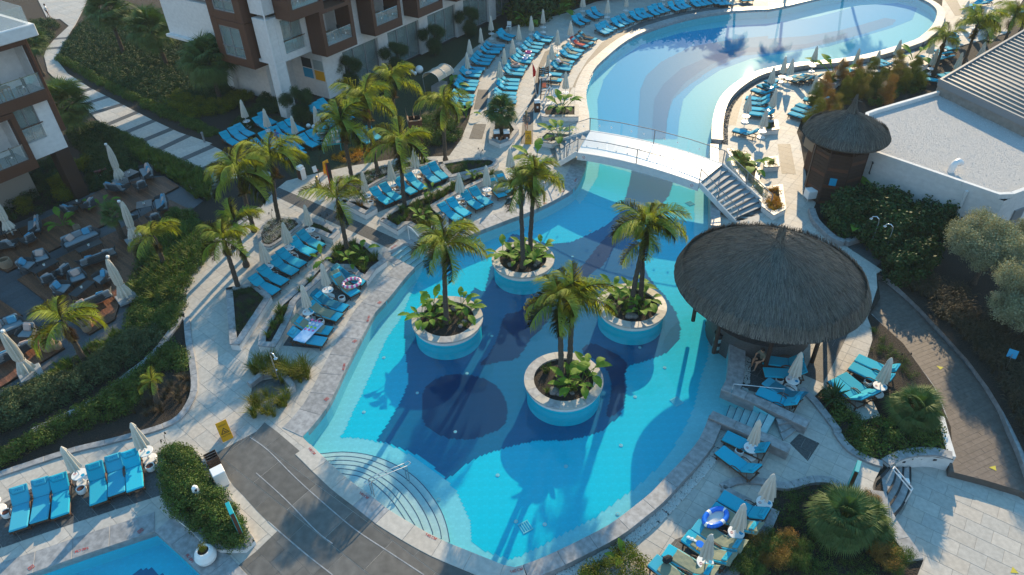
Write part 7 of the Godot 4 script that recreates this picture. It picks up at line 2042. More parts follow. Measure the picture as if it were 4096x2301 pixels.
func sofa(at: Array, face: Array, w: float, label: String, y := 0.12, pillows := 2):
	var k := seat_parts(w)
	var d := Vector2(face[0] - at[0], face[1] - at[1]).normalized()
	var t := thing("armchair" if w < 1.0 else "sofa", label, "armchair" if w < 1.0 else "sofa", Vector3(at[0], y, at[1]), atan2(d.x, d.y), "armchairs on the terrace" if w < 1.0 else "sofas on the terrace")
	part(k.shell, "rope_back", M.rope, t)
	part(k.frame, "frame", M.rope, t)
	for s in 4: part(k.leg, "leg", M.black, t, Vector3([-1, 1, -1, 1][s] * (w / 2 - 0.08), 0, [-0.25, -0.25, 0.28, 0.28][s]))
	part(k.seat, "seat_cushion", M.sofa_cloth, t)
	for s in k.nb: part(k.back, "back_cushion", M.sofa_cloth, t, Vector3(-(k.nb - 1) * k.bw / 2 + s * k.bw, 0.6, -0.27), Basis(Vector3.RIGHT, -0.25))
	for s in pillows:
		var x := (s - (pillows - 1) / 2.0) * (w * 0.45 if pillows < 3 else w * 0.28)
		part(k.pillow, "pillow", M.pillow_pink if (s + int(at[0] * 7)) % 2 else M.pillow_blue, t, Vector3(x, 0.62, -0.12), Basis(Vector3.RIGHT, -0.45) * Basis(Vector3.BACK, R.randf_range(-0.4, 0.4)))
func low_table(at: Array, face: Array, size: Vector2, h: float, label: String, y := 0.12):
	var d := Vector2(face[0] - at[0], face[1] - at[1]).normalized()
	var t := thing("terrace_table", label, "table", Vector3(at[0], y, at[1]), atan2(d.x, d.y), "tables on the terrace")
	var m := MB.new()
	m.cbox(Vector3(0, h - 0.02, 0), Vector3(size.x, 0.04, size.y), 0.008)
	part(m.mesh(), "table_top", M.table_top, t)
	var l := MB.new()
	l.box(Vector3(0, (h - 0.04) / 2, 0), Vector3(0.035, h - 0.04, 0.035))
	var lm := l.mesh()
	for s in 4: part(lm, "leg", M.black, t, Vector3([-1, 1, -1, 1][s] * (size.x / 2 - 0.06), 0, [-1, -1, 1, 1][s] * (size.y / 2 - 0.06)))
	var pm := MB.new()
	pm.lathe([Vector2(0.05, 0), Vector2(0.07, 0.12), Vector2(0.055, 0.12), Vector2(0.05, 0.09), Vector2(0, 0.09)], 10)
	var p := thing("table_pot", "small sprig pot on the " + label, "pot", Vector3(at[0], y + h, at[1]), 0, "little pots on the terrace tables")
	part(pm.mesh(), "pot", M.white_plastic, p)
	part(clump_mesh("leaf"), "sprig", M.hedge_leaf, p, Vector3(0, 0.14, 0), Basis().scaled(Vector3.ONE * 0.22))
func cantilever(at: Array, top: Array, label: String, h := 3.1, slab := true):
	var t := thing("cantilever_umbrella", label, "umbrella", Vector3(at[0], 0.0, at[1]), 0, "closed cantilever umbrellas")
	var d := Vector3(top[0] - at[0], 0, top[1] - at[1]).limit_length(0.7)
	var m := MB.new()
	if slab:
		m.cbox(Vector3(0, 0.2, 0), Vector3(1.0, 0.16, 1.0), 0.02)
		part(m.mesh(), "base", M.slab_grey, t, Vector3.ZERO, Basis(Vector3.UP, 0.7))
	m = MB.new()
	m.tube([Vector3(0, 0.1, 0), Vector3(0, h, 0)], [0.055, 0.05], 8)
	part(m.mesh(), "mast", M.grey_metal, t)
	m = MB.new()
	var c := Vector3(0.16, 0, 0.22)
	m.tube([Vector3(0, h - 0.05, 0), c + Vector3(0, h + 0.05, 0)], [0.05, 0.05], 6)
	part(m.mesh(), "arm", M.grey_metal, t)
	m = MB.new()
	m.lathe([Vector2(0.05, 0.55), Vector2(0.3, 0.62), Vector2(0.27, 0.9), Vector2(0.16, 1.35), Vector2(0.2, 1.5), Vector2(0.19, 2.2), Vector2(0.13, 2.8), Vector2(0.06, h + 0.02)], 48, Vector3.ZERO, 8, [0.3, 0.35, 0.3, 0.1, 0.2, 0.25, 0.2, 0.0])
	part(m.mesh(), "canopy", M.canvas, t, c * 1.1, Basis(Vector3(d.z, 0, -d.x).normalized() if d.length() > 0.01 else Vector3.RIGHT, 0.04))
	m = MB.new()
	m.lathe([Vector2(0.2, 1.3), Vector2(0.2, 1.36)], 16)
	part(m.mesh(), "strap", M.white_cloth, t, c * 1.1)
	m = MB.new()
	m.cbox(Vector3(0, h + 0.06, 0), Vector3(0.16, 0.12, 0.14), 0.02)
	part(m.mesh(), "hinge_cap", M.white_plastic, t, c)
func basket(at: Array, r: float, h: float, label: String, y := 0.12):
	var t := thing("basket", label, "basket", Vector3(at[0], y, at[1]), 0, "rattan baskets on the terrace")
	var m := MB.new()
	for i in 8:
		var q := float(i) / 7
		var rr := r * (0.8 + 0.35 * sin(PI * (0.2 + 0.6 * q)))
		var pts := []; var rad := []
		for k in 17:
			pts.push_back(Vector3(cos(TAU * k / 16) * rr, h * (q * 0.94 + 0.03), sin(TAU * k / 16) * rr)); rad.push_back(h / 15.0)
		m.tube(pts, rad, 5, false)
	part(m.mesh(), "weave", M.rattan, t)
	m = MB.new()
	m.lathe([Vector2(r * 0.85, h * 0.5), Vector2(0, h * 0.5)], 14)
	part(m.mesh(), "inside", M.room_paint, t)
func terrace():
	var fl := pv([-24.76,-44.98,-20.69,-41.29,-21.16,-39.92,-21.72,-37.68,-22.16,-35.72,-21.75,-32.2,-20.51,-28.12,-21.93,-26.65,-23.12,-24.99,-24.47,-23.45,-24.77,-23.15,-29.91,-32.17,-33.21,-37.97,-32.82,-38.42,-29.02,-42.71,-26.46,-44.94])
	pave("terrace_floor", fl, [], 0.0, Vector2(0.9, 0.6), deg_to_rad(-49.5), M.terrace_stones, 0.5, 0.008, 0.05, "tile", M.dark_stone, 200)
	for a in [[-24.61,-44.68,-22.97,-43.16,-25.54,-39.18,-29.66,-33.54,-30.73,-34.14,-32.52,-37.3,-30.59,-39.17,-29.07,-41.45,-28.18,-43.27,-26.46,-44.15], [-22.9,-41.35,-21.08,-39.97,-21.63,-37.55,-22,-35.75,-21.71,-33.18,-21.89,-31.25,-21.33,-28.91,-22.16,-27.71,-24.62,-29.64,-27.48,-31.89,-28.63,-32.76,-27.42,-34.62,-24.88,-37.79,-23.73,-39.87], [-29.1,-31.25,-26.59,-29.48,-27.34,-28.7,-27.53,-28.47], [-26.81,-27.19,-25.56,-28.74,-22.96,-26.72,-24.74,-24.03,-24.9,-23.81]]:
		pave("wooden_deck", pv(a), [], 0.12, Vector2(2.6, 0.16), deg_to_rad(40.5), M.boards, 0.5, 0.012, 0.12, "board", M.wood_dark, 280)
	var t1 := [-26.57,-44.08]; var t2 := [-23.82,-39.76]; var t3 := [-31.35,-37.35]; var t4 := [-25.51,-35.4]; var t5 := [-27.22,-33.46]; var t6 := [-28.6,-40.53]; var t7 := [-23.98,-31.18]
	var side := [-25.92,-45.13]
	low_table(t1, side, Vector2(0.95, 0.95), 0.66, "dark square table under the upper cantilever umbrella")
	low_table(t2, side, Vector2(0.95, 0.95), 0.66, "dark square table on the platform by the magenta shrubs")
	low_table(t3, [-30.69,-38.11], Vector2(1.0, 0.9), 0.66, "dark square table at the left edge of the terrace")
	low_table(t4, [-26.59,-36.43], Vector2(1.4, 0.6), 0.42, "long low table before the three-seat sofa")
	low_table(t5, [-28.23,-34.11], Vector2(1.4, 0.6), 0.42, "long low table between the pink-pillow armchairs")
	low_table(t6, [-28.01,-40.62], Vector2(0.5, 0.5), 0.55, "small table between two armchairs on the upper platform")
	low_table(t7, [-24.97,-31.5], Vector2(1.4, 0.6), 0.42, "long low table laid with glasses on the lower platform")
	sofa([-25.68,-44.67], t1, 1.6, "grey rope sofa with blue pillows at the top of the terrace", 0.12, 3)
	sofa([-26.95,-42.65], t1, 1.6, "grey rope sofa left of the upper square table", 0.12, 3)
	sofa([-22.94,-40.2], t2, 1.6, "grey rope sofa by the magenta shrubs", 0.12, 3)
	sofa([-24.39,-38.58], t2, 0.8, "armchair half hidden behind the middle cantilever umbrella", 0.12, 1)
	sofa([-30.17,-37.97], t3, 1.6, "grey rope sofa right of the table at the left edge", 0.12, 3)
	sofa([-31.06,-35.91], t3, 1.6, "grey rope sofa at the left edge of the upper platform", 0.12, 2)
	sofa([-26.48,-36.31], t4, 2.1, "long three-seat sofa in the middle of the terrace", 0.12, 2)
	sofa([-24.49,-34.22], t4, 2.1, "three-seat sofa seen from behind beside the low table", 0.12, 2)
	sofa([-22.97,-30.07], t7, 2.2, "three-seat sofa seen from behind at the lower platform edge", 0.12, 2)
	sofa([-25.01,-26.15], [-26.18,-27.16], 2.0, "sofa seen from behind at the bottom left platform", 0.12, 2)
	sofa([-26.44,-28.02], [-25.19,-26.67], 1.6, "sofa with a pink pillow at the bottom left platform", 0.12, 2)
	sofa([-25.37,-42.83], t1, 0.8, "armchair seen from behind at the upper square table", 0.12, 1)
	sofa([-22.75,-38.49], t2, 0.8, "armchair seen from behind by the magenta shrubs", 0.12, 1)
	sofa([-27.89,-40.49], t6, 0.8, "armchair right of the small table on the upper platform", 0.12, 1)
	sofa([-28.91,-39.92], t6, 0.8, "armchair left of the small table on the upper platform", 0.12, 1)
	sofa([-29.77,-36.49], t3, 0.8, "armchair seen from behind at the left square table", 0.12, 1)
	sofa([-27.9,-34.39], t5, 0.85, "armchair with a pink pillow, upper of the pair", 0.12, 1)
	sofa([-28.39,-33.62], t5, 0.85, "armchair with a pink pillow, lower of the pair", 0.12, 1)
	sofa([-25.95,-33.01], t5, 0.85, "armchair seen from behind right of the low table", 0.12, 1)
	sofa([-26.43,-32.28], t5, 0.85, "armchair seen from behind below the low table", 0.12, 1)
	sofa([-24.77,-32.29], t7, 0.9, "armchair with a blue pillow on the lower platform", 0.12, 1)
	sofa([-25.18,-31.24], t7, 0.9, "armchair with a pink pillow left of the laid table", 0.12, 1)
	sofa([-23.27,-32.12], t7, 0.9, "armchair with a pink pillow behind the lower cantilever umbrella", 0.12, 1)
	sofa([-25.11,-27.57], [-25.19,-26.67], 0.85, "armchair by the baskets at the bottom left", 0.12, 1)
	cantilever([-27.33,-43.99], [-26.92,-43.82], "closed cantilever umbrella at the top of the terrace")
	cantilever([-23.18,-36.31], [-22.86,-36.52], "closed cantilever umbrella in the middle of the terrace")
	cantilever([-31.45,-37.54], [-30.33,-36.51], "closed cantilever umbrella at the left edge of the terrace", 3.1, false)
	cantilever([-21.34,-30.58], [-21.38,-30.44], "closed cantilever umbrella at the lower right of the terrace")
	cantilever([-23.64,-24.8], [-23.8,-24.81], "closed cantilever umbrella at the bottom left of the terrace")
	basket([-29.94,-34.1], 0.28, 0.5, "tall rattan basket at the left end of the upper platform")
	basket([-27.52,-37.88], 0.17, 0.35, "small rattan basket on the upper platform")
	basket([-22.67,-28.48], 0.28, 0.5, "tall rattan basket behind the three-seat sofa")
	basket([-22.37,-28.03], 0.18, 0.34, "small rattan basket beside the tall one at the deck edge")
	basket([-23.67,-26.67], 0.28, 0.5, "tall rattan basket at the bottom left platform corner")
	basket([-23.27,-26.73], 0.18, 0.34, "small rattan basket at the bottom left platform corner")
	var rb := MB.new()
	rb.cbox(Vector3(0, 0.45, 0), Vector3(0.8, 0.6, 0.3), 0.02); rb.box(Vector3(0, 0.08, 0), Vector3(0.7, 0.16, 0.2))
	var hb := thing("hose_cabinet", "dark red cabinet with white symbols in the shaded shrubs", "cabinet", v3([-28.97,-44.8]), 0.7)
	part(rb.mesh(), "box", M.red_dark, hb)
	for s in 2:
		var pm := MB.new()
		pm.box(Vector3(-0.15 + 0.28 * s, 0.45, 0.153), Vector3(0.14, 0.18, 0.004))
		part(pm.mesh(), "symbol", M.white_plastic, hb)

# ---------- small things
func yellow_sign(at: Vector3, turn: float, label: String, open_out := 0.16):
	var t := thing("wet_floor_sign", label, "sign", at, turn, "yellow wet-floor signs")
	t.scale = Vector3.ONE * 1.3
	for s in [-1, 1]:
		var m := MB.new()
		m.cbox(Vector3(0, 0.4, 0), Vector3(0.36, 0.8, 0.025), 0.01)
		var p := part(m.mesh(), "panel", M.yellow, t, Vector3(0, 0, s * open_out), Basis(Vector3.RIGHT, -s * atan2(open_out, 0.8)))
		var q := MB.new()
		var tri := [Vector3(-0.12, 0.32, 0), Vector3(0.12, 0.32, 0), Vector3(0, 0.53, 0)]
		for k in 3:
			var a: Vector3 = tri[k]; var b: Vector3 = tri[(k + 1) % 3]
			var dd := b - a
			q.box((a + b) / 2 + Vector3(0, 0, s * 0.015), Vector3(dd.length() + 0.02, 0.022, 0.006), Basis(Vector3.BACK, atan2(dd.y, dd.x)))
		q.box(Vector3(0.0, 0.4, s * 0.015), Vector3(0.02, 0.1, 0.006), Basis(Vector3.BACK, 0.5)); q.box(Vector3(0.02, 0.36, s * 0.015), Vector3(0.09, 0.016, 0.006), Basis(Vector3.BACK, -0.3))
		part(q.mesh(), "warning_symbol", M.black, p)
		part(words("CAUTION", 0.055), "lettering", M.black, p, Vector3(0, 0.22, s * 0.014), Basis(Vector3.UP, 0.0 if s > 0 else PI))
		part(words("DIKKAT", 0.055), "lettering", M.black, p, Vector3(0, 0.65, s * 0.014), Basis(Vector3.UP, 0.0 if s > 0 else PI))
func bin(at: Vector3, turn: float, label: String, m: Material):
	var t := thing("waste_bin", label, "bin", at, turn, "waste bins")
	var b := MB.new()
	b.cbox(Vector3(0, 0.4, 0), Vector3(0.42, 0.8, 0.42), 0.012)
	part(b.mesh(), "body", m, t)
	for s in 4:
		var sl := MB.new()
		for k in 5: sl.cbox(Vector3(-0.17 + 0.085 * k, 0.4, 0.218), Vector3(0.075, 0.74, 0.02), 0.004)
		if m != M.white_plastic or s % 2: part(sl.mesh(), "slat_face", M.wood, t, Vector3.ZERO, Basis(Vector3.UP, s * PI / 2))
	b = MB.new()
	b.cbox(Vector3(0, 0.9, -0.06), Vector3(0.46, 0.2, 0.34), 0.03); b.cbox(Vector3(0, 0.815, 0), Vector3(0.46, 0.03, 0.46), 0.008)
	part(b.mesh(), "lid", M.white_plastic, t)
	b = MB.new()
	b.box(Vector3(0, 0.45, 0.232), Vector3(0.14, 0.18, 0.006))
	part(b.mesh(), "pictogram", M.white_plastic, t)
func rail(called: String, label: String, runs: Array, r: float, m: Material, category := "handrail"):
	var t := thing(called, label, category, runs[0][0])
	for run in runs:
		var pts := []; var rad := []
		for p in run:
			pts.push_back(p - runs[0][0]); rad.push_back(r)
		var mb := MB.new()
		mb.tube(pts, rad, 7)
		part(mb.mesh(), "tube", m, t)
func ring(called: String, label: String, at: Vector3, R0: float, r: float, mats: Array, turn := 0.0, stretch := 1.0, category := "float"):
	var t := thing(called, label, category, at, turn)
	var n := 24
	for s in n:
		var pts := []; var rad := []
		for k in 3:
			var a := TAU * (s + k / 2.0) / n
			pts.push_back(Vector3(cos(a) * R0 * stretch, r, sin(a) * R0)); rad.push_back(r)
		var mb := MB.new()
		mb.tube(pts, rad, 8, false)
		if s % 2 == 0 or mats.size() > 1: part(mb.mesh(), "segment", mats[s % mats.size()], t)
		else: part(mb.mesh(), "segment", mats[0], t)
	return t
func spot_lamp(at: Vector3, label: String):
	var t := thing("garden_spotlight", label, "spotlight", at, R.randf() * 3, "twin garden spotlights")
	for s in [-1, 1]:
		var m := MB.new()
		m.tube([Vector3(0, 0, 0), Vector3(s * 0.05, 0.5, 0), Vector3(s * 0.16, 0.72, 0), Vector3(s * 0.2, 0.7, 0)], [0.01, 0.01, 0.01, 0.01], 4)
		m.tube([Vector3(s * 0.2, 0.74, 0), Vector3(s * 0.24, 0.62, 0)], [0.03, 0.035], 6)
		part(m.mesh(), "lamp_arm", M.black, t)
func small_things():
	# yellow signs
	yellow_sign(v3([-12.82,-20.58], 0.01), 0.6, "yellow wet-floor sign on the walkway beside the worn paving")
	yellow_sign(v3([-12.88,-44.53], 0.01), 0.9, "yellow wet-floor sign beside the statue and the black banner", 0.12)
	yellow_sign(v3([1.57,-48.35], 0.01), -0.1, "yellow wet-floor sign in front of the walking woman")
	var ys := [20.9,-24.26,20.15,-18.28, 18.57,-13.87]
	for i in range(0, 6, 2):
		var m := MB.new()
		m.prism(PackedVector2Array([Vector2(-0.14, -0.12), Vector2(0.16, 0.0), Vector2(-0.08, 0.16)]), 0, 0.006)
		solo(m.mesh(), "floor_sticker", M.sticker, ["yellow warning triangle stuck on the upper part of the brown ramp", "yellow warning triangle stuck near the foot of the brown ramp", "yellow warning triangle stuck on the plaza corner"][i / 2], "sticker", Vector3(ys[i], (-0.745 if i < 4 else -1.095), ys[i + 1]), 0.3 * i, "yellow floor triangles")
	# bins
	bin(v3([-14.52,-43.91], 0.0), 0.9, "white and wood waste bin beside the shaded lawn", M.white_plastic)
	bin(v3([-0.81,-48.68], 0.0), 0.1, "wooden waste bin with white lid below the fan palm", M.wood)
	bin(v3([-0.06,-48.63], 0.0), 0.1, "dark wooden waste bin beside the white-lidded one", M.wood_dark)
	bin(v3([2.5,-54.06], 0.0), 0.1, "wooden waste bin beside the pool lift", M.wood)
	# cabins
	for e in [[v3([-6.87,-48.81]), 0.95, 2.1, "wooden shower cabin with a blue notice behind the palms"], [v3([21.6,-43.43], -0.35), 1.2, 2.1, "wooden cabin with an open top beside the tower hut"]]:
		var t := thing("wooden_cabin", e[3], "cabin", e[0], 0.2)
		var w: float = e[1]
		for s in 4:
			var b := Basis(Vector3.UP, s * PI / 2)
			for k in 6:
				var m := MB.new()
				m.cbox(Vector3(-w / 2 + w / 6 * (k + 0.5), e[2] / 2, w / 2), Vector3(w / 6 - 0.012, e[2], 0.04), 0.006)
				part(m.mesh(), "plank", M.wood, t, Vector3.ZERO, b)
		var tm := MB.new()
		for s in 4: tm.box(Basis(Vector3.UP, s * PI / 2) * Vector3(0, e[2] + 0.02, w / 2), Basis(Vector3.UP, s * PI / 2) * Vector3(w + 0.1, 0.06, 0.1) if s % 2 == 0 else Vector3(0.1, 0.06, w + 0.1))
		part(tm.mesh(), "top_rail", M.rattan, t)
		var sg := MB.new()
		sg.box(Vector3(0, 1.35, w / 2 + 0.025), Vector3(0.34, 0.44, 0.012))
		part(sg.mesh(), "notice", M.teal_blue, t)
	# info board
	var ib := thing("notice_board", "teal-framed notice board with a grid of photographs on the lawn edge", "notice board", v3([-13.14,-47.92]), 0.25)
	var m := MB.new()
	m.cbox(Vector3(0, 1.25, 0), Vector3(1.5, 1.35, 0.06), 0.01)
	part(m.mesh(), "frame", M.teal, ib)
	for s in 2:
		m = MB.new()
		m.box(Vector3(-0.65 + 1.3 * s, 0.35, 0), Vector3(0.06, 0.7, 0.06))
		part(m.mesh(), "leg", M.teal, ib)
	for r in 4:
		for c in 4:
			m = MB.new()
			m.box(Vector3(-0.52 + 0.345 * c, 0.82 + 0.27 * r, 0.034), Vector3(0.3, 0.22, 0.008))
			part(m.mesh(), "photo", [M.white_plastic, M.curtain, M.sofa_cloth, M.white_cloth][(r * 3 + c) % 4], ib)
	# teal sign pillars
	for e in [[v3([-10.7,-15.57], 0.3), 2.15, "tall teal sign pillar with a wooden edge in the oval hedge"], [v3([13.37,-17.07], -0.35), 1.0, "teal sign pillar with a wooden edge at the bottom right bed"]]:
		var t := thing("sign_pillar", e[2], "sign", e[0], e[1], "teal sign pillars")
		m = MB.new()
		m.cbox(Vector3(0, 0.8, 0), Vector3(0.62, 1.6, 0.16), 0.01)
		part(m.mesh(), "panel", M.teal, t)
		for s in [-1, 1]:
			m = MB.new()
			m.box(Vector3(s * 0.315, 0.8, 0), Vector3(0.03, 1.56, 0.12))
			part(m.mesh(), "wooden_edge", M.wood, t)
	var ts := thing("garden_notice", "small teal notice on a stake in the fountain grass", "sign", v3([23.72,-23.78], -0.42), -0.6)
	m = MB.new()
	m.cbox(Vector3(0, 0.75, 0), Vector3(0.4, 0.42, 0.02), 0.005)
	part(m.mesh(), "plate", M.teal_blue, ts, Vector3.ZERO, Basis(Vector3.RIGHT, -0.4))
	m = MB.new()
	m.tube([Vector3(0, 0, 0), Vector3(0, 0.7, -0.25)], [0.015, 0.015], 5)
	part(m.mesh(), "stake", M.grey_metal, ts)
	# lifeguard chair with flag
	var lg := thing("lifeguard_chair", "tall dark wooden lifeguard chair with a life vest hung on it", "lifeguard chair", v3([3.31,-57.26], 0.0), 0.2)
	for s in 4:
		m = MB.new()
		var x: float = [-0.5, 0.5, -0.5, 0.5][s]; var z: float = [-0.5, -0.5, 0.5, 0.5][s]
		m.tube([Vector3(x, 0, z), Vector3(x * 0.75, 2.4 if z < 0 else 1.7, z * 0.75)], [0.05, 0.045], 6)
		part(m.mesh(), "leg", M.wood_dark, lg)
	for k in 6:
		m = MB.new()
		m.cbox(Vector3(0, 1.5, -0.3 + 0.13 * k), Vector3(0.95, 0.03, 0.11), 0.006)
		part(m.mesh(), "seat_slat", M.slab_grey, lg)
	for k in 4:
		m = MB.new()
		m.cbox(Vector3(0, 1.75 + 0.16 * k, -0.42), Vector3(0.85, 0.11, 0.03), 0.006)
		part(m.mesh(), "back_slat", M.wood_dark, lg)
	for k in 4:
		m = MB.new()
		m.cbox(Vector3(0, 0.3 + 0.3 * k, 0.47), Vector3(0.85, 0.05, 0.06), 0.006)
		part(m.mesh(), "rung", M.wood_dark, lg)
	m = MB.new()
	m.cbox(Vector3(-0.2, 1.15, 0.5), Vector3(0.36, 0.42, 0.1), 0.05)
	solo(m.mesh(), "life_vest", M.vest, "orange life vest hanging on the lifeguard chair", "life vest", lg.position, 0.2)
	var fl := thing("red_flag", "red beach flag on a white pole beside the lifeguard chair", "flag", v3([2.59,-57.32], 0.0))
	m = MB.new()
	m.tube([Vector3(0, 0, 0), Vector3(-0.35, 3.0, 0.2)], [0.025, 0.02], 6)
	part(m.mesh(), "pole", M.white_metal, fl)
	m = MB.new()
	for k in 8:
		var a := float(k) / 8; var b := float(k + 1) / 8
		var za := 0.05 * sin(a * 9); var zb := 0.05 * sin(b * 9)
		m.quad(Vector3(-0.3 + 0.22 * a, 1.7 + 0.1 * a, 0.18 + za), Vector3(-0.3 + 0.22 * b, 1.7 + 0.1 * b, 0.18 + zb), Vector3(-0.33 + 0.3 * b, 2.95 - 0.75 * b, 0.2 + zb), Vector3(-0.33 + 0.3 * a, 2.95 - 0.75 * a, 0.2 + za))
	part(m.mesh(), "cloth", M.red, fl)
	# pool lift
	var pl := thing("pool_lift", "white wheelchair pool lift beside the lifeguard chair", "pool lift", v3([3.63,-55.57], 0.0), 0.3)
	for e in [["arm", [Vector3(-0.7, 0.2, 0.1), Vector3(-0.3, 1.1, 0), Vector3(0.0, 1.5, 0)]], ["arm", [Vector3(-0.55, 0.1, 0.25), Vector3(-0.15, 1.0, 0.15), Vector3(0.15, 1.4, 0.1)]], ["strut", [Vector3(0.0, 1.5, 0), Vector3(0.15, 0.8, 0.1), Vector3(0.2, 0.1, 0.1)]], ["column", [Vector3(0.35, 0, 0.2), Vector3(0.35, 0.7, 0.2)]]]:
		m = MB.new()
		var rad := []
		for p in e[1]: rad.push_back(0.05)
		m.tube(e[1], rad, 6)
		part(m.mesh(), e[0], M.white_metal, pl)
	m = MB.new()
	m.cbox(Vector3(0.6, 0.55, 0.0), Vector3(0.5, 0.06, 0.45), 0.02); m.cbox(Vector3(0.6, 0.85, -0.22), Vector3(0.5, 0.6, 0.05), 0.02)
	part(m.mesh(), "seat", M.white_plastic, pl)
	m = MB.new()
	m.cbox(Vector3(-0.1, 0.07, 0.2), Vector3(1.0, 0.14, 0.6), 0.02)
	part(m.mesh(), "base", M.white_metal, pl)
	# white chair
	var ch := thing("white_chair", "white plastic chair by the banana plants at the top", "chair", v3([0.49,-74.49], 0.0), -0.3)
	m = MB.new()
	m.cbox(Vector3(0, 0.44, 0), Vector3(0.46, 0.04, 0.45), 0.015)
	part(m.mesh(), "seat", M.white_plastic, ch)
	m = MB.new()
	m.cbox(Vector3(0, 0.72, -0.22), Vector3(0.46, 0.4, 0.03), 0.012)
	part(m.mesh(), "backrest", M.white_plastic, ch)
	for s in 4:
		m = MB.new()
		m.box(Vector3([-0.2, 0.2, -0.2, 0.2][s], 0.22 if s > 1 else 0.3, [-0.2, -0.2, 0.2, 0.2][s]), Vector3(0.035, 0.44 if s > 1 else 0.6, 0.035))
		part(m.mesh(), "leg", M.white_plastic, ch)
	# globes
	var gl := [-7.91,-63.3,-8.65,-63.12,-8.29,-62.85,-15.85,-52.25,-15.37,-52.04]
	for i in range(0, gl.size(), 2):
		var r: float = [0.36, 0.22, 0.18, 0.18, 0.18][i / 2]
		var t := thing("globe_light", ["largest white globe standing on the shaded lawn", "middle-sized white globe left of the big one on the lawn", "smallest white globe of the three on the lawn", "white globe left of its twin beside the shaded umbrella", "white globe right of its twin beside the shaded umbrella"][i / 2], "globe light", Vector3(gl[i], -0.03, gl[i + 1]), 0, "white globes on the lawn")
		m = MB.new()
		var pf := []
		for k in 13: pf.push_back(Vector2(sin(PI * k / 12) * r, r - cos(PI * k / 12) * r + 0.03))
		m.lathe(pf, 24)
		part(m.mesh(), "globe", M.white_plastic, t)
		m = MB.new()
		m.lathe([Vector2(r * 0.4, 0), Vector2(r * 0.4, 0.05), Vector2(0, 0.05)], 14)
		part(m.mesh(), "foot", M.grey_metal, t)
	# hooded daybed cart
	var hd := thing("hooded_kiosk", "grey kiosk under an arched beige fabric hood on the lawn edge", "kiosk", v3([-5.71,-58.17]), -0.55)
	m = MB.new()
	for k in 12:
		var a := PI * k / 12; var b := PI * (k + 1) / 12
		m.quad(Vector3(cos(b) * 0.85, 1.75 + sin(b) * 0.6, -1.1), Vector3(cos(a) * 0.85, 1.75 + sin(a) * 0.6, -1.1), Vector3(cos(a) * 0.85, 1.75 + sin(a) * 0.6, 1.1), Vector3(cos(b) * 0.85, 1.75 + sin(b) * 0.6, 1.1))
	part(m.mesh(), "hood", M.beige_canvas, hd)
	for s in 3:
		m = MB.new()
		var pts := []; var rad := []
		for k in 13:
			pts.push_back(Vector3(cos(PI * k / 12) * 0.87, 1.75 + sin(PI * k / 12) * 0.62, -1.1 + 1.1 * s)); rad.push_back(0.018)
		m.tube(pts, rad, 5)
		part(m.mesh(), "hoop", M.white_metal, hd)
	m = MB.new()
	m.cbox(Vector3(0, 0.5, 0), Vector3(0.7, 1.0, 1.5), 0.02)
	part(m.mesh(), "cabinet", M.grey_metal, hd)
	for s in 4:
		m = MB.new()
		m.tube([Vector3([-0.8, 0.8, -0.8, 0.8][s], 0, [-1, -1, 1, 1][s]), Vector3([-0.85, 0.85, -0.85, 0.85][s], 1.75, [-1.08, -1.08, 1.08, 1.08][s])], [0.025, 0.025], 5)
		part(m.mesh(), "post", M.grey_metal, hd)
	# big white plant pot
	var bp := thing("plant_pot", "large round white pot with a small leafy plant on the coping", "plant pot", v3([-11.75,-14.66], 0.02))
	m = MB.new()
	m.lathe([Vector2(0.2, 0), Vector2(0.36, 0.12), Vector2(0.4, 0.3), Vector2(0.33, 0.52), Vector2(0.24, 0.62), Vector2(0.2, 0.62), Vector2(0.2, 0.55)], 28)
	part(m.mesh(), "pot", M.white_plastic, bp)
	m = MB.new()
	m.lathe([Vector2(0.21, 0.56), Vector2(0, 0.57)], 14)
	part(m.mesh(), "soil", M.soil, bp)
	many(clump_mesh("leaf"), "foliage", M.lime_leaf, bp, ball_spots(Vector3(0, 0.82, 0), 0.26, 14), tints(10, 0.3))
	# crate and white box
	var cr := thing("slatted_crate", "open dark slatted crate beside the oval hedge", "crate", v3([-12.88,-19.07], 0.012), 0.62)
	for s in 4:
		for k in 4:
			m = MB.new()
			m.cbox(Basis(Vector3.UP, s * PI / 2) * Vector3(0, 0.09 + 0.15 * k, 0.24), (Vector3(0.5, 0.12, 0.025) if s % 2 == 0 else Vector3(0.025, 0.12, 0.5)), 0.005)
			part(m.mesh(), "slat", M.wood_dark, cr)
	m = MB.new()
	m.box(Vector3(0, 0.05, 0), Vector3(0.46, 0.06, 0.46))
	part(m.mesh(), "floor", M.black, cr)
	m = MB.new()
	m.cbox(Vector3(0, 0.42, 0), Vector3(0.5, 0.84, 0.5), 0.02)
	solo(m.mesh(), "white_cabinet", M.white_plastic, "plain white cabinet standing beside the dark crate", "cabinet", v3([-12.26,-18.13], 0.012), 0.62)
	var sp := thing("garden_speaker", "white bullet-shaped garden speaker poking from the oval hedge", "speaker", v3([-12.63,-16.92], 0.5), 0.5)
	m = MB.new()
	m.lathe([Vector2(0.13, 0), Vector2(0.14, 0.45), Vector2(0.12, 0.62), Vector2(0.06, 0.7), Vector2(0, 0.71)], 16)
	part(m.mesh(), "body", M.white_plastic, sp, Vector3(0, 0.1, 0), Basis(Vector3.RIGHT, -0.25))
	m = MB.new()
	m.lathe([Vector2(0.05, -0.01), Vector2(0.05, 0.02), Vector2(0, 0.02)], 10)
	part(m.mesh(), "grille", M.black, sp, Vector3(0.02, 0.68, 0.0), Basis(Vector3.RIGHT, 1.2))
	# handrails
	var f0 := [-5.95,-17.38,-5.83,-17.25, -4.71,-18.49,-4.58,-18.36]
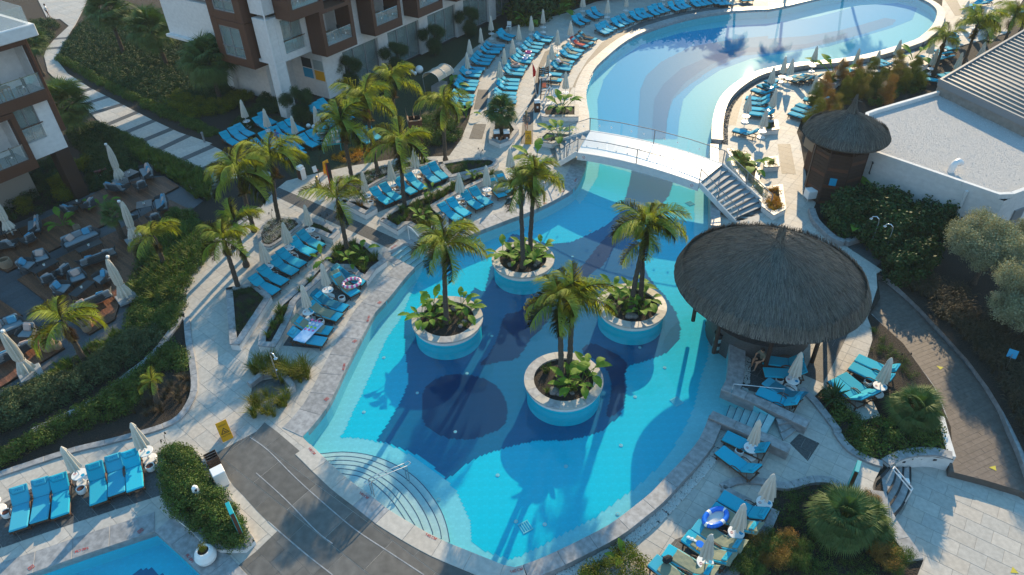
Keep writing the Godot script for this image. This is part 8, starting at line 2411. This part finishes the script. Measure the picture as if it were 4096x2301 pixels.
	for s in 1:
		var a := Vector3(f0[0], 0.0, f0[1]); var b := Vector3(f0[2], 0.0, f0[3]); var c := Vector3(f0[4], -0.7, f0[5]); var d := Vector3(f0[6], -0.7, f0[7])
		var u := Vector3(0, 0.95, 0)
		var out := (a - c) * Vector3(1, 0, 1) * 0.12
		rail("pool_handrail", "double steel handrail over the curved pool steps", [[a, a + u, a.lerp(c, 0.2) + u + Vector3(0, 0.1, 0), c + Vector3(0, 1.15, 0)], [b, b + u, b.lerp(d, 0.2) + u + Vector3(0, 0.1, 0), d + Vector3(0, 1.15, 0)], [c, c + Vector3(0, 1.15, 0)], [d, d + Vector3(0, 1.15, 0)], [a + u, a + u + out, b + u + out, b + u], [c + Vector3(0, 1.15, 0), c - out + Vector3(0, 1.15, 0), d - out + Vector3(0, 1.15, 0), d + Vector3(0, 1.15, 0)]], 0.025, M.steel)
	var h0 := [-6.2,-35.8, -5.03,-34.88]
	rail("pool_handrail", "single steel handrail at the recessed entry steps", [[Vector3(h0[0], 0, h0[1]), Vector3(h0[0], 1.0, h0[1]), Vector3(h0[0] + 0.25, 1.02, h0[1] + 0.3), Vector3(h0[2], 0.1, h0[3]), Vector3(h0[2], -0.6, h0[3])]], 0.03, M.white_metal)
	var h1 := [12,-21.56, 9.93,-22.15]
	rail("pool_handrail", "steel handrail along the wall of the pool stairs by the bar", [[Vector3(h1[0], 0.1, h1[1]), Vector3(h1[0], 0.95, h1[1]), Vector3(h1[2], 0.75, h1[3]), Vector3(h1[2], 0.0, h1[3])]], 0.025, M.steel)
	var h2 := [15.09,-17.39,15.12,-17.27, 15.82,-16.87,15.91,-16.79]
	var ra := Vector3(h2[0], -0.36, h2[1]); var rb := Vector3(h2[0] + 0.12, -0.36, h2[1] - 0.12); var rc := Vector3(h2[4], -1.1, h2[5]); var rd := Vector3(h2[4] + 0.12, -1.1, h2[5] - 0.12)
	var up := Vector3(0, 0.9, 0)
	rail("stair_handrail", "double white handrail down the curved steps to the plaza", [[ra, ra + up, rc + up, rc], [rb, rb + up, rd + up, rd], [ra + up, rb + up], [rc + up, rd + up]], 0.03, M.white_metal)
	# showers
	for e in [[v3([21.27,-33.71], -0.4), "left of the two arched steel showers by the evergreens"], [v3([21.7,-32.88], -0.4), "right of the two arched steel showers by the evergreens"], [v3([-11.18,-23.61], 0.0), "arched steel shower among the papyrus on the left bank"]]:
		var t := thing("outdoor_shower", e[1], "shower", e[0], -0.6 if e[0].x > 0 else 2.4, "outdoor showers")
		m = MB.new()
		m.tube([Vector3(0, 0, 0), Vector3(0, 2.0, 0), Vector3(-0.05, 2.2, 0), Vector3(-0.2, 2.32, 0), Vector3(-0.38, 2.28, 0), Vector3(-0.45, 2.15, 0)], [0.035, 0.035, 0.035, 0.035, 0.035, 0.035], 8)
		part(m.mesh(), "pipe", M.steel, t)
		m = MB.new()
		m.lathe([Vector2(0.1, 0), Vector2(0.09, 0.03), Vector2(0.03, 0.05)], 14, Vector3(-0.45, 2.1, 0))
		part(m.mesh(), "shower_head", M.steel, t)
		m = MB.new()
		m.cbox(Vector3(0.0, 1.05, 0.05), Vector3(0.1, 0.05, 0.08), 0.01)
		part(m.mesh(), "tap", M.steel, t)
	pave("shower_floor", pv([-12.53,-23.6,-12.13,-24.04,-11.35,-24.21,-10.65,-23.26,-11.03,-22.9,-11.72,-22.3,-12.42,-22.83]), [], 0.02, Vector2(0.6, 0.6), 0.7, M.darks, 0.0, 0.008, 0.02, "tile", M.dark_stone, 40)
	var sk := thing_ground("shower_kerb")
	kerb(sk, pv([-12.63,-23.6,-12.18,-24.25,-11.42,-24.49,-10.43,-23.32,-10.97,-22.64,-11.67,-22.12]), -0.14, 0.14, -0.02, 0.3, 0.8, M.marbles, "kerb_stone")
	pave("shower_floor", pv([20.16,-34.13,21.53,-35.12,22.31,-33.6,21.7,-32.73,20.95,-32.08,20.52,-32.69]), [], -0.36, Vector2(0.7, 0.7), 0.3, M.darks, 0.0, 0.008, 0.02, "tile", M.dark_stone, 40)
	var lk := thing_ground("shrub_bed_kerb")
	kerb(lk, curve(pv([19.33,-38.03,19.12,-36.75,19.27,-35.61,19.52,-34.68,19.97,-34.28]), false, 4), -0.2, 0.2, -0.45, 0.0, 1.0, M.marbles, "kerb_stone")
	kerb(lk, pv([20.03,-34.28,21.2,-34.8]), -0.18, 0.18, -0.45, 0.0, 0.8, M.marbles, "kerb_stone")
	# spotlights on spikes
	var so := [-15.26,-20.12,-15.27,-38.49,-11.75,-37.88,-8.6,-46.12,-6.4,-45.9,-4.45,-46.09,-1.98,-46.23,-13.75,-46.07,-7.77,-39.15,5.34,-55.04,18.83,-24.13]
	for i in range(0, so.size(), 2):
		spot_lamp(Vector3(so[i], (-0.3 if i == 20 else 0.0), so[i + 1]), "black twin spotlight " + ["beside the oval hedge", "by the white flower bed", "on the mossy planter", "in the upper flower bed", "at the end of the upper flower bed", "at the long planter's left end", "at the long planter's right end", "near the waste bin", "by the stepped planter", "on the pool-lift planter", "at the ramp kerb"][i / 2])
	# floats
	ring("swim_ring", "pink and white striped square float on a green towel", v3([-8.87,-30.87], 0.47), 0.38, 0.09, [M.pink, M.white_plastic], 0.4, 1.25)
	var am := thing("air_mattress", "blue air mattress with rows of coloured cups lying across two loungers", "air mattress", v3([-10.43,-26.88], 0.5), -0.35)
	m = MB.new()
	m.cbox(Vector3(0, 0.05, 0), Vector3(0.72, 0.1, 1.75), 0.045)
	part(m.mesh(), "body", M.float_pale, am, Vector3.ZERO, Basis(Vector3.RIGHT, -0.1))
	m = MB.new()
	m.cbox(Vector3(0, 0.11, 0.68), Vector3(0.5, 0.08, 0.26), 0.035)
	part(m.mesh(), "headrest", M.float_blue, am)
	for r in 6:
		for c in 3:
			m = MB.new()
			m.lathe([Vector2(0.075, 0), Vector2(0.06, 0.025), Vector2(0, 0.03)], 10)
			part(m.mesh(), "cup", [M.pink, M.white_plastic, M.lime][r % 3], am, Vector3(-0.22 + 0.22 * c, 0.1 + (0.1 - 0.2 * (r / 5.0)) * -0.6 * -1.0, -0.75 + 0.22 * r))
	ring("inflatable_tub", "oval blue inflatable tub lying on two loungers", v3([7.58,-15.68], 0.1), 0.3, 0.1, [M.float_blue, M.float_blue, M.float_blue, M.float_blue, M.float_blue, M.white_plastic], 0.55, 1.75, "inflatable tub")
	var tub := get_child(get_child_count() - 1) as Node3D
	m = MB.new()
	var el := PackedVector2Array()
	for k in 24: el.push_back(Vector2(cos(TAU * k / 24) * 0.5, sin(TAU * k / 24) * 0.28))
	m.flat(el, 0.05)
	part(m.mesh(), "tub_floor", M.white_cloth, tub)
	ring("inflatable_boat", "grey inflatable boat with a rainbow stripe on the upper loungers", v3([-0.48,-40.94], 0.45), 0.33, 0.12, [M.slab_grey], 0.3, 1.5, "inflatable boat")
	ring("swim_ring", "pink flamingo swim ring on the middle row of the upper walkway", v3([2.25,-66.46], 0.45), 0.25, 0.09, [M.pink])
	ring("swim_ring", "white swim ring on the middle row of the upper walkway", v3([2.07,-65.41], 0.45), 0.28, 0.08, [M.white_plastic])
	ring("swim_ring", "small blue and white swim ring on the middle row", v3([1.86,-64.83], 0.45), 0.2, 0.07, [M.float_blue, M.white_plastic])
	ring("swim_ring", "large pale pink swim ring by the sunbather", v3([0.94,-63.12], 0.45), 0.32, 0.12, [M.pillow_pink])
	# loose things on the lower right loungers
	var bg := thing("beach_bag", "black beach bag lying on a green towel, lower right", "bag", v3([5.4,-13.99], 0.085), 0.4)
	m = MB.new()
	m.cbox(Vector3(0, 0.12, 0), Vector3(0.4, 0.24, 0.28), 0.09)
	part(m.mesh(), "body", M.towel_black, bg)
	m = MB.new()
	m.tube([Vector3(-0.14, 0.2, 0), Vector3(-0.1, 0.34, 0.03), Vector3(0.1, 0.34, 0.03), Vector3(0.14, 0.2, 0)], [0.014, 0.014, 0.014, 0.014], 5)
	part(m.mesh(), "handle", M.black, bg)
	for s in 2:
		m = MB.new()
		m.cbox(Vector3(0, 0.02, 0), Vector3(0.1, 0.04, 0.26), 0.018); m.cbox(Vector3(0, 0.055, -0.05), Vector3(0.1, 0.03, 0.09), 0.012)
		solo(m.mesh(), "slipper", M.white_plastic, "white slipper on a green towel, " + ["left", "right"][s] + " of the pair", "slipper", v3([6.43,-14.87], 0.085) + Vector3(0.12 * s, 0, 0.06 * s), 0.9, "pair of white slippers")
	var pd := thing("bat", "round blue beach bat lying on a green towel", "bat", v3([6.75,-14.63], 0.085), 0.9)
	m = MB.new()
	m.lathe([Vector2(0.15, 0), Vector2(0.15, 0.015), Vector2(0, 0.016)], 20)
	part(m.mesh(), "blade", M.float_blue, pd)
	m = MB.new()
	m.cbox(Vector3(-0.22, 0.012, 0), Vector3(0.16, 0.024, 0.03), 0.01)
	part(m.mesh(), "handle", M.yellow, pd)
	# statue, menu and banner
	var ps := thing("pedestal", "white pedestal carrying a gilded figurine by the dark mat", "pedestal", v3([-12.64,-40.94], 0.0), 0.6)
	m = MB.new()
	m.cbox(Vector3(0, 0.45, 0), Vector3(0.45, 0.9, 0.45), 0.02)
	part(m.mesh(), "block", M.white_plastic, ps)
	var fg := thing("figurine", "gilded figurine wreathed in flowers on the white pedestal", "statue", ps.position + Vector3(0, 0.9, 0))
	m = MB.new()
	m.lathe([Vector2(0.18, 0), Vector2(0.2, 0.1), Vector2(0.1, 0.35), Vector2(0.14, 0.5), Vector2(0.06, 0.66), Vector2(0.09, 0.74), Vector2(0.08, 0.84), Vector2(0, 0.9)], 14)
	part(m.mesh(), "body", M.gold, fg)
	many(clump_mesh("flower"), "flowers", M.flower_white, fg, ball_spots(Vector3(0, 0.05, 0), 0.22, 8), [])
	var mn := thing("menu_stand", "small white menu card on a stand beside the pedestal", "menu stand", v3([-13.04,-42.84], 0.0), 0.7)
	m = MB.new()
	m.tube([Vector3(0, 0, 0), Vector3(0, 1.1, 0)], [0.02, 0.02], 6)
	part(m.mesh(), "stand", M.black, mn)
	m = MB.new()
	m.cbox(Vector3(0, 1.2, 0), Vector3(0.3, 0.42, 0.02), 0.004)
	part(m.mesh(), "card", M.white_plastic, mn, Vector3.ZERO, Basis(Vector3.RIGHT, -0.35))
	m = MB.new()
	m.lathe([Vector2(0.05, 1.26), Vector2(0, 1.27)], 12)
	part(m.mesh(), "emblem", M.red_paint, mn, Vector3(0, -0.02, 0.03))
	var bn := thing("feather_banner", "narrow black and red feather banner beside the yellow sign", "banner", v3([-11.86,-40.9], 0.0), 0.5)
	m = MB.new()
	m.tube([Vector3(0, 0, 0), Vector3(0, 2.6, 0), Vector3(0.1, 2.9, 0)], [0.02, 0.015, 0.01], 6)
	part(m.mesh(), "pole", M.black, bn)
	m = MB.new()
	m.cbox(Vector3(0.15, 1.7, 0), Vector3(0.28, 2.0, 0.012), 0.004)
	part(m.mesh(), "cloth", M.black, bn)
	m = MB.new()
	m.cbox(Vector3(0.03, 1.75, 0.008), Vector3(0.05, 1.9, 0.006), 0.001)
	part(m.mesh(), "red_stripe", M.red, bn)
	# trolley and white screens by the tower hut
	var tr := thing("laundry_trolley", "white wire laundry trolley beside the tower hut", "trolley", v3([19.89,-39.61], -0.35), 0.15)
	m = MB.new()
	m.cbox(Vector3(0, 0.5, 0), Vector3(0.9, 0.6, 0.6), 0.04)
	part(m.mesh(), "basket", M.white_plastic, tr)
	for s in 4:
		m = MB.new()
		m.tube([Vector3([-0.42, 0.42, -0.42, 0.42][s], 0, [-0.28, -0.28, 0.28, 0.28][s]), Vector3([-0.42, 0.42, -0.42, 0.42][s], 0.85, [-0.28, -0.28, 0.28, 0.28][s])], [0.015, 0.015], 5)
		part(m.mesh(), "leg", M.white_metal, tr)
	var wf := thing("white_screen", "white slatted plant screen beside the tower hut", "screen", v3([20.73,-41.39], -0.35), 1.45)
	for k in 8:
		m = MB.new()
		m.cbox(Vector3(-0.7 + 0.2 * k, 0.55, 0), Vector3(0.16, 1.1, 0.04), 0.01)
		part(m.mesh(), "slat", M.white_plastic, wf)
	# upright teal slatted chair by the walk
	var tc := thing("slatted_bench", "upright teal slatted seat beside the striped walk", "bench", v3([-20.41,-43.85]), 0.75)
	for k in 9:
		m = MB.new()
		m.cbox(Vector3(0, 0.35 + 0.1 * k, -0.02 * k), Vector3(0.75, 0.07, 0.03), 0.008)
		part(m.mesh(), "slat", M.teal, tc)
	for s in [-1, 1]:
		m = MB.new()
		m.cbox(Vector3(s * 0.38, 0.6, 0), Vector3(0.05, 1.2, 0.08), 0.01)
		part(m.mesh(), "side", M.teal, tc)
	# walls of the pool stairs by the bar, and the steps outside
	for e in [[[9.66,-22.62,11.35,-21.35,12.16,-20.67,12.74,-20.18], "upper stone-capped wall of the pool stairs"], [[8.67,-20.92,10.44,-19.66,10.75,-19.48,11.17,-19.09,11.51,-18.86], "lower stone-capped wall of the pool stairs with a rounded end"]]:
		var t := thing("stair_wall", e[1], "wall", Vector3.ZERO, 0, "low walls beside the pool stairs")
		var pth := along(pv(e[0]), 0.5)
		m = MB.new()
		m.prism(strip(pth, -0.2, 0.2), -1.0 if false else -0.45, 0.1)
		part(m.mesh(), "wall", M.marble_b, t)
		kerb(t, pth, -0.25, 0.25, 0.1, 0.17, 1.1, M.marbles, "cap_stone")
	flight_dry("garden_steps", pv([11.57,-20.74,12.21,-20.65]), pv([11.6,-19.7,12.64,-20.45]), 3, -0.05, -0.25)
	# curved steps down to the plaza, with dark nosings
	var cs := thing_ground("plaza_steps")
	var arcs := [pv([15.58,-18.17,15.11,-17.79,14.72,-17.51,14.49,-17.13,14.29,-16.48]), pv([16.01,-18.3,15.58,-17.62,15.04,-17.05,14.49,-16.63]), pv([16.41,-18.45,15.96,-17.64,15.31,-16.89,14.51,-16.26]), pv([16.82,-18.58,16.32,-17.57,15.6,-16.68,14.51,-15.87])]
	var last := pv([16.98,-18.72,16.41,-17.6,15.71,-16.61,14.59,-15.56])
	for k in 4:
		var a := curve(arcs[k], false, 4)
		var b := curve(arcs[k + 1] if k < 3 else last, false, 4)
		var q := PackedVector2Array(a)
		b.reverse()
		q.append_array(b)
		m = MB.new()
		m.prism(q, -1.25, -0.36 - 0.185 * (k + 1) + 0.0)
		part(m.mesh(), "tread", M.marbles[k], cs)
		m = MB.new()
		b.reverse()
		m.prism(strip(b, -0.04, 0.04), -1.2, -0.36 - 0.185 * (k + 1) + 0.006)
		if k < 3: part(m.mesh(), "nosing", M.black, cs)
	m = MB.new()
	m.prism(strip(curve(arcs[0], false, 4), -0.04, 0.04), -1.2, -0.34)
	part(m.mesh(), "nosing", M.black, cs)
	for p in [[16.06,-17.96,14.54,-16.01], [16.27,-17.74,14.79,-15.81]]:
		for i in range(0, 4, 2):
			m = MB.new()
			m.box(Vector3(0, 0, 0), Vector3(0.14, 0.006, 0.26))
			solo(m.mesh(), "step_notice", M.white_plastic, "white step warning plate on the curved plaza steps", "sign", Vector3(p[i], -0.72 if p == null else -0.54 - (0.37 if p[i + 1] > -17.0 else 0.19), p[i + 1]), -0.2, "plates on the plaza steps")
	var rw := thing("retaining_wall", "curved white retaining wall with stone cap above the plaza", "wall")
	var wp := curve(pv([15.46,-18.33,16.05,-18.62,16.59,-18.78,17.39,-18.85,17.94,-18.78,18.39,-18.58]), false, 4)
	m = MB.new()
	m.prism(strip(wp, -0.15, 0.15), -1.2, -0.3)
	part(m.mesh(), "wall", M.white_wall, rw)
	kerb(rw, wp, -0.22, 0.22, -0.3, -0.22, 1.0, M.marbles, "cap_stone")
	for p in [0.35, 0.75]:
		var c := wp[int(wp.size() * p)]
		m = MB.new()
		m.box(Vector3(0, 0, 0.16), Vector3(0.16, 0.1, 0.02))
		part(m.mesh(), "step_light", M.black, rw, Vector3(c.x, -0.6, c.y))
	var sw := thing("retaining_wall", "white low wall rising beside the foot of the brown ramp", "wall")
	var wq := pv([18.42,-18.61,18.65,-19.46,18.8,-20.01,19.04,-20.82])
	m = MB.new()
	m.prism(strip(wq, -0.15, 0.15), -1.2, -0.32)
	part(m.mesh(), "wall", M.white_wall, sw)
	# two standing bollard lamps by the striped walk
	var bo := [-23.51,-50.22]
	var bt := thing("bollard_lamp", "dark bollard lamp at the edge of the striped walk", "lamp", Vector3(bo[0], 0.0, bo[1]))
	m = MB.new()
	m.lathe([Vector2(0.07, 0), Vector2(0.07, 0.7), Vector2(0.09, 0.72), Vector2(0.09, 0.84), Vector2(0, 0.86)], 12)
	part(m.mesh(), "post", M.grey_metal, bt)
func flight_dry(called: String, top: PackedVector2Array, foot: PackedVector2Array, n: int, y0: float, y1: float):
	var root := thing_ground(called)
	for k in n:
		var q := PackedVector2Array([top[0].lerp(foot[0], float(k) / n), top[1].lerp(foot[1], float(k) / n), top[1].lerp(foot[1], float(k + 1) / n), top[0].lerp(foot[0], float(k + 1) / n)])
		var m := MB.new()
		m.prism(q, -0.5, lerpf(y0, y1, float(k) / (n - 1)))
		part(m.mesh(), "step", M.marbles[k % 4], root)

# ---------- people
func body_mesh(bones: Array, cell := 0.036) -> ArrayMesh:
	# bones: [from, to, radius at from, radius at to, colour]; smooth union meshed as surface nets
	var lo := Vector3(9, 9, 9); var hi := -lo
	for b in bones:
		for e in 2:
			var r: float = b[2 + e] + cell * 2
			lo = lo.min(b[e] - Vector3.ONE * r); hi = hi.max(b[e] + Vector3.ONE * r)
	var n := Vector3i(((hi - lo) / cell).ceil()) + Vector3i.ONE
	var f := PackedFloat32Array()
	f.resize(n.x * n.y * n.z)
	f.fill(1.0)
	for b in bones:
		var a: Vector3 = b[0]; var d: Vector3 = b[1] - b[0]
		var dd := maxf(d.length_squared(), 1e-6)
		var rm := maxf(b[2], b[3]) + 0.09
		var i0 := Vector3i(((a.min(b[1]) - Vector3.ONE * rm - lo) / cell).floor()).clamp(Vector3i.ZERO, n - Vector3i.ONE)
		var i1 := Vector3i(((a.max(b[1]) + Vector3.ONE * rm - lo) / cell).ceil()).clamp(Vector3i.ZERO, n - Vector3i.ONE)
		for z in range(i0.z, i1.z + 1):
			for y in range(i0.y, i1.y + 1):
				for x in range(i0.x, i1.x + 1):
					var p := lo + Vector3(x, y, z) * cell
					var t := clampf((p - a).dot(d) / dd, 0, 1)
					var v := p.distance_to(a + d * t) - lerpf(b[2], b[3], t)
					var i := x + n.x * (y + n.y * z)
					var w := f[i]
					var h := maxf(0.03 - absf(w - v), 0) / 0.03
					f[i] = minf(w, v) - h * h * 0.0075
	var m := MB.new()
	m.colored = true
	var at := {}
	for z in n.z - 1:
		for y in n.y - 1:
			for x in n.x - 1:
				var s := Vector3.ZERO; var c := 0
				var base := x + n.x * (y + n.y * z)
				var corner := [f[base], f[base + 1], f[base + n.x], f[base + n.x + 1], f[base + n.x * n.y], f[base + n.x * n.y + 1], f[base + n.x * n.y + n.x], f[base + n.x * n.y + n.x + 1]]
				var neg := 0
				for k in 8:
					if corner[k] < 0: neg += 1
				if neg == 0 or neg == 8: continue
				for e in [[0, 1], [2, 3], [4, 5], [6, 7], [0, 2], [1, 3], [4, 6], [5, 7], [0, 4], [1, 5], [2, 6], [3, 7]]:
					var u: float = corner[e[0]]; var v: float = corner[e[1]]
					if (u < 0) == (v < 0): continue
					var t := u / (u - v)
					var pa := Vector3(e[0] & 1, (e[0] >> 1) & 1, e[0] >> 2); var pb := Vector3(e[1] & 1, (e[1] >> 1) & 1, e[1] >> 2)
					s += pa.lerp(pb, t); c += 1
				at[base] = lo + (Vector3(x, y, z) + s / c) * cell
	for base in at:
		var x: int = base % n.x; var y: int = (base / n.x) % n.y; var z: int = base / (n.x * n.y)
		for ax in 3:
			var st: int = [1, n.x, n.x * n.y][ax]
			var o1: int = [n.x, n.x * n.y, 1][ax]; var o2: int = [n.x * n.y, 1, n.x][ax]
			if (f[base] < 0) == (f[base + st] < 0): continue
			if not (at.has(base - o1) and at.has(base - o2) and at.has(base - o1 - o2)): continue
			var q := [at[base], at[base - o1], at[base - o1 - o2], at[base - o2]]
			var mid: Vector3 = (q[0] + q[2]) / 2
			var best := 9.0
			for b in bones:
				var d: Vector3 = b[1] - b[0]
				var t := clampf((mid - b[0]).dot(d) / maxf(d.length_squared(), 1e-6), 0, 1)
				var v: float = mid.distance_to(b[0] + d * t) - lerpf(b[2], b[3], t)
				if v < best:
					best = v; m.col = b[4]
			if f[base] < 0: m.quad(q[0], q[1], q[2], q[3])
			else: m.quad(q[3], q[2], q[1], q[0])
	return m.mesh()
func person(label: String, at: Vector3, turn: float, pose: Dictionary, top: Color, low: Color, skin: Color, hair: Material, long_hair := false, group := ""):
	# pose holds joints in metres, facing +z: hip, chest, neck, head, and for each side knee, foot, elbow, hand
	var t := thing("person", label, "person", at, turn, group)
	var J := pose
	var bones := []
	bones.push_back([J.hip + Vector3(-0.07, 0, 0), J.hip + Vector3(0.07, 0, 0), 0.105, 0.105, low])
	bones.push_back([J.hip, J.chest, 0.115, 0.125, top])
	var side: Vector3 = J.get("side", Vector3(1, 0, 0))
	bones.push_back([J.chest - side * 0.11, J.chest + side * 0.11, 0.09, 0.09, top])
	bones.push_back([J.chest, J.neck, 0.08, 0.05, top])
	bones.push_back([J.neck, J.head, 0.048, 0.05, skin])
	var hu: Vector3 = (J.head - J.neck).normalized()
	bones.push_back([J.head + hu * 0.03, J.head + hu * 0.1, 0.082, 0.088, skin])
	var fwd: Vector3 = J.get("fwd", Vector3(0, 0, 1))
	for s in 2:
		var sx := -1.0 if s == 0 else 1.0
		var sh: Vector3 = J.chest + side * 0.18 * sx + (J.neck - J.chest) * 0.35
		var hp: Vector3 = J.hip + Vector3(0.085 * sx, 0, 0)
		var kn: Vector3 = J.knee[s]; var ft: Vector3 = J.foot[s]; var el: Vector3 = J.elbow[s]; var ha: Vector3 = J.hand[s]
		bones.push_back([hp, hp.lerp(kn, 0.55), 0.09, 0.075, low])
		bones.push_back([hp.lerp(kn, 0.55), kn, 0.072, 0.055, skin])
		bones.push_back([kn, ft, 0.055, 0.036, skin])
		var toe: Vector3 = J.get("toe", Vector3(0, -0.02, 0.15))
		bones.push_back([ft, ft + toe, 0.042, 0.03, Color(0.25, 0.2, 0.17)])
		bones.push_back([sh, sh.lerp(el, 0.5), 0.056, 0.05, top])
		bones.push_back([sh.lerp(el, 0.5), el, 0.045, 0.038, skin])
		bones.push_back([el, ha, 0.038, 0.027, skin])
		var hd := (ha - el).normalized()
		bones.push_back([ha, ha + hd * 0.07, 0.03, 0.026, skin])
	bones.push_back([J.head + hu * 0.05 + fwd * 0.085, J.head + hu * 0.03 + fwd * 0.1, 0.014, 0.018, skin])
	part(body_mesh(bones), "body", M.skin, t)
	var fm := MB.new()
	fm.colored = true
	fm.col = skin
	for s in 2:
		var el: Vector3 = J.elbow[s]; var ha: Vector3 = J.hand[s]
		var hd := (ha - el).normalized()
		var ac := hd.cross(Vector3.UP if absf(hd.y) < 0.9 else Vector3.RIGHT).normalized()
		for k in 4:
			var o := ha + hd * 0.075 + ac * (-0.027 + 0.018 * k)
			var l: float = [0.06, 0.075, 0.07, 0.052][k]
			fm.tube([o, o + hd * l * 0.55, o + hd * l * 0.9 - hd.cross(ac) * 0.02], [0.009, 0.008, 0.006], 5)
		fm.tube([ha + hd * 0.02 + ac * 0.03, ha + hd * 0.05 + ac * 0.055, ha + hd * 0.075 + ac * 0.058], [0.011, 0.01, 0.007], 5)
	part(fm.mesh(), "fingers", M.skin, t)
	var hm := MB.new()
	var hc: Vector3 = J.head + hu * 0.085 - fwd * 0.016
	var pf := []
	for k in 8: pf.push_back(Vector2(sin(PI * (0.42 + 0.58 * k / 7)) * 0.1, -cos(PI * (0.42 + 0.58 * k / 7)) * 0.108))
	var hb := Basis(fwd.cross(hu).normalized() * -1.0, hu, fwd.normalized())
	hm.lathe(pf, 16)
	part(hm.mesh(), "hair", hair, t, hc, hb * Basis(Vector3.RIGHT, -0.35))
	if long_hair:
		var lm := MB.new()
		lm.tube([hc - fwd * 0.05, hc - hu * 0.14 - fwd * 0.085, hc - hu * 0.32 - fwd * 0.1], [0.085, 0.085, 0.04], 10)
		part(lm.mesh(), "hair", hair, t)
	var em := MB.new()
	for s in [-1, 1]:
		var o: Vector3 = J.head + hu * 0.075 + fwd * 0.084 + fwd.cross(hu).normalized() * 0.032 * s
		em.box(o, Vector3(0.02, 0.01, 0.012))
	em.box(J.head + hu * 0.005 + fwd * 0.085, Vector3(0.045, 0.01, 0.012))
	part(em.mesh(), "face_features", M.hair_dark, t)
func people():
	var tan_skin := Color(0.42, 0.22, 0.14); var pale := Color(0.55, 0.34, 0.25)
	var walk := {"hip": Vector3(0, 0.9, 0), "chest": Vector3(0, 1.27, 0.01), "neck": Vector3(0, 1.42, 0.0), "head": Vector3(0, 1.5, 0.02), "knee": [Vector3(-0.09, 0.5, 0.12), Vector3(0.09, 0.48, -0.02)], "foot": [Vector3(-0.09, 0.07, 0.2), Vector3(0.09, 0.1, -0.26)], "elbow": [Vector3(-0.25, 1.07, -0.08), Vector3(0.25, 1.07, 0.02)], "hand": [Vector3(-0.26, 0.85, 0.02), Vector3(0.26, 0.86, 0.14)]}
	var sit := {"hip": Vector3(0, 0.5, 0), "chest": Vector3(0, 0.85, 0.06), "neck": Vector3(0, 1.0, 0.1), "head": Vector3(0, 1.08, 0.13), "knee": [Vector3(-0.13, 0.52, 0.42), Vector3(0.13, 0.52, 0.42)], "foot": [Vector3(-0.14, 0.07, 0.46), Vector3(0.14, 0.07, 0.5)], "elbow": [Vector3(-0.26, 0.7, 0.22), Vector3(0.26, 0.7, 0.22)], "hand": [Vector3(-0.12, 0.6, 0.4), Vector3(0.12, 0.58, 0.42)]}
	var lie := {"hip": Vector3(0, 0.52, -0.12), "chest": Vector3(0, 0.76, -0.42), "neck": Vector3(0, 0.88, -0.55), "head": Vector3(0, 0.95, -0.6), "knee": [Vector3(-0.12, 0.58, 0.35), Vector3(0.12, 0.52, 0.33)], "foot": [Vector3(-0.12, 0.46, 0.78), Vector3(0.13, 0.46, 0.75)], "elbow": [Vector3(-0.28, 0.62, -0.22), Vector3(0.28, 0.62, -0.22)], "hand": [Vector3(-0.12, 0.66, 0.0), Vector3(0.12, 0.66, 0.02)], "toe": Vector3(0, 0.14, 0.04), "fwd": Vector3(0, 0.5, 0.87)}
	person("person with long blond hair in a black and white dress walking away", v3([1.5,-50.45], 0.006), PI + 0.1, walk, Color(0.12, 0.12, 0.12), Color(0.16, 0.15, 0.15), pale, M.hair_blond, true)
	person("person in a white shirt striding along the far shaded path", v3([-52.32,-83.65], 0.01), 1.7, walk, Color(0.7, 0.7, 0.7), Color(0.03, 0.03, 0.04), pale, M.hair_dark)
	person("person in a blue shirt sitting on a lounger in the hotel shade", v3([-17.72,-49.65], -0.03), 0.7, sit, Color(0.02, 0.12, 0.4), Color(0.05, 0.05, 0.06), pale, M.hair_dark)
	person("person in an olive shirt and black shorts sitting beside the thatched bar", v3([12.01,-24.31], -0.345), -1.2, sit, Color(0.16, 0.16, 0.12), Color(0.015, 0.015, 0.015), tan_skin, M.hair_dark)
	for e in [[[6.08,-62.88,4.99,-63.47], "person in a pale shirt and dark shorts lying on a pool-side lounger", Color(0.5, 0.55, 0.65), Color(0.02, 0.02, 0.03), pale, 0.006], [[1.99,-63.09,0.9,-63.43], "bare-chested person lying on the middle row of the upper walkway", tan_skin, Color(0.05, 0.1, 0.2), tan_skin, 0.0], [[0.94,-62.68,0.37,-63.23], "tanned person reclining near the upper walkway umbrellas", tan_skin, Color(0.03, 0.03, 0.03), tan_skin, 0.0]]:
		var a: Array = e[0]
		var d := Vector2(a[0] - a[2], a[1] - a[3]).normalized()
		var o := Vector2(a[0], a[1]) - d
		person(e[1], Vector3(o.x, e[5], o.y), atan2(d.x, d.y), lie, e[2], e[3], e[4], M.hair_dark)
